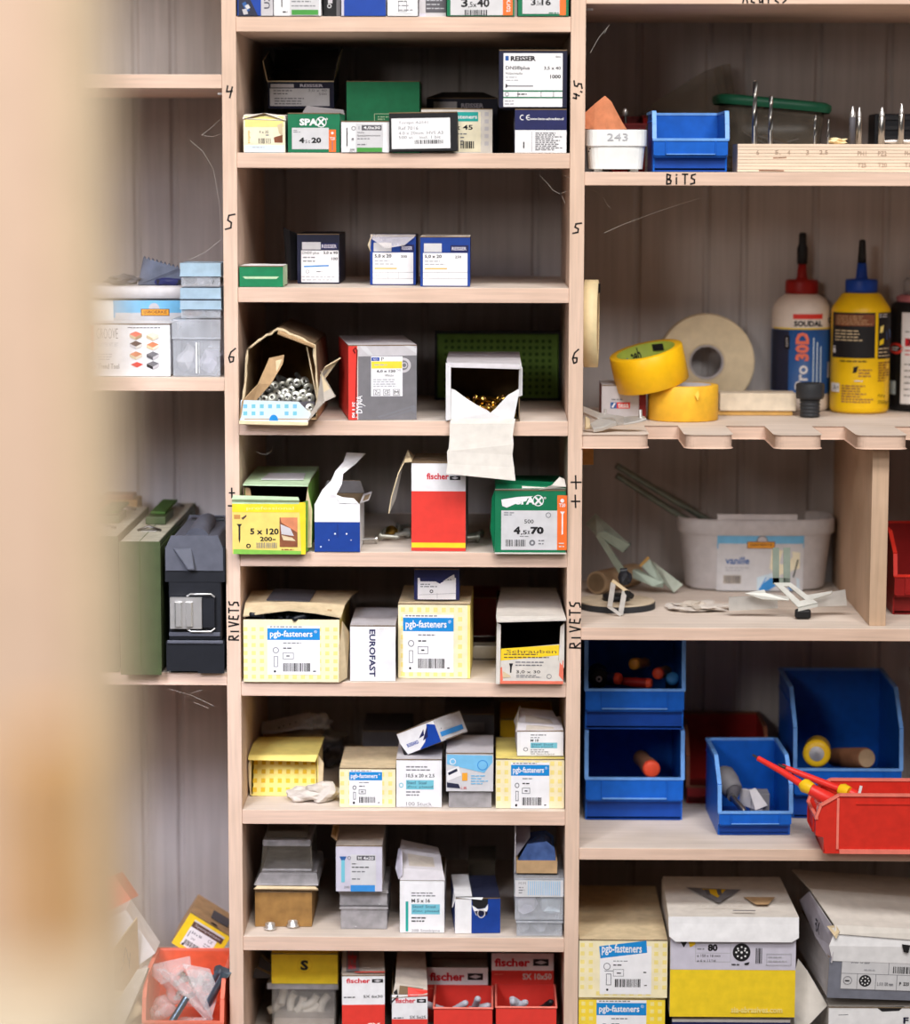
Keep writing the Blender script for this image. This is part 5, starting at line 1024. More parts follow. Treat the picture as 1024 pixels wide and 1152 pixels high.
prt = MB(); prints(prt, [T('243', 683, 149, 706, 157, 'ink_pale'), C(664, 166, .8, 'ink'), C(663, 169, .8, 'ink'), QR_LINE(668, 163, 674, 163, .5, 'ink_pale')], lambda u, v: ((u - 694) * s1, (191 - v) * s1), lambda x, zz, oo: (x, -.0006 - oo, zz)); prt.build('faded_mark', c.root)
q = H('clay_shard', 'broken orange clay pot shard standing in the white tub', 'shard', 680, 180, .05); at = q.at
q.root.location.z = z + .02; q.o.z = z + .02
k = MB(); k.strip([(at(659, 145, .0), at(659, 128, .0)), (at(670, 146, -.006), at(671, 117, -.004)), (at(682, 147, -.008), at(680.5, 108, -.006)), (at(690, 147, -.006), at(685, 115, -.004)), (at(700, 148, 0), at(689, 130, 0)), (at(704, 150, .004), at(696, 143, .003))], .006, 'terracotta'); k.slab([at(661, 170), at(700, 170), at(704, 149), at(661, 145)], .005, 'terracotta'); k.build('shard', q.root)
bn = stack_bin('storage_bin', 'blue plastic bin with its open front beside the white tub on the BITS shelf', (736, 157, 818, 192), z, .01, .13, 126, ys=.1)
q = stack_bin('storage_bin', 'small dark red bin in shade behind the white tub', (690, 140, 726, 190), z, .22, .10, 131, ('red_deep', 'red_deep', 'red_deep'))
o = H('screwdriver_bit', 'shiny tool tip poking up from the small dark red bin', 'tool tip', 704, 170, .25); at = o.at
k = MB(); k.tube([(0, 0, -.02), at(704, 140), at(703.5, 130)], .0022, 'steel_dark'); k.tube([at(703.5, 130), at(703.5, 126), at(703.5, 122)], [.003, .004, .0022], 'chrome'); k.build('tip', o.root)
q = H('drill_block', 'grooved plywood block holding upright drills and driver bits', 'drill holder', 940, 192, .03, z)
xa, xb = P(830, 180, .03).x - q.o.x, P(1062, 180, .03).x - q.o.x; hz = P(900, 162, .03).z - q.o.z
k = MB(); k.box(xa, xb, 0, .07, 0, hz, 'ply')
for i in range(8): k.box(xa, xb, -.0002, .0, hz * (i + .7) / 8.6, hz * (i + .7) / 8.6 + .0005, 'pencil')
pr = []
for t, u, v in (('6', 851, 169), ('5,', 872, 169), ('4', 886, 169), ('3', 907, 169), ('2,5', 922, 169), ('PH1', 965, 170), ('PZ2', 988, 170), ('PH2', 1018, 170), ('T25', 965, 183), ('T20', 988, 183), ('T15', 1018, 183)): pr.append(T(t, u, v, u + 3.2 * len(t), v + 5, 'pencil'))
pr += [QR_LINE(870, 177.5, 885, 177, .7, 'brown_print'), QR_LINE(854, 191.5, 882, 192, 1, 'brown_print')]
prints(k, pr, lambda u, v: (P(u, v, .03).x - q.o.x, P(u, v, .03).z - q.o.z), lambda x, zz, oo: (x, -.0004 - oo, zz)); k.build('block', q.root, .0008)
topz = q.o.z + hz
def drill(u, yt, r, lab, dd=.055):
    h = P(u, yt, dd).z - topz
    o = empty('drill_bit', lab, 'drill bit', (P(u, 150, dd).x, dd, topz + .0004))
    k = MB(); k.tube([(0, 0, 0), (0, 0, h * .28)], r, 'steel', 10); k.build('shank', o)
    k = MB(); n = 40; v = []; f = []
    for i in range(n + 1):
        zz = h * .28 + h * .69 * i / n; a0 = i / n * h / (r * 9)
        for j in range(8):
            a = a0 + j * math.pi / 4; rr = r * (1.0, .92, .55, .92)[j % 4]
            v.append((rr * math.cos(a), rr * math.sin(a), zz))
    for i in range(n): f += [(i * 8 + j, i * 8 + (j + 1) % 8, i * 8 + 8 + (j + 1) % 8, i * 8 + 8 + j) for j in range(8)]
    v.append((0, 0, h)); f += [(n * 8 + j, n * 8 + (j + 1) % 8, len(v) - 1) for j in range(8)]
    k.add(v, f, ['steel_dark' if (j % 4) in (1, 2) else 'steel' for i in range(n) for j in range(8)] + ['steel'] * 8); k.build('flute', o)
drill(849, 90, .0034, 'tallest twist drill, standing first in the plywood block')
drill(867, 107, .0030, 'second tallest twist drill standing in the plywood block')
drill(917, 129, .0018, 'thin twist drill, the taller of the two thin ones')
drill(932, 134, .0016, 'thin twist drill, the shorter of the two thin ones')
def bit(u, yt, r, lab, body, yb, dd=.055):
    h = P(u, yt, dd).z - topz; hb = P(u, yb, dd).z - topz
    o = empty('driver_bit', lab, 'driver bit', (P(u, 150, dd).x, dd, topz + .0004))
    k = MB(); k.lathe([(0, 0), (r, 0), (r, hb * .96), (r * .8, hb), (0, hb)], body, 6 if r > .004 else 12); k.build('holder', o)
    k = MB(); k.tube([(0, 0, hb), (0, 0, hb + (h - hb) * .45), (0, 0, hb + (h - hb) * .6), (0, 0, h)], [r * .8, r * .75, r * .45, r * .35], 'chrome', 8); k.build('tip', o)
bit(959, 120, .0042, 'dark driver bit holder with a bright tip in the plywood block', 'grey_dark', 132)
bit(966.5, 121, .0036, 'grey driver bit beside the dark one in the plywood block', 'steel', 132, .065)
bit(992, 121, .0042, 'stout silver driver bit in the plywood block', 'steel', 131)
bit(1014, 117, .0036, 'slim silver driver bit nearest the frame edge in the plywood block', 'steel', 128)
o = H('steel_rod', 'silver rod lying along the top of the plywood block', 'rod', 1020, 160, .07); o.root.location.z = topz + .0038
k = MB(); k.tube([(P(994, 160, .07).x - o.o.x, 0, 0), (P(1006, 160, .07).x - o.o.x, 0, 0), (.04, .002, 0)], [.002, .003, .003], 'chrome'); k.build('rod', o.root)
o = H('putty_lump', 'small pale lump of putty on the plywood block', 'lump', 943, 161, .06); o.root.location.z = topz + .003
k = MB(); k.blob((0, 0, .001), (.012, .009, .004), 'tape_cream', 21, 3, .5); k.build('lump', o.root)
c = H('food_container', 'clear plastic container with a dark green lid behind the plywood block', 'container', 872, 190, .20, z); at = c.at
k = MB()
hw = 58 * S(.2); zt = P(870, 118, .2).z - c.o.z
v, f = rtub(k, [(0, 0, .002), (hw - .008, .05, .002), (hw, .056, zt), (hw - .002, .054, zt), (hw - .01, .048, .004), (0, 0, .004)], 'clear_dark'); k.add([(a, b + .06, e) for a, b, e in v], f, 'clear_dark', True); k.build('tub', c.root)
k = MB(); v, f = rtub(k, [(hw + .006, .062, zt - .004), (hw + .008, .064, zt), (hw + .008, .064, zt + .006), (hw + .002, .058, zt + .009), (0, 0, zt + .009)], 'green_lid'); k.add([(a, b + .06, e - .0 - a * .09) for a, b, e in v], f, 'green_lid', True); k.build('lid', c.root)
k = MB()
rnd = random.Random(6)
for i in range(14): k.tube([(rnd.uniform(-.05, 0), .03 + rnd.uniform(0, .05), rnd.uniform(.02, .055)), (rnd.uniform(0, .055), .03 + rnd.uniform(0, .05), rnd.uniform(.015, .045))], .0012, rnd.choice(('kraft_pale', 'wood_brown', 'grey_pale')), 6)
k.box(-hw + .014, hw - .014, .012, .1, .005, .02, 'kraft_dark'); o = k.build('contents', c.root); o['kind'] = 'stuff'
c = H('plastic_bag', 'dim brown see-through bag slumped against the wall behind the blue bin', 'bag', 772, 190, .345, z); at = c.at
k = MB(); k.slab([at(706, 188), at(706, 140), at(742, 112), at(790, 82, .015), at(812, 74, .02), at(821, 73, .02), at(828, 128), at(830, 188)], .012, 'film_dark'); k.slab([at(803, 78, -.004), at(812, 74, -.004), at(823, 128, -.006), at(812, 130, -.006)], .003, 'film_dark'); k.build('bag', c.root)
c = H('tool_case', 'black ribbed case in shade behind the silver driver bits', 'case', 1020, 190, .24, z); at = c.at
k = MB(); a = at(983, 190); b = at(1062, 128); k.box(a.x, b.x, 0, .06, 0, b.z, 'black_plastic'); k.build('case', c.root, .002)
k = MB()
for i in range(3): k.box(a.x + .004, b.x - .004, -.003, -.0002, b.z - .008 - i * .013, b.z - .003 - i * .013, 'rubber')
k.build('ribs', c.root)

# ================================================================== notched shelf: glue, tape
z = ZR[2]
def bottle(name, lab, u, vb, prof, d=None):
    c = H(name, lab, 'bottle', u, vb, d, z); s1 = S(c.d)
    c.s1 = s1; c.u = u; c.vb = vb; c.zz = lambda v: max(.0004, P(u, v, c.d).z - c.o.z)
    c.root.location.y += 33 * s1; c.cy = 0
    return c
def wrap(c, r, specs, name='label'):
    k = MB(); R_ = r * c.s1
    prints(k, specs, lambda u, v: ((u - c.u) * c.s1, c.zz(v)), lambda x, zz, oo: ((R_ + oo + .0003) * math.sin(math.asin(max(-.999, min(.999, x / R_)))), -(R_ + oo + .0003) * math.cos(math.asin(max(-.999, min(.999, x / R_)))), zz), cuts=14)
    k.build(name, c.root)
def lath(c, pts, m, name, n=40):
    k = MB(); k.lathe([(r * c.s1, c.zz(v)) for r, v in pts], m, n); return k.build(name, c.root)
c = bottle('glue_bottle', 'white and blue glue bottle with red cap and black nozzle tip', 903.5, 464, None)
lath(c, [(0, 463.6), (30, 463.6), (32.6, 461), (33, 456), (33, 352), (32, 346), (27, 338), (19, 332), (17, 331.5)], 'bottle_white', 'body')
lath(c, [(33.15, 444), (33.15, 371), (33.0, 371)], 'label_blue', 'blue_band')
lath(c, [(0, 331.6), (18.3, 331.6), (18.6, 328), (18.6, 319), (17.6, 316), (7, 315.6), (5.8, 312), (4.6, 298), (0, 298)], 'red_dark', 'cap')
lath(c, [(0, 298), (5.8, 298), (6.1, 280), (4.4, 275.5), (4.2, 265), (3.4, 262.5), (0, 262)], 'black', 'nozzle_tip')
wrap(c, 33.2, [R(891, 353.5, 924, 359, 'red'), T('SOUDAL', 892, 361, 924, 367.5, 'ink', .04), R(872, 369.2, 936, 370.8, 'yellow'), R(871, 372, 887, 440, 'label_dark'), R(882.5, 378, 888, 393, 'ink'), LN(884, 380, 886.5, 391, 4, 'grey_pale'), T('Pro', 894, 411, 908, 438, 'white', .02, 90), T('30D', 894, 374, 909, 406, 'coral', .05, 90)] + [QR_LINE(914 + 4.2 * i, 380 + 5 * i, 914 + 4.2 * i, 432, 1.3, 'sky_pale') for i in range(3)] + [R(931, 408, 936, 426, 'grey_pale'), RG(934, 361, 3, 1, 'ink')])
c = bottle('glue_bottle', 'yellow glue bottle with blue cap and black pointed nozzle', 971, 466.5, None)
lath(c, [(0, 466), (30, 466), (32.6, 463), (33, 458), (33, 350), (31.5, 346), (22, 332), (18, 330.5)], 'yellow_plastic', 'body')
lath(c, [(0, 330.6), (18, 330.6), (18.2, 327), (18.2, 318), (17.5, 315.5), (7.6, 314.8), (6.6, 312), (5.2, 297), (0, 297)], 'cap_blue', 'cap')
lath(c, [(0, 297), (5.0, 297), (3.6, 272), (2.8, 270.5), (0, 270)], 'black', 'nozzle_tip')
wrap(c, 33.2, [R(939, 352, 983, 403, 'ink'), R(986.5, 352, 1003.5, 404, 'ink'), R(941, 354, 982, 367, 'brown_print'), LN(942, 355, 980, 366, 5, 'kraft'), LN(941, 371, 977, 385, 4, 'kraft_pale'), T('i', 939.5, 390, 942, 398, 'white'), LN(987, 353, 1001, 358, 2, 'grey_pale'), PG([(989, 368), (993, 366), (992, 374), (988, 375)], 'yellow_pale'), PG([(996, 374), (1001, 371), (1002, 381), (997, 383)], 'label_blue'), PG([(988, 384), (993, 381), (993, 387), (988, 389)], 'yellow'), LN(987, 391, 1001, 403, 3, 'kraft_pale'), LN(946, 405, 984, 409, 1, 'ink'), LN(965, 415, 980, 425, 3, 'wood_brown'), PG([(960, 413), (965, 412), (963, 419), (959, 420)], 'ink'), LN(961, 427, 976, 431, 1, 'white'), R(939, 432, 946, 442, 'white'), T('A+', 940, 434, 945.5, 440, 'ink', .02), LN(948, 433, 982, 454, 7, 'wood_brown'), LN(987, 407, 1003, 430, 8, 'brown_print'), T('750 g', 987, 444, 996, 448, 'ink'), T('750g/1', 987, 451, 1003, 456, 'ink')])
c = bottle('spray_can', 'black spray can with pink collar and white label at the frame edge', 1038, 464, None)
lath(c, [(0, 463), (31, 463), (33, 460), (33, 350), (31, 344), (24, 339)], 'black', 'body')
lath(c, [(0, 345), (26, 345), (27, 335), (22, 333), (0, 333)], 'pink', 'collar')
lath(c, [(0, 333), (19, 333), (19, 318), (16, 313), (0, 312)], 'clear_dusty', 'cap')
wrap(c, 33.2, [R(1014.5, 352, 1062, 455, 'paper'), LN(1018, 372, 1050, 376, 1), R(1018, 381, 1060, 390, 'red_text'), T('X', 1020, 381.5, 1026, 389, 'ink', .03), LN(1018, 393, 1060, 402, 2, 'red_text'), LN(1018, 408, 1060, 450, 6, 'grey_dark'), C(1010, 393, 6.2, 'red'), LN(1006, 391, 1013, 396, 2, 'white'), R(1005.5, 430, 1010, 445, 'sky_pale')])
# pale disc roll
d = .34
c = H('tape_reel', 'large pale reel of dusty webbing tape standing against the wall', 'reel', 795, 452, d, z); s1 = S(d)
r = 54 * s1; tilt = Matrix.Translation((0, .022, r)) @ Matrix.Rotation(math.radians(90), 4, 'X')
k = MB(); ri = 19.5 * s1; pr = [(ri, .014), (ri + .001, .015)] + [(ri + (r - ri) * i / 12, .015 + (.0006 if i % 2 else -.0002)) for i in range(1, 12)] + [(r - .001, .015), (r, .013), (r, -.013), (r - .001, -.015), (ri + .001, -.015), (ri, -.014), (ri, .014)]
k.lathe(pr, 'tape_roll', 64, tilt); k.build('roll', c.root)
k = MB(); k.lathe([(ri - .0004, .0146), (ri - .0025, .0146), (ri - .0025, -.0146), (ri - .0004, -.0146)], 'grey_pale', 48, tilt); k.build('core', c.root)
def tape(lab, u, v, rpx, hpx, rot, m, inner, d, zbase=None, text=None):
    c = H('tape_roll', lab, 'tape', u, v, d, z if zbase is None else None); s1 = S(c.d); r = rpx * s1; h = hpx * s1
    c.root.location.y += r; c.root.rotation_euler = rot
    k = MB(); k.lathe([(r * .80, 0), (r - .0008, 0), (r, .0008), (r, h - .0008), (r - .0008, h), (r * .8, h)], m, 56); k.build('tape', c.root)
    k = MB(); k.lathe([(r * .8, h), (r * .77, h), (r * .77, 0), (r * .8, 0)], inner, 56)
    if text:
        R_ = r * .768
        prints(k, text, lambda a, b: (a, b), lambda x, zz, oo: (R_ * math.sin(x) * (1 - oo * 20), R_ * math.cos(x) * (1 - oo * 20), zz * h), base=.0006)
    k.build('core', c.root); c.h = h; c.r = r
    return c
t1 = tape('roll of yellow tape lying flat, worn, under the tilted roll', 771, 475.5, 40, 39.5, (0, 0, 0), 'yellow_tape_worn', 'grey_pale', None)
k = MB(); k.slab([(.012, -t1.r - .0006, t1.h * .78), (.016, -t1.r - .004, t1.h * .62), (.018, -t1.r - .001, t1.h * .8), (.016, -t1.r + .001, t1.h * .9)], .0006, 'yellow_tape'); k.build('loose_end', t1.root)
t2 = tape('tilted roll of yellow tape resting on the flat roll', 737, 440, 42, 40, (math.radians(9), math.radians(-13), 0), 'yellow_tape', 'olive', t1.d - .005, 1, [T('dec', -.15, .95, -.55, .55, 'ink', .02), R(-.9, .35, -.7, .75, 'label_blue'), R(.3, .95, .75, .75, 'ink')])
t2.root.location.z = P(737, 441, t1.d + t1.r).z + .011
# masking tape hung on the upright side
rr = 49 * S(.09)
c = empty('masking_tape', 'cream roll of masking tape hanging on the side of the upright', 'tape', (ux[3] + .0045, .10, P(660, 364, .10).z))
Tm = Matrix.Rotation(math.radians(90), 4, 'Y') @ Matrix.Rotation(math.radians(4), 4, 'X')
k = MB(); k.lathe([(rr * .72, 0), (rr, 0.0), (rr, .0175), (rr * .72, .0175), (rr * .72, 0)], 'tape_cream', 56, Tm); k.build('tape', c)
k = MB(); k.lathe([(rr * .715, 0.0005), (rr * .68, .0005), (rr * .68, .017), (rr * .715, .017)], 'kraft', 40, Tm); k.build('core', c)
c = empty('wall_hook'.replace('wall_', 'coat_').replace('coat_', 'black_'), 'small black hook holding the masking tape on the upright', 'hook', (ux[3], .10, c.location.z + rr * .66))
k = MB(); k.tube([(.0004, 0, -.006), (.018, 0, -.004), (.0225, -.002, .004), (.0225, -.003, .014)], .002, 'black', 8); k.build('hook', c)
c = Carton('tape_box', 'small grey pink carton with a red and blue logo behind the tape rolls', 'box', (677, 433, 727, 470), z, .20, .08, {'front': 'grey_pale', 'all': 'red_deep'}, lidm='grey_pale',
    pr=[R(719, 433, 727, 470, 'red_deep'), LN(688, 447, 710, 450.5, 1, 'ink_grey'), R(687, 451.5, 694, 458, 'label_blue'), R(694, 451.5, 709, 458, 'red'), T('tesa', 695.5, 452.3, 707.5, 457.2, 'white', .02), PG([(688, 456.5), (691, 452.2), (693, 452.2), (690, 457.5)], 'white')]).done()
q = H('wooden_block', 'squared pale wooden block lying before the pale reel and blue bottle', 'wood block', 853, 468, None, z); at = q.at; s1 = S(q.d)
k = MB(); k.box(-43 * s1, 42.5 * s1, .0, .045, .0062, 25 * s1, 'wood_pale'); k.build('block', q.root, .0012)
k = MB(); k.box(-45 * s1, 39 * s1, .004, .04, 0, .0056, 'wood_yellow'); o = k.build('strip', q.root, .0005); o['label'] = 'thin yellowish strip glued along the underside'
c = H('pipe_plug', 'dark grey threaded plastic plug standing before the blue glue bottle', 'plug', 913, 471, None, z); s1 = S(c.d)
c.root.location.y += 16 * s1; zz = lambda v: P(913, v, c.d).z - c.o.z
pr = [(0, 0), (10, 0)]
k = MB(); th = [(0, 0.0002), (10 * s1, .0002)]
for i in range(5): th += [(10.6 * s1, zz(470 - 4 * i)), (11.6 * s1, zz(468.6 - 4 * i)), (11.6 * s1, zz(467.6 - 4 * i)), (10.6 * s1, zz(466.6 - 4 * i))]
th += [(11 * s1, zz(450)), (0, zz(450))]
k.lathe(th, 'rubber', 28); k.build('thread', c.root)
k = MB(); k.lathe([(0, zz(449.9)), (14.8 * s1, zz(449.9)), (16 * s1, zz(447)), (16.2 * s1, zz(434)), (15 * s1, zz(432)), (11 * s1, zz(432)), (10.5 * s1, zz(436)), (0, zz(436))], 'rubber', 8); k.build('head', c.root)
q = H('clamp_lever', 'silver folded clamp levers lying at the left end of the notched shelf', 'clamp', 690, 480, .03, z); at = q.at
k = MB(); k.strip([(at(657, 466, .04), at(657, 459, .05)), (at(672, 473, .02), at(676, 467, .03)), (at(690, 480, .01), at(694, 470, .03)), (at(704, 478, .0), at(703, 471, .02))], .004, 'aluminium'); k.strip([(at(702, 479, .0), at(702, 471, .02)), (at(718, 476, .0), at(716, 470, .02)), (at(728, 473, .0), at(726, 470.5, .012))], .003, 'aluminium'); k.build('upper_lever', q.root, .0008)
k = MB(); k.strip([(at(668, 487, -.012), at(664, 481, .0)), (at(678, 485, -.008), at(674, 474, .01)), (at(694, 479, .0), at(690, 474, .02))], .006, 'aluminium'); k.strip([(at(658, 484, .0), at(658, 470, .02)), (at(664, 483, .0), at(663, 474, .02))], .004, 'kraft_pale'); k.build('lower_lever', q.root, .001)
k = MB(); k.tube([at(721, 473, .01), at(720.5, 461, .012)], .0024, 'aluminium'); k.tube([at(681, 470, .03), at(681, 460, .03)], .0018, 'aluminium'); k.build('pin', q.root)

# ================================================================== shelf with the ice cream tub
z = ZR[3]
c = H('ice_cream_tub', 'oval grey plastic tub with a blue vanille label', 'tub', 853, 667, None, z); s1 = S(c.d)
hd = .058; ex = 3.4
c.root.location.y += hd
zz = lambda v: max(.0005, P(853, v, c.d).z - c.o.z)
secs = [(0, 0, .001), (74 * s1, hd - .012, .001), (79 * s1, hd - .007, zz(663)), (86 * s1, hd - .002, zz(602)), (87.5 * s1, hd - .0015, zz(601))]
k = MB(); v, f = rtub(k, secs, 'tub_grey', 64, ex); k.add(v, f, 'tub_grey', True)
v, f = rtub(k, [(86 * s1, hd - .002, zz(601)), (84 * s1, hd - .0045, zz(600)), (76 * s1, hd - .010, .004), (0, 0, .004)], 'tub_grey', 64, ex); k.add(v, f, 'tub_grey', True); k.build('tub', c.root)
k = MB(); v, f = rtub(k, [(88 * s1, hd - .001, zz(603)), (89.5 * s1, hd + .0006, zz(602)), (89.5 * s1, hd + .0006, zz(587)), (88 * s1, hd - .001, zz(585)), (86 * s1, hd - .003, zz(586)), (85.5 * s1, hd - .0034, zz(601))], 'tub_grey', 64, ex); k.add(v, f, 'tub_grey', True)
k.box(-47 * s1, 43 * s1, -hd + .002, -hd + .006, zz(586), zz(579), 'tub_grey'); k.build('rim', c.root)
def supf(x, zc, o):
    t = max(0, min(1, (zc - zz(663)) / (zz(602) - zz(663)))); hw = (79 + 7 * t) * s1; h2 = hd - .007 + .005 * t
    return (x, -(h2 * (1 - min(.98, abs(x) / hw) ** ex) ** (1 / ex)) - o - .0003, zc)
k = MB()
prints(k, [R(806.5, 601, 904.5, 665.5, 'paper_grey'), R(806.5, 601, 904.5, 612, 'sky_print'), PG([(806.5, 611), (830, 611.5), (850, 613), (806.5, 618)], 'sky_print'), PG([(904.5, 611), (880, 611.5), (860, 613), (904.5, 617)], 'sky_print'), C(857, 609, 6, 'grey_pale'), RG(857, 609, 6.4, 1.2, 'ink_grey'), R(840, 609.5, 871.5, 617.5, 'brown_print'), R(841, 610.3, 870.5, 616.8, 'orange_label'), T('IJSBOERKE', 843, 611.5, 868.5, 615.6, 'brown_print', .02), T('vanille', 816, 627, 843, 635.5, 'label_blue', .02), LN(816, 638, 850, 644, 2, 'ink_pale'), R(814, 648, 834, 657.5, 'card_grey'), BAR(815, 648.5, 833, 657, 'grey_dark')] + [PG([(852, 650), (870, 645), (888, 648), (900, 652), (901, 665), (852, 665)], 'sky_pale'), PG([(855, 662), (862, 650), (876, 652), (890, 656), (896, 665), (854, 665)], 'sky_deep'), PG([(868, 618), (900, 622), (900, 640), (876, 648), (866, 640)], 'paper_cream'), QR_LINE(898, 630, 893, 650, 1.6, 'zinc_dark')], lambda u, v: ((u - 853) * s1, zz(v)), supf, cuts=16)
k.build('label', c.root)
for i, (a, b, lab) in enumerate((((694, 524), (838, 610), 'upper of two green grey rods leaning out of the tub'), ((694.5, 535), (823, 617), 'lower of two green grey rods leaning out of the tub'))):
    p, qq = P(*a, .335), P(*b, c.d + hd)
    o = empty('metal_rod', lab, 'rod', qq)
    k = MB(); k.tube([p - qq, (0, 0, 0)], .0048, 'rod', 10); dv = (p - qq).normalized(); k.tube([p - qq + dv * .0005, p - qq + dv * .001], .0049, 'zinc_dark', 10); k.build('rod', o)
q = H('cardboard_tube', 'short brown cardboard tube lying against the upright', 'tube', 671, 664, .27, z); r = .0155
k = MB(); A = Vector((-.0, -.004, r + .0004)); B = Vector((.055, .075, r + .0004)); dv = (B - A).normalized()
k.tube([A, B], r, 'tube_card', 24); k.tube([A - dv * .0003, A - dv * .0006], r * .82, 'card_inside', 24); k.build('tube', q.root)
q = H('round_plate', 'round wooden plate with a dark edge lying on the shelf', 'plate', 692, 690, .105, z)
q.root.location.y += .054; q.root.location.x = P(694, 672, .15).x
lim = ux[3] - q.root.location.x + .002
k = MB(); n = 48; rp = .051
pts = [(max(lim, rp * math.cos(2 * math.pi * i / n)), rp * math.sin(2 * math.pi * i / n)) for i in range(n)]
k.prism(pts, 'z', .0, .0075, 'rubber'); k.prism([(a * .985 if a > lim else a, b * .985) for a, b in pts], 'z', .0076, .0092, 'disc'); k.build('plate', q.root)
k = MB(); k.lathe([(0, .0095), (.018, .0095), (.018, .016), (.008, .018), (0, .018)], 'black_plastic', 20); k.build('hub', q.root)
q = H('hinge_bracket', 'folded grey green hinge bracket leaning behind the round plate', 'bracket', 690, 660, .24, z); at = q.at
k = MB(); k.slab([at(659, 590, .02), at(670, 578, .02), at(708, 612, 0), at(700, 621, 0), at(672, 604, 0)], .002, 'zinc_plate'); k.slab([at(672, 600, -.008), at(680, 597, -.010), at(709, 612, -.01), at(701, 621, -.008), at(688, 612, -.009)], .003, 'zinc_green'); k.slab([at(671, 603, -.006), at(675, 598, -.008), at(704, 641, -.01), at(700, 650, -.008), at(694, 640, -.008)], .003, 'zinc_green'); plate(k, at(701, 620, -.008), at(709, 611, -.008), .004, .004, 'zinc_dark'); k.build('bracket', q.root)
q = H('hinge_bracket', 'folded grey green hinge bracket leaning by the tub, right of the round plate', 'bracket', 745, 668, None, z); at = q.at
k = MB(); k.slab([at(712, 641, .01), at(718, 640, .008), at(747, 655, .0), at(746, 661, .0), at(735, 660, .0), at(712, 650, .008)], .003, 'zinc_green'); k.slab([at(721, 636, .014), at(730, 627, .016), at(748, 655, .0), at(744, 659, .0)], .003, 'zinc_green'); k.slab([at(733, 631, .016), at(742, 638, .014), at(768, 658, .004), at(758, 667, .0), at(747, 657, .002)], .002, 'zinc_plate'); plate(k, at(720, 637, .012), at(730, 627, .012), .0035, .004, 'wood_yellow'); k.build('bracket', q.root)
q = H('slotted_clamp', 'small slotted metal clamp with a black rubber foot on the round plate', 'clamp', 694, 692, .088, z); at = q.at
k = MB()
for a, b in (((690, 656), (686, 683)), ((703, 664), (698, 692))): plate(k, at(*a, .03), at(*b, .0), .0065, .0022, 'aluminium')
plate(k, at(684.5, 682, .002), at(699, 692, .0), .004, .003, 'aluminium'); plate(k, at(689, 653, .03), at(708, 667, .028), .004, .003, 'kraft_pale'); k.build('slotted_plate', q.root)
k = MB(); k.blob(tuple(at(703, 650, .036)), (.009, .008, .010), 'black_plastic', 31, 2, .25); k.tube([at(698, 643, .036), at(706, 642, .036)], .004, 'black_plastic'); k.tube([at(704, 666, .03), at(711, 671, .02)], .004, 'black', 8); k.build('rubber_foot', q.root)
q = H('crumpled_paper', 'dusty crumpled piece of paper lying before the ice cream tub', 'paper', 785, 690, None, z)
k = MB(); k.blob((0, .026, .004), (.038, .026, .0042), 'tissue', 17, 3, .5); k.blob((-.004, .018, .006), (.016, .013, .006), 'card_grey', 18, 3, .6); k.build('paper', q.root)
q = H('slotted_clamp', 'pale slotted metal bracket with a black foot before the ice cream tub', 'bracket', 895, 697, None, z); at = q.at
q.o.z += 0
k = MB(); k.slab([at(820, 671.5, .02), at(875, 669, .02), at(875, 684, .02), at(820, 687, .02)], .002, 'aluminium'); k.build('base_plate', q.root); k = MB(); k.slab([at(904, 671, .03), at(951, 663, .03), at(953, 681, .03), at(905, 683, .03)], .002, 'aluminium'); k.build('base_plate', q.root)
k = MB(); k.slab([at(838, 668, .012), at(860, 664, .014), at(862, 668, .01), at(888, 672, .004), at(888, 676, .004), at(858, 675, .004)], .002, 'alu_paint'); k.slab([at(905, 671, .012), at(937, 666, .012), at(935, 669, .008), at(913, 676, .004)], .002, 'alu_paint'); k.build('wing', q.root)
k = MB(); hz0 = at(880, 655, .03)
for a, b in ((869.5, 876.5), (881.5, 889)): k.slab([at(a, 616, .03), at(b, 616, .03), at(b, 656, .03), at(a, 656, .03)], .002, 'zinc_green')
k.slab([at(869.5, 650, .03), at(889, 650, .03), at(889, 657, .03), at(869.5, 657, .03)], .002, 'zinc_green'); k.build('upright_fork', q.root)
k = MB(); a, b, e, g2 = at(870, 656, .03), at(889, 656, .03), at(920, 679, .0), at(898, 684, .0)
def lerp(p, r, t): return p + (r - p) * t
for lo, hi in ((0, .36), (.64, 1)): k.slab([lerp(a, b, lo), lerp(a, b, hi), lerp(g2, e, hi), lerp(g2, e, lo)], .002, 'alu_paint')
for lo, hi in ((0, .18), (.8, 1)): k.slab([lerp(lerp(a, b, .3), lerp(g2, e, .3), lo), lerp(lerp(a, b, .7), lerp(g2, e, .7), lo), lerp(lerp(a, b, .7), lerp(g2, e, .7), hi), lerp(lerp(a, b, .3), lerp(g2, e, .3), hi)], .002, 'alu_paint')
k.slab([g2, e, e + Vector((0, 0, -.004)), g2 + Vector((0, 0, -.004))], .002, 'alu_paint'); k.build('slotted_plate', q.root)
k = MB(); p = at(904, 692, -.002); k.box(p.x - .010, p.x + .010, p.y, p.y + .012, .0006, at(904, 686, 0).z, 'black'); k.build('rubber_foot', q.root, .0025)
stack_bin('storage_bin', 'dark red bin beyond the divider at the frame edge, in shade', (1006, 648, 1080, 681), z, .10, .15, 598, ('red_dark', 'red_deep', 'red_bin'))
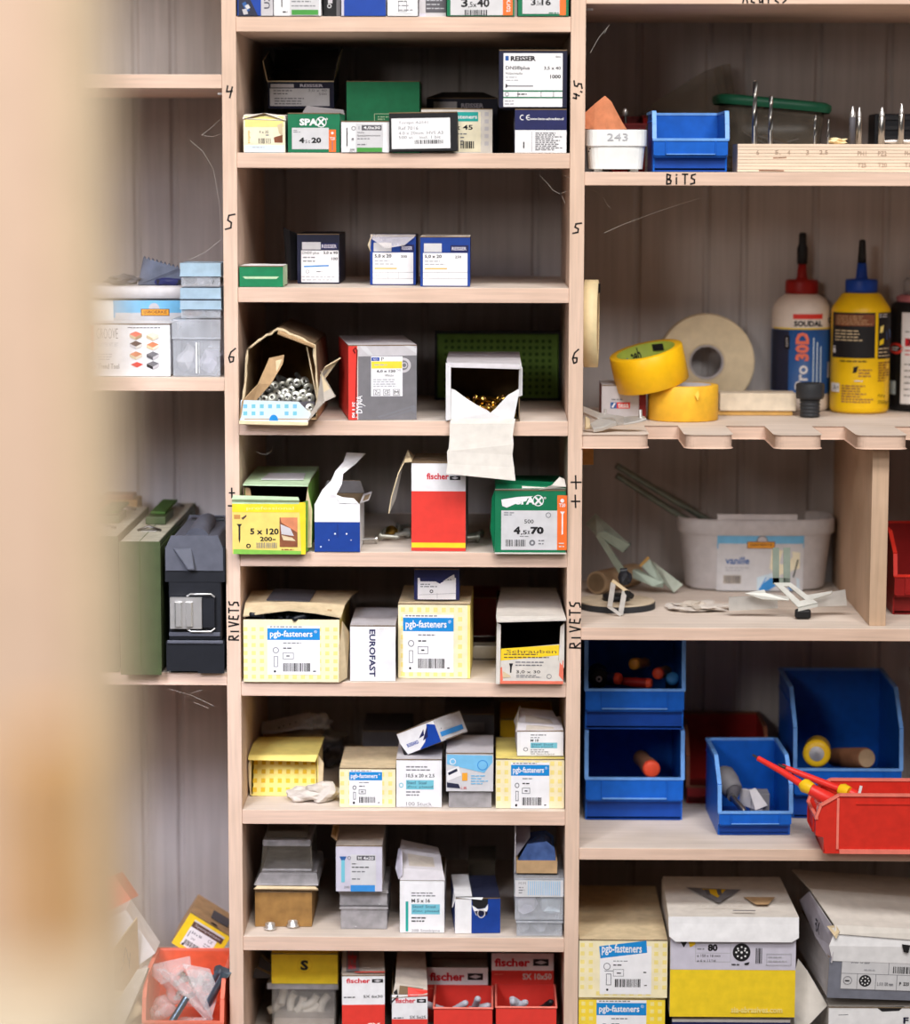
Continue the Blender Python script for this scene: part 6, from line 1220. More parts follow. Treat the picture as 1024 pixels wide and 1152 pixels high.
# ================================================================== right column, shelf of storage bins
z = ZR[4]
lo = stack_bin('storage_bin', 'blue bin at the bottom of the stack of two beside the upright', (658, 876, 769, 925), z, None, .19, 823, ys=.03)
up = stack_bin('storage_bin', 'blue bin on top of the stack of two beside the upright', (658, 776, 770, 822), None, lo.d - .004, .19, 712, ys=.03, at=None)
up.root.location.z = lo.o.z + lo.Hb + .003
dz = up.root.location.z - up.o.z
tools = [('black screwdriver handle end with a white ring, at the left in the upper blue bin', 674, 764, .013, 'black_plastic', 'black', (0, 0, .0)), ('navy and red screwdriver handle lying in the upper blue bin', 699, 764, .008, 'navy', 'handle_orange', (0, 0, 1.1)),
         ('red screwdriver handle lying in the upper blue bin', 734, 769, .0065, 'red_dark', 'handle_orange', (0, 0, 1.2)), ('amber screwdriver handle standing at the back of the upper blue bin', 713, 747, .008, 'handle_amber', 'handle_amber', (-.15, 0, -.3)),
         ('amber and red screwdriver handle leaning toward the right of the upper blue bin', 740, 758, .008, 'handle_amber', 'handle_orange', (-.12, 0, -.25)), ('bright blue capped screwdriver handle at the right of the upper blue bin', 757, 762, .0085, 'navy_dark', 'sky_deep', (-.5, 0, 0))]
def handle(name, lab, u, v, dd, r, L, m1, m2, rot, cat='screwdriver', ring=None, zfix=None):
    o = empty(name, lab, cat, P(u, v, dd))
    if zfix: o.location.z = max(o.location.z, zfix)
    Tq = Matrix.Rotation(math.radians(-90), 4, 'X')
    k = MB(); k.lathe([(0, .0), (r * .72, .0), (r * .92, .0015), (r, .004), (r, L * .1)], m2, 20, Tq); k.build('end_cap', o)
    k = MB(); k.lathe([(r, L * .1), (r * 1.0, L * .3), (r * .82, L * .55), (r * .95, L * .85), (r * .6, L), (0, L)], m1, 20, Tq); k.build('handle', o)
    k = MB(); k.lathe([(.0022, L), (.0022, L * 1.15), (0, L * 1.15)], 'steel_dark', 10, Tq); k.build('shaft', o)
    if ring:
        k = MB(); k.lathe([(ring[0], -.0004), (ring[1], -.0004), (ring[1], -.0008), (ring[0], -.0008), (ring[0], -.0004)], ring[2], 20, Tq); k.build('ring', o)
    o.rotation_euler = rot
    return o
for i, (lab, u, v, r, m1, m2, rot) in enumerate(tools):
    handle('screwdriver', lab, u, v, lo.d + .03 + (0 if v > 762 else .03), r, .075 if i else .06, m1, m2, rot, ring=(.002, .004, 'white') if i == 0 else None, zfix=up.root.location.z + .006 + r)
handle('screwdriver', 'orange ended screwdriver handle lying alone in the lower blue bin', 734, 866, lo.d + .02, .0118, .085, 'wood_brown', 'handle_orange', (0, 0, .15))
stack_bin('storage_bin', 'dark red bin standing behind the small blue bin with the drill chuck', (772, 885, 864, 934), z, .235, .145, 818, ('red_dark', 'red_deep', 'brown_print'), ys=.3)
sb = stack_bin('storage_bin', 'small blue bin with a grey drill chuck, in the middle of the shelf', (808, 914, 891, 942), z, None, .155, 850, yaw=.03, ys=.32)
def tool(name, lab, cat, u, v, dd): 
    q = H(name, lab, cat, u, v, dd); return q
q = tool('drill_chuck', 'grey keyless drill chuck with steel shank in the small blue bin', 'drill chuck', 822, 895, sb.d + .05); at = q.at
A, B, Cc, D = at(812, 870, .05), at(825, 890, .02), at(824, 897, .0), at(838, 913, -.03)
k = MB(); dv = B - A
k.tube([A, A + dv * .12, A + dv * .14, A + dv * .55, A + dv * .57, A + dv * .95, B], [.013, .015, .016, .016, .0152, .0135, .011], 'grey_card', 24); k.build('sleeve', q.root)
k = MB(); k.tube([B, Cc], [.009, .0065], 'grey_dark', 16); k.build('jaw_nose', q.root)
k = MB(); k.tube([Cc, Cc + (D - Cc) * .9, D], [.0042, .0042, .0028], 'steel', 8); k.build('shank', q.root)
q = tool('metal_block', 'grey slotted metal block lying right of the drill chuck', 'metal part', 850, 905, sb.d + .06); at = q.at
k = MB(); k.slab([at(832, 905, .02), at(852, 912, -.01), at(846, 890, .0), at(832, 887, .03)], .010, 'grey_pale'); k.slab([at(850, 912, -.012), at(864, 906, -.008), at(850, 886, .004), at(843, 889, .0)], .003, 'grey_pale'); k.box(at(845, 900).x, at(866, 900).x, .0, .03, at(845, 914).z, at(845, 893).z, 'grey_card'); k.build('block', q.root, .0006)
bb = stack_bin('storage_bin', 'large blue bin at the back behind the bright red bin', (892, 866, 1014, 926), z, .155, .20, 774, ys=.30, mats=('bin_blue', 'bin_blue_dark', 'bin_rim_highlight'))
handle('screwdriver', 'yellow handled screwdriver end with a round white label, in the large blue bin', 919, 848, bb.d + .01, .0185, .075, 'handle_yellow', 'handle_yellow', (-.1, 0, -.14), ring=(0, .0098, 'paper_grey'))
o = empty('wooden_tool', 'brown wooden tool handle lying across the large blue bin', 'tool handle', P(975, 853, bb.d + .008)); 
k = MB(); a = Vector((0, 0, 0)); b = P(940, 852, bb.d + .10) - o.location; k.tube([a, a + (b - a) * .05, b], [.0125, .0142, .0128], 'wood_brown', 20); k.tube([a - (b - a).normalized() * .0006, a - (b - a).normalized() * .001], .0118, 'tube_card', 20); k.build('handle', o)
rb = stack_bin('storage_bin', 'bright red bin lying side-on at the shelf edge holding red pliers', None, z, -.022, .24, 0, ('red_bin', 'red_bin', 'red_rim'), yaw=math.radians(-90), ys=.12, W=.088, Hb=P(980, 895, -.022).z - z, hf=P(918, 912, .02).z - z, at=(917, 955))
rb.root.location.y = -.022 + .044; rb.root.location.x = P(918, 920, -.022).x + .0
# add the outside foot ridge along its long side (local +x after turning faces the camera)
k = MB(); k.box(.0445, .0475, .03, .235, .0006, .006, 'red_rim'); k.box(.0442, .0456, .026, .029, .006, rb.Hb - .004, 'red_rim'); rdg = k.build('side_ridge', rb.root)
q = H('pliers', 'long red insulated pliers with yellow collars resting on the bright red bin', 'pliers', 900, 880, .0); at = q.at
k = MB(); k.tube([at(847, 849, .07), at(853, 853, .065), at(856, 855, .062)], [.0012, .0022, .003], 'steel_dark', 8); k.tube([at(876, 860, .075), at(884, 864, .07)], [.0015, .003], 'steel_dark', 8); k.build('jaw_tip', q.root)
k = MB(); k.tube([at(853, 853, .065), at(880, 868, .045), at(906, 885, .022)], [.0034, .0042, .0048], 'handle_red', 12); k.tube([at(880, 862, .075), at(915, 876, .06), at(948, 889, .04)], [.0034, .0044, .005], 'handle_red', 12); k.build('arm', q.root)
k = MB(); k.tube([at(903, 881, .024), at(906, 884, .021), at(914, 888, .015)], [.0072, .0094, .0078], 'handle_yellow', 14); k.tube([at(945, 888, .042), at(949, 889.5, .039), at(956, 892, .033)], [.0072, .0092, .0078], 'handle_yellow', 14); k.build('collar', q.root)
k = MB(); k.tube([at(912, 888, .016), at(932, 899, .010), at(952, 912, .014)], [.0075, .0095, .0095], 'handle_red', 14); k.tube([at(956, 892, .033), at(975, 902, .026)], [.0076, .009], 'handle_red', 14); k.build('grip', q.root)
q = H('cable_tie', 'short white plastic tie end sticking up from the bright red bin', 'cable tie', 967, 890, .02); at = q.at
k = MB(); plate(k, at(966, 897), at(969, 884), .0035, .0012, 'tub_white'); k.build('tie', q.root)
q = H('plastic_wrap', 'scrap of clear film at the open end of the bright red bin', 'film', 922, 910, .0); at = q.at
k = MB(); k.blob(tuple(at(924, 908, .02)), (.006, .02, .014), 'film', 40, 3, .5); k.build('film', q.root)

# ================================================================== right column, bottom shelf
z = ZR[5]
lo = carton('bolt_carton', 'yellow gingham carton at the frame bottom under another of its kind', 'box', (651, 1123.5, 748, 1199), None, .0, .26, {'front': 'yellow_bright', 'all': 'yellow_pale'}, lidm='yellow_pale', pr=[R(653, 1124, 748, 1199, 'yellow_bright'), DG(654, 1127, 746, 1196, 8.6, 4.4, 'yellow_gingham')], sticker=pgb_label(671, 1125, 727, 1185))
lo.root.location.z = z + .0006
lo.root.scale.z = (P(700, 1123.5, 0).z - z - .0006) / lo.h
ltop = P(700, 1123.5, 0).z
carton('bolt_carton', 'yellow gingham carton stacked on top of another at the lower right', 'box', (651.5, 1057, 751, 1122), ltop + .0008, .0, .26, {'front': 'pgb_card', 'all': 'kraft_pale'}, lidm='kraft_pale', yaw=.0, roll=.0, pr=[pgb_print(653, 1061, 670, 1119, 9.4, 4.6), pgb_print(736, 1061, 750, 1119, 9.4, 4.6), pgb_print(671, 1115, 735, 1121, 9.4, 4.6)], sticker=[R(675, 1064, 733, 1118, 'paper'), PG([(674, 1064.5), (727, 1058), (728, 1071.5), (675.5, 1078)], 'pgb_blue'), T('pgb-fasteners', 677, 1062, 722, 1074.5, 'white', .02), LN(690, 1080, 712, 1082, 1), LN(690, 1084, 704, 1087, 1, 'ink'), RG(683, 1087, 4, .8), FR(682, 1095, 688, 1108, .8), QR_LINE(680, 1092, 690, 1092, .8, 'ink_grey'), FR(690, 1090, 702, 1098, .5), LN(694, 1093, 700, 1096, 1, 'ink'), BAR(692, 1101, 721, 1110), C(683.5, 1113, 1.3), LN(724, 1092, 729, 1095, 1, 'ink'), LN(725, 1107, 730, 1109, 1, 'ink')])
sp = carton('paper_stack'.replace('paper_stack', 'abrasive_box'), 'white box with a dark blue rim under the big yellow and white carton', 'box', (756, 1145.5, 889, 1199), z, .0, .20, {'front': 'card_white', 'all': 'navy'}, lidm='card_white', pr=[R(756, 1150, 889, 1199, 'navy')])
c = Carton('abrasive_box', 'big yellow and white carton with a wide white tuck flap and dotted disc mark', 'box', (754, 1058, 895, 1143), sp.o.z + sp.h + .003, -.006, .18, {'front': 'yellow', 'all': 'card_white', 'left': 'card_white'}, lidm='card_white',
       pr=[R(754, 1040, 895, 1090.5, 'lavender'), PG([(762, 1055), (776, 1055), (769, 1066)], 'ink'), PG([(764, 1054), (774, 1054), (769, 1060)], 'yellow'), PG([(774, 1059), (779, 1057), (783, 1062), (776, 1066)], 'yellow_sand'), T('1960 siarexx', 785, 1053.5, 818, 1058.5, 'ink', .02), FR(782, 1061, 822, 1082, .6, 'ink_pale'), LN(784, 1066, 795, 1070, 1, 'ink_grey'), T('80', 796, 1062, 807, 1070, 'ink', .05), QR_LINE(782, 1072, 822, 1072, .5, 'ink_pale'), T('\u00f8 150 x 18 mm', 784, 1073.5, 810, 1076.5, 'ink'), T('\u00f8 6 x 11/16', 784, 1079, 805, 1082, 'ink'), C(834, 1071, 10, 'ink')] + [C(834 + 6 * math.cos(i * .785), 1071 + 6 * math.sin(i * .785), 1.1, 'white') for i in range(8)] + [C(834, 1071, 1.3, 'white'), C(830.5, 1069, .9, 'white'), C(837.5, 1069, .9, 'white'), LN(823, 1083, 832, 1086, 1, 'ink'), PG([(837, 1083), (843, 1081.5), (842, 1084.5), (838, 1085)], 'ink'), BAR(850, 1066, 857.5, 1083), FR(862, 1072, 890, 1085, .6, 'ink_pale'), LN(864, 1074, 888, 1083, 2, 'ink_pale'), LN(870, 1054, 884, 1058, 1), T('sia-abrasives.com', 823, 1131, 881, 1138, 'yellow_pale', .03)])
X, h, L = c.w / 2, c.h, c.L
k = MB(); k.strip([((-X - .003, -.0012, h + .022), (X + .003, -.0012, h + .022)), ((-X - .002, -.004, h + .006), (X + .003, -.004, h + .005)), ((-X + .006, -.005, h - .0005), (X - .006, -.005, h - .0005))], .001, 'white', 'card_grey')
k.slab([(-X - .003, -.0012, h + .031), (-X - .003, -.0022, h + .022), (X + .003, -.0022, h + .022), (X + .003, -.0012, h + .031)], .0008, 'white'); k.build('tuck_flap', c.root)
c.lid = MB(); hh = h + .031
c.mb.panel((-X, 0, h), (X, 0, h), (X, 0, hh), (-X, 0, hh), 'card_white', 'card_white'); c.mb.panel((-X, L, h), (-X, 0, h), (-X, 0, hh), (-X, L, hh), 'card_white', 'card_white'); c.mb.panel((X, 0, h), (X, L, h), (X, L, hh), (X, 0, hh), 'card_white', 'card_white')
c.lid.panel((-X - .003, -.001, hh), (X + .003, -.001, hh), (X - .002, L, hh + .004), (-X + .001, L, hh + .004), 'card_white', 'card_grey', amp=.001)
lx = lambda u, v: (-X + u / 100 * 2 * X, v / 100 * L)
prints(c.lid, [PG([(17, 68), (62, 62), (41, 26)], 'grey_card'), PG([(30, 64), (50, 62), (41, 40)], 'yellow_sand'), PG([(32, 62), (36, 62), (36, 46), (33, 46)], 'grey_dark'), PG([(42, 62), (46, 62), (45, 46), (42, 46)], 'grey_dark'), PG([(62, 42), (88, 42), (80, 22), (70, 22)], 'kraft'), LN(22, 16, 70, 19, 1, 'card_grey'), QR_LINE(50, 6, 68, 6, 2, 'grey_dark')], lx, lambda x, y, oo: (x, y, hh + .0045 + oo), base=.0004); c.done()
# grey white folded box at the right, standing on a lower white one
lo = carton('abrasive_box', 'low white carton with a dark notch in its upper edge at the lower right corner', 'box', (932, 1133, 1090, 1199), z, -.004, .24, {'front': 'white', 'all': 'card_white'}, lidm='card_white', pr=[PG([(985, 1133), (1017, 1132), (1011, 1137), (992, 1138)], 'ink'), QR_LINE(943, 1142, 954, 1141.5, .7, 'ink_grey'), T('F', 1016, 1144, 1022, 1151, 'navy_dark', .04), T('E', 1024, 1144, 1030, 1151, 'red', .04)])
c = Carton('abrasive_box', 'grey and white carton with sloping hinged lid and dotted disc label at the right edge', 'box', (930, 1080, 1090, 1128), lo.o.z + lo.h + .0105, -.01, .22, {'front': 'grey_steel_card', 'left': 'grey_pale', 'all': 'grey_pale'}, skip=('top',), roll=.045, yaw=.05,
       sticker=[R(944, 1077, 1088, 1117, 'ink_grey'), R(944.8, 1077.8, 1088, 1116.2, 'paper_grey'), T('5935 15 220', 955, 1080, 976, 1086, 'ink_grey', .03), QR_LINE(944, 1098, 1088, 1098, .6, 'ink_grey'), QR_LINE(998, 1077, 998, 1098, .6, 'ink_grey'), QR_LINE(963, 1098, 963, 1117, .6, 'ink_grey'), QR_LINE(984, 1098, 984, 1117, .6, 'ink_grey'), QR_LINE(1008, 1098, 1008, 1117, .6, 'ink_grey'), BAR(1003, 1088, 1024, 1096), C(972, 1106, 7, 'ink')] + [C(972 + 4.3 * math.cos(i * .785), 1106 + 4.3 * math.sin(i * .785), .9, 'white') for i in range(8)] + [C(972, 1106, 1, 'white'), T('L S 0 150 mm', 986, 1107, 1004, 1111, 'ink_grey', .02), T('P  220', 1011, 1106, 1022, 1110, 'ink', .02), RG(952, 1106, 5, .6), LN(949, 1105, 958, 1108, 1, 'ink'), LN(970, 1091, 985, 1095, 1, 'ink_pale')])
X, h, L = c.w / 2, c.h, c.L
zt2 = h + .052
k = MB()
k.strip([((-X + .004, -.001, h - .004), (X, -.001, h - .004)), ((-X - .002, -.003, h + .016), (X, -.003, h + .020)), ((-X + .006, .0, h + .038), (X, .0, h + .038))], .0015, 'white', 'card_white')
prints(k, [T('F', .079, .026, .0855, .034, 'navy_dark', .04)], lambda u, v: (u - .01, h + .016 + (.034 - v)), lambda x, zz2, oo: (x, -.0035 - oo, zz2))
k.build('front_flap', c.root)
k = MB(); k.strip([((-X + .006, -.003, h + .032), (X + .01, -.004, h + .024)), ((-X + .004, .002, h + .042), (X + .01, .0, h + .040)), ((-X - .012, .10, h + .062), (X + .01, .10, h + .052)), ((-X - .016, L, h + .056), (X + .01, L, h + .048))], .0016, 'card_white', 'card_white'); k.build('lid', c.root)
k = MB(); k.slab([(-X + .002, -.003, h - .006), (-X + .004, -.002, h + .014), (-X + .004, .004, h + .036), (-X - .013, .10, h + .058), (-X - .014, .16, h + .03), (-X - .006, .08, h + .006)], .0014, 'lavender', 'grey_pale')
prints(k, [T('XF', .03, .0, .055, .016, 'navy_dark', .03)], lambda u, v: (u, h + .02 + (.016 - v)), lambda y, zz2, oo: (-X - .0075 - y * .05 - oo, y, zz2)); k.build('side_flap', c.root)
k = MB(); k.slab([(-X + .003, -.006, h + .030), (-X + .006, -.006, h + .026), (-X + .010, -.004, h + .036), (-X + .006, .002, h + .042), (-X - .004, .01, h + .038)], .001, 'kraft_pale', 'card_white'); k.build('torn_corner', c.root); k = MB(); k.slab([(.0, -.0045, h + .022), (.011, -.0045, h + .021), (.009, -.0045, h + .011), (.003, -.0045, h + .012)], .0006, 'ink'); k.build('notch', c.root)
c.done()
q = H('card_flap', 'loose pointed white card leaning between the two large cartons', 'card', 912, 1165, .02, z); at = q.at
k = MB(); k.slab([at(895, 1163, .0), at(911, 1152, -.01), at(931, 1131, -.014), at(908, 1092, .02), at(898, 1079, .035), at(894, 1095, .03), at(893, 1140, .01)], .0014, 'card_white', 'grey_pale'); k.slab([at(895, 1163, .0), at(898, 1176, .01), at(903, 1181, .02), at(911, 1152, -.01)], .0014, 'card_white'); k.build('card', q.root)

# ================================================================== left column, shelf marked 6
z = ZL[1]
carton('bit_set_box', 'white carton printed with coloured wood joint pictures beside the clear boxes', 'box', (92, 364, 191.5, 419), z, .012, .07, 'white', lidm='paper',
       pr=[PG([(100, 366), (106, 366), (105.5, 394), (103, 394)], 'coral'), T('GROOVE', 109, 369, 133, 380, 'grey_card', -.01), T('ROUTER BIT SET', 110, 384, 133, 388, 'ink_pale'), LN(110, 395, 133, 403, 3, 'ink_pale'), T('Trend Tool', 110, 406, 134, 411.5, 'grey_dark', .01), RG(105, 409, 2.6, .6, 'coral'), LN(144, 367, 183, 369.5, 1, 'ink_grey')] +
       [PG([(u, v + 3), (u + 7, v), (u + 14, v + 2.6), (u + 7, v + 6)], a) for u, v, a in ((146, 372, 'coral'), (146, 382, 'brown_dark'), (146, 393, 'terracotta'), (147, 404, 'red'), (165, 373, 'paper_cream'), (165, 383, 'terracotta'), (165, 393, 'grey_card'), (165, 403, 'grey_card'))] +
       [PG([(u, v + 3), (u + 7, v + 6), (u + 7, v + 9), (u, v + 6)], a) for u, v, a in ((146, 372, 'kraft_pale'), (146, 382, 'grey_pale'), (146, 393, 'kraft_pale'), (165, 373, 'kraft_pale'), (165, 383, 'kraft_pale'), (165, 393, 'grey_dark'), (165, 403, 'ink'))] +
       [PG([(u + 7, v + 6), (u + 14, v + 2.6), (u + 14, v + 5.6), (u + 7, v + 9)], a) for u, v, a in ((146, 372, 'kraft'), (146, 382, 'card_white'), (146, 393, 'wood_pale'), (165, 373, 'wood_pale'), (165, 383, 'wood_pale'), (165, 393, 'grey_pale'), (165, 403, 'grey_pale'))])
k1 = clear_box('plastic_box', 'large frosted clear box with a divider, lowest of the stack by the upright', (194, 359.5, 248.5, 419), z, .006, .09, 'clear', [('grey_pale', .5), ('lavender', .45)], .34)
k = MB(); k.box(-.001, .001, -.0006, .0, .004, k1.h * .6, 'tub_white'); k.box(.003, .0036, -.0006, .0, .004, k1.h * .6, 'tub_white'); k.build('divider', k1.root)
zc = k1.o.z + k1.h + .0008
for rect, lid, cont, lab in (((203, 338, 249, 359), .5, [('wood_brown', .5), ('grey_card', .5)], 'small clear box with blue lid holding brown bits, lowest of three'), ((203, 324, 248.5, 337.5), .96, None, 'flat clear box with a pale blue lid, the middle one of three'), ((203, 296, 248.5, 323.5), .56, [('steel_dark', .5), ('grey_pale', .4), ('steel_dark', .5)], 'small clear box with pale blue lid, topmost by the upright')):
    bx = clear_box('plastic_box', lab, rect, zc, .008, .07, 'clear', cont, lid)
    for o in bx.root.children:
        if o.name.startswith('lid'):
            o.data.materials.clear(); o.data.materials.append(M('clear_blue'))
    zc = bx.o.z + bx.h + .0008
c = H('ice_cream_tub', 'white lidded tub with blue label behind the wood joint carton', 'tub', 160, 418, .10, z); s1 = S(c.d); c.root.location.y += .06
zz = lambda v: P(160, v, c.d).z - c.o.z
k = MB(); v, f = rtub(k, [(0, 0, .001), (68 * s1, .05, .001), (74 * s1, .058, zz(338)), (0, 0, zz(338))], 'tub_white', 48, 3.4); k.add(v, f, 'tub_white', True); k.build('tub', c.root)
k = MB(); v, f = rtub(k, [(75 * s1, .059, zz(336)), (78 * s1, .062, zz(335)), (78 * s1, .062, zz(324)), (75 * s1, .059, zz(322)), (0, 0, zz(322))], 'tub_grey', 48, 3.4); k.add(v, f, 'tub_grey', True); k.build('lid', c.root)
k = MB()
def sup2(x, zc2, oo):
    t = zc2 / zz(338); return (x, -((.05 + .008 * t) * (1 - min(.98, abs(x) / ((68 + 6 * t) * s1)) ** 3.4) ** (1 / 3.4)) - oo - .0004, zc2)
prints(k, [R(128, 338, 212, 400, 'paper_grey'), R(128, 338, 212, 352, 'sky_print'), PG([(128, 351), (150, 352.5), (128, 358)], 'sky_print'), C(174, 347, 6, 'grey_pale'), R(159, 347.5, 191, 355.5, 'brown_print'), R(160, 348.3, 190, 354.7, 'orange_label'), T('IJSBOERKE', 162, 349.4, 188, 353.6, 'brown_print', .02)], lambda u, v: ((u - 160) * s1, zz(v)), sup2, cuts=14); k.build('label', c.root)
q = H('saw_blade', 'worn grey blade piece with a toothed edge lying on the white tub', 'saw blade', 180, 322, .13); q.root.location.z = c.o.z + zz(322) + .0015; q.o.z = q.root.location.z; at = q.at
teeth = []
for i in range(9):
    u = 162 + 4.6 * i; v = 291 + 1.3 * i
    teeth += [(u, v), (u + 1.5, v - 2.6), (u + 3, v + .8)]
k = MB(); k.slab([at(156, 321)] + [at(a, b, .004) for a, b in teeth] + [at(206, 306), at(207, 321)], .008, 'blade', 'ink'); k.build('blade', q.root)
k = MB(); k.blob(tuple(at(190, 317, -.006)), (.02, .006, .006), 'navy', 51, 2, .3); k.box(at(177, 320, -.004).x, at(205, 320).x, -.010, -.003, 0, .006, 'ink'); k.build('mount', q.root)
q = H('dark_tool', 'dark ragged tool lying on the white tub, half hidden by the blurred board', 'tool', 138, 322, .12); q.root.location.z = c.o.z + zz(322) + .001
k = MB(); k.blob((0, 0, .006), (.022, .012, .0062), 'grey_dark', 55, 3, .4); k.build('tool', q.root)

# ================================================================== left column, shelf of cases
z = ZL[2]
def case(name, lab, rect, d, L, m, mt):
    x0, y0, x1, y1 = rect
    c = H(name, lab, 'case', (x0 + x1) / 2, y1, d, z)
    w = (x1 - x0) * S(d) / 2; h = P((x0 + x1) / 2, y0, d).z - c.o.z
    c.root.location.z += .0016
    k = MB(); k.prism([(-w, 0), (w, 0), (w, h), (-w, h)], 'y', 0, L, m); o = k.build('case', c.root, .0015)
    k = MB(); k.box(-w + .0005, w - .0005, .001, L - .001, h + .0002, h + .0016, mt); k.box(-.0004, .0004, -.0012, .0, .01, h, 'green_hole'); k.box(-.0004, .0004, -.001, L, h + .0016, h + .002, 'green_hole'); k.box(w + .0001, w + .0012, .004, L, .004, h - .006, m); k.build('seam', c.root)
    k = MB(); k.box(-w * .55, w * .55, L * .40, L * .62, h + .002, h + .012, m); k.box(-w * .42, w * .42, L * .46, L * .8, h + .0122, h + .016, 'green_hole'); k.build('handle', c.root, .0012)
    k = MB()
    for yy in (.24, .88): k.tube([(-w * .6, L * yy, h + .003), (-w * .1, L * (yy + .04), h + .006), (w * .6, L * yy, h + .003)], .0018, 'steel_dark', 8); k.box(-w * .4, w * .4, L * yy - .006, L * yy + .008, h + .0018, h + .0032, 'steel')
    k.build('latch', c.root)
    return c
case('metal_case', 'dark green metal case with a dusty top and handle standing by the black case', (137, 612, 181, 773), -.02, .40, 'green_case', 'green_case_top')
case('metal_case', 'green metal case mostly hidden behind the blurred board at the left', (80, 606, 134, 768), .0, .30, 'green_case', 'green_case_top')
o = H('wooden_box', 'brown box resting behind the green cases', 'box', 130, 585, .30)
c = H('tool_case', 'black and grey power tool case with a bright steel latch', 'case', 219, 762, -.008, z + .0014); at = c.at; s1 = S(-.008)
X = lambda u: at(u - 1, 700).x; Z = lambda v: max(0, at(220, v).z)
k = MB(); k.prism([(X(189), Z(754)), (X(224), Z(754)), (X(224), 0), (X(252), 0), (X(252), Z(722)), (X(189), Z(722))], 'y', .0, .22, 'case_black'); k.box(X(189), X(252), -.003, .0, Z(724), Z(720), 'case_grey'); k.box(X(191), X(250), .001, .21, Z(720), Z(652), 'case_black'); k.box(X(191), X(249), -.002, .0005, Z(716), Z(711), 'case_grey'); k.build('lower_shell', c.root, .0022)
k = MB()
k.prism([(X(190), Z(652)), (X(252), Z(652)), (X(252), Z(617)), (X(190), Z(617))], 'y', .0, .22, 'case_black')
k.build('upper_shell', c.root, .003)
k = MB(); k.prism([(X(190), Z(640)), (X(251), Z(640)), (X(251), Z(617)), (X(246), Z(604)), (X(196), Z(604)), (X(190), Z(617))], 'y', -.002, .20, 'case_grey')
k.slab([(X(196), -.003, Z(616)), (X(214), -.012, Z(640)), (X(222), -.012, Z(640)), (X(218), -.003, Z(616))], .004, 'case_grey'); k.build('cover', c.root, .004)
k = MB(); A = [at(222, 607, .02), at(226, 596, .05), at(231, 589, .10), at(234, 588, .2)]; k.tube(A, [.016, .0125, .0125, .0125], 'case_grey', 16); k.tube([at(216, 586, .16), at(252, 584, .16)], .003, 'case_black', 8); k.build('handle', c.root)
k = MB(); a, b = X(193.5), X(229); k.box(a, b, -.010, -.004, Z(706), Z(671), 'chrome')
for u in (203, 215): k.prism([(X(u - 4), -.0125), (X(u - 2.5), -.0145), (X(u + 2.5), -.0145), (X(u + 4), -.0125), (X(u + 4), -.0104), (X(u - 4), -.0104)], 'z', Z(703), Z(676), 'chrome')
k.box(b, X(243), -.006, .0, Z(705), Z(672), 'case_black')
k.tube([(X(212), -.004, Z(670)), (X(216), -.006, Z(667.5)), (X(239), -.006, Z(667.5)), (X(243), -.004, Z(671))], .0012, 'chrome', 8); k.tube([(X(212), -.004, Z(707)), (X(216), -.006, Z(709.5)), (X(239), -.006, Z(709.5)), (X(243), -.004, Z(706))], .0012, 'chrome', 8); k.build('latch', c.root)
for ob_ in [o]:
    k = MB(); at = o.at; zf = z - o.o.z
    k.box(-.045, .03, 0, .05, zf + .0006, at(130, 562).z, 'kraft_dark'); k.box(-.02, .024, -.001, .04, at(130, 562).z + .0002, at(130, 560).z + .004, 'brown_print'); k.build('box', o.root, .002)

# ================================================================== left column, bottom shelf
z = ZL[3]
c = Carton('screw_box', 'tilted yellow and brown screw carton leaning in the red bin beside the upright', 'box', (196, 1020, 258, 1076), None, .12, .09, {'front': 'yellow', 'all': 'kraft'}, lidm='kraft', roll=.56, yaw=0,
       sticker=[R(206, 1026, 246, 1070, 'paper'), R(206, 1026, 252, 1029, 'paper_grey'), R(206, 1029, 252, 1038, 'brown_dark'), T('Spanplatten', 210, 1031, 248, 1036, 'grey_pale'), T('3,0 x 30', 211, 1043, 226, 1047.5, 'label_dark', .02), T('200', 214, 1052, 220, 1055, 'label_dark'), T('CE', 235, 1041, 242, 1046, 'ink_grey'), BAR(209, 1059, 230, 1067), QR_LINE(209, 1044, 209, 1054, 1.2, 'ink_grey'), LN(233, 1049, 243, 1056, 2), C(209, 1068, 1.8, 'ink')])
c.root.location = P(215.5, 1074.5, .12); c.root.scale = (.855, 1, .73)
k = MB(); k.slab([(-.004, .025, c.h + .0022), (.026, .025, c.h + .0022), (.026, .06, c.h + .0022), (-.004, .06, c.h + .0022)], .001, 'grey_dark'); k.build('lid_window', c.root)
k = MB(); k.prism([(.004 + .006 * math.cos(a * .3927), .006 * math.sin(a * .3927)) for a in range(9)], 'z', c.h + .0022, c.h + .0028, 'ink'); k.build('finger_hole', c.root); c.done()
rbn = stack_bin('storage_bin', 'orange red bin full of bagged bolts at the bottom left', (160, 1150, 252, 1164), z, -.03, .15, 1098, ('orange_bin', 'orange_bin', 'coral'), ys=.2)
q = H('plastic_bag', 'crumpled clear bag of small parts spilling out of the orange red bin', 'bag', 205, 1115, .035); at = q.at
k = MB(); k.blob(tuple(at(212, 1112)), (.029, .024, .024), 'film', 61, 4, .3, True); k.slab([at(160, 1088, .02), at(186, 1082, .0), at(214, 1076, .02), at(215, 1086, .0), at(195, 1102, -.02), at(182, 1108, -.01)], .0012, 'film'); k.slab([at(176, 1090, -.015), at(186, 1090, -.02), at(232, 1122, -.03), at(240, 1146, -.03), at(236, 1152, -.028), at(214, 1128, -.03)], .002, 'film'); k.slab([at(205, 1084, -.01), at(236, 1090, -.01), at(246, 1116, -.02), at(238, 1146, -.03), at(222, 1122, -.03)], .0012, 'film'); k.build('bag', q.root)
k = MB(); 
rnd = random.Random(2)
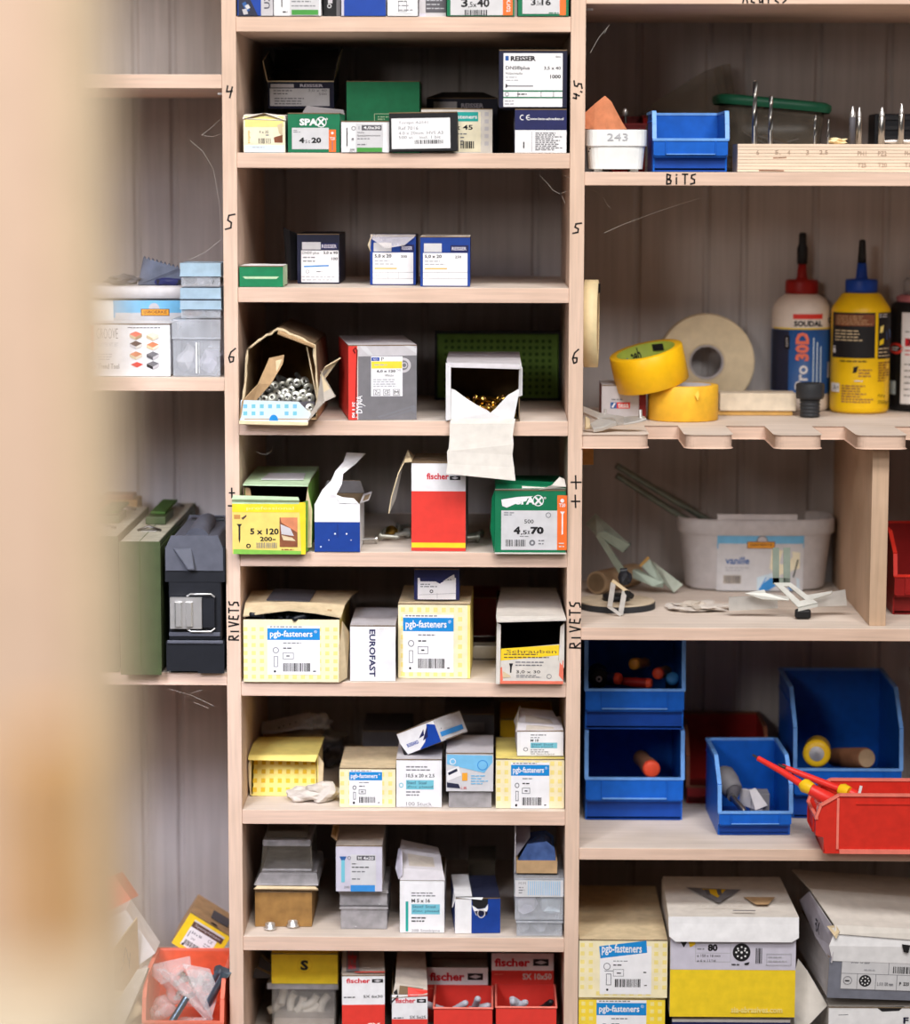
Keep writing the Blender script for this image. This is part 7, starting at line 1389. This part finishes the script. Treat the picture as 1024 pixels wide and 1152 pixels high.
for i in range(26): k.blob(tuple(at(rnd.uniform(196, 236), rnd.uniform(1096, 1124), rnd.uniform(-.01, .02))), (.0055, .0055, .0045), rnd.choice(('chrome', 'zinc', 'plug_grey', 'steel')), i, 1, .2)
o = k.build('small_parts', q.root); o['kind'] = 'stuff'
q = H('plastic_bag', 'second clear bag lying at the front of the orange red bin', 'bag', 210, 1152, -.0); at = q.at
k = MB(); k.blob(tuple(at(216, 1153)), (.022, .014, .011), 'film', 71, 3, .4, True); k.blob(tuple(at(184, 1134, .02)), (.016, .015, .014), 'film', 72, 3, .4, True); k.build('bag', q.root)
for (a, b, dd, lab) in (((252, 1096), (232, 1134), .0, 'blue grey bolt leaning beside the upright in the orange red bin'), ((188, 1158), (210, 1122), -.02, 'long blue grey bolt lying at the front of the orange red bin'), ((246, 1094), (236, 1112), .03, 'short blue grey bolt behind the longer one beside the upright')):
    p, r_ = P(*a, dd), P(*b, dd + .012)
    o = empty('bolt', lab, 'bolt', p); v_ = r_ - p
    k = MB(); n = 24; k.tube([v_ * (i / n) for i in range(n + 1)], [.0048 if i % 2 else .0043 for i in range(n + 1)], 'bolt_blue', 12); k.build('shank', o)
    k = MB(); k.tube([-v_.normalized() * .006, Vector((0, 0, 0))], .008, 'bolt_blue', 6); k.build('head', o)
q = H('white_box', 'white and coral box tipped on its corner at the bottom left', 'box', 152, 1074, .12); at = q.at
k = MB(); k.slab([at(104, 1034), at(147, 1012), at(180, 1060), at(158, 1076), at(120, 1120), at(90, 1100)], .05, 'white', 'grey_pale'); k.build('box', q.root)
k = MB(); k.slab([at(104, 1034, -.001), at(147, 1012, -.001), at(128, 985, .006), at(90, 1000, .006)], .05, 'coral', 'coral'); k.build('printed_side', q.root)
q = H('cardboard_box', 'beige cardboard box with scribbles leaning at the bottom left', 'box', 130, 1150, .02, z); at = q.at
k = MB(); k.slab([at(126, 1068), at(153, 1032, .03), at(155, 1092, .05), at(140, 1120, .03), at(128, 1132), at(118, 1128)], .002, 'kraft_pale', 'kraft_pale'); k.slab([at(60, 1066), at(126, 1068), at(118, 1128), at(112, 1156), at(60, 1156)], .004, 'kraft_pale'); k.slab([at(153, 1033, .031), at(155, 1092, .05), at(146, 1112, .04)], .001, 'card_grey'); k.build('box', q.root)
k = MB()
for p4 in (((141, 1066), (138, 1082)), ((142, 1068), (144, 1080)), ((137, 1088), (135, 1094)), ((146, 1072), (145, 1090))): k.tube([at(*p4[0], .012), at(*p4[1], .012)], .0005, 'grey_dark', 6)
k.build('scribble', q.root)
q = H('paper_bag', 'dusty crumpled brown paper bag in front of the beige box at the bottom left', 'bag', 143, 1160, -.03, z); at = q.at
k = MB(); k.blob(tuple(at(140, 1136, .02)), (.022, .018, .026), 'kraft_pale', 81, 4, .22, True); k.slab([at(128, 1136, .0), at(156, 1092, .03), at(168, 1090, .03), at(160, 1112, .01), at(140, 1156, -.01), at(122, 1156, -.01)], .006, 'card_grey', 'kraft_pale'); k.build('bag', q.root)

# ================================================================== cobwebs
def web(lab, strands, d):
    o = empty('cobweb', lab, 'cobweb', P(*strands[0][0], d)); o['kind'] = 'stuff'
    k = MB()
    for s in strands: k.tube([P(u, v, d) - o.location for u, v in s], .0002, 'web', 5)
    k.build('strands', o)['kind'] = 'stuff'
web('thin cobweb strands hanging from the upright in the left column', [[(249, 133), (236, 145), (228, 151)], [(249, 150), (240, 154), (232, 153), (226, 151)], [(249, 270), (247, 230), (240, 190), (228, 170), (214, 158)], [(248, 270), (232, 283), (212, 293)]], .03)
web('thin cobweb strands in the upper right corner of the shelf marked 5', [[(606, 196), (616, 206), (622, 214), (630, 218)], [(636, 229), (633, 222), (631, 218), (637, 215)], [(640, 200), (632, 196)]], .02)
web('thin cobweb strands in the upper left corner of the right column', [[(664, 60), (674, 42), (686, 28)], [(680, 38), (684, 30)]], .03)
web('thin cobweb strands below the shelf marked BITS', [[(679, 222), (683, 230), (687, 234)], [(680, 262), (700, 253), (740, 238), (790, 222)], [(664, 214), (672, 216)]], .05)
web('curled cobweb strand in the upper corner of the shelf marked ++', [[(289, 508), (294, 511), (300, 511), (305, 508), (307, 502)]], .05)
web('thin cobweb strands under the shelf of cases', [[(190, 775), (215, 782), (240, 794)], [(218, 790), (235, 797)], [(215, 780), (228, 776)]], .01)
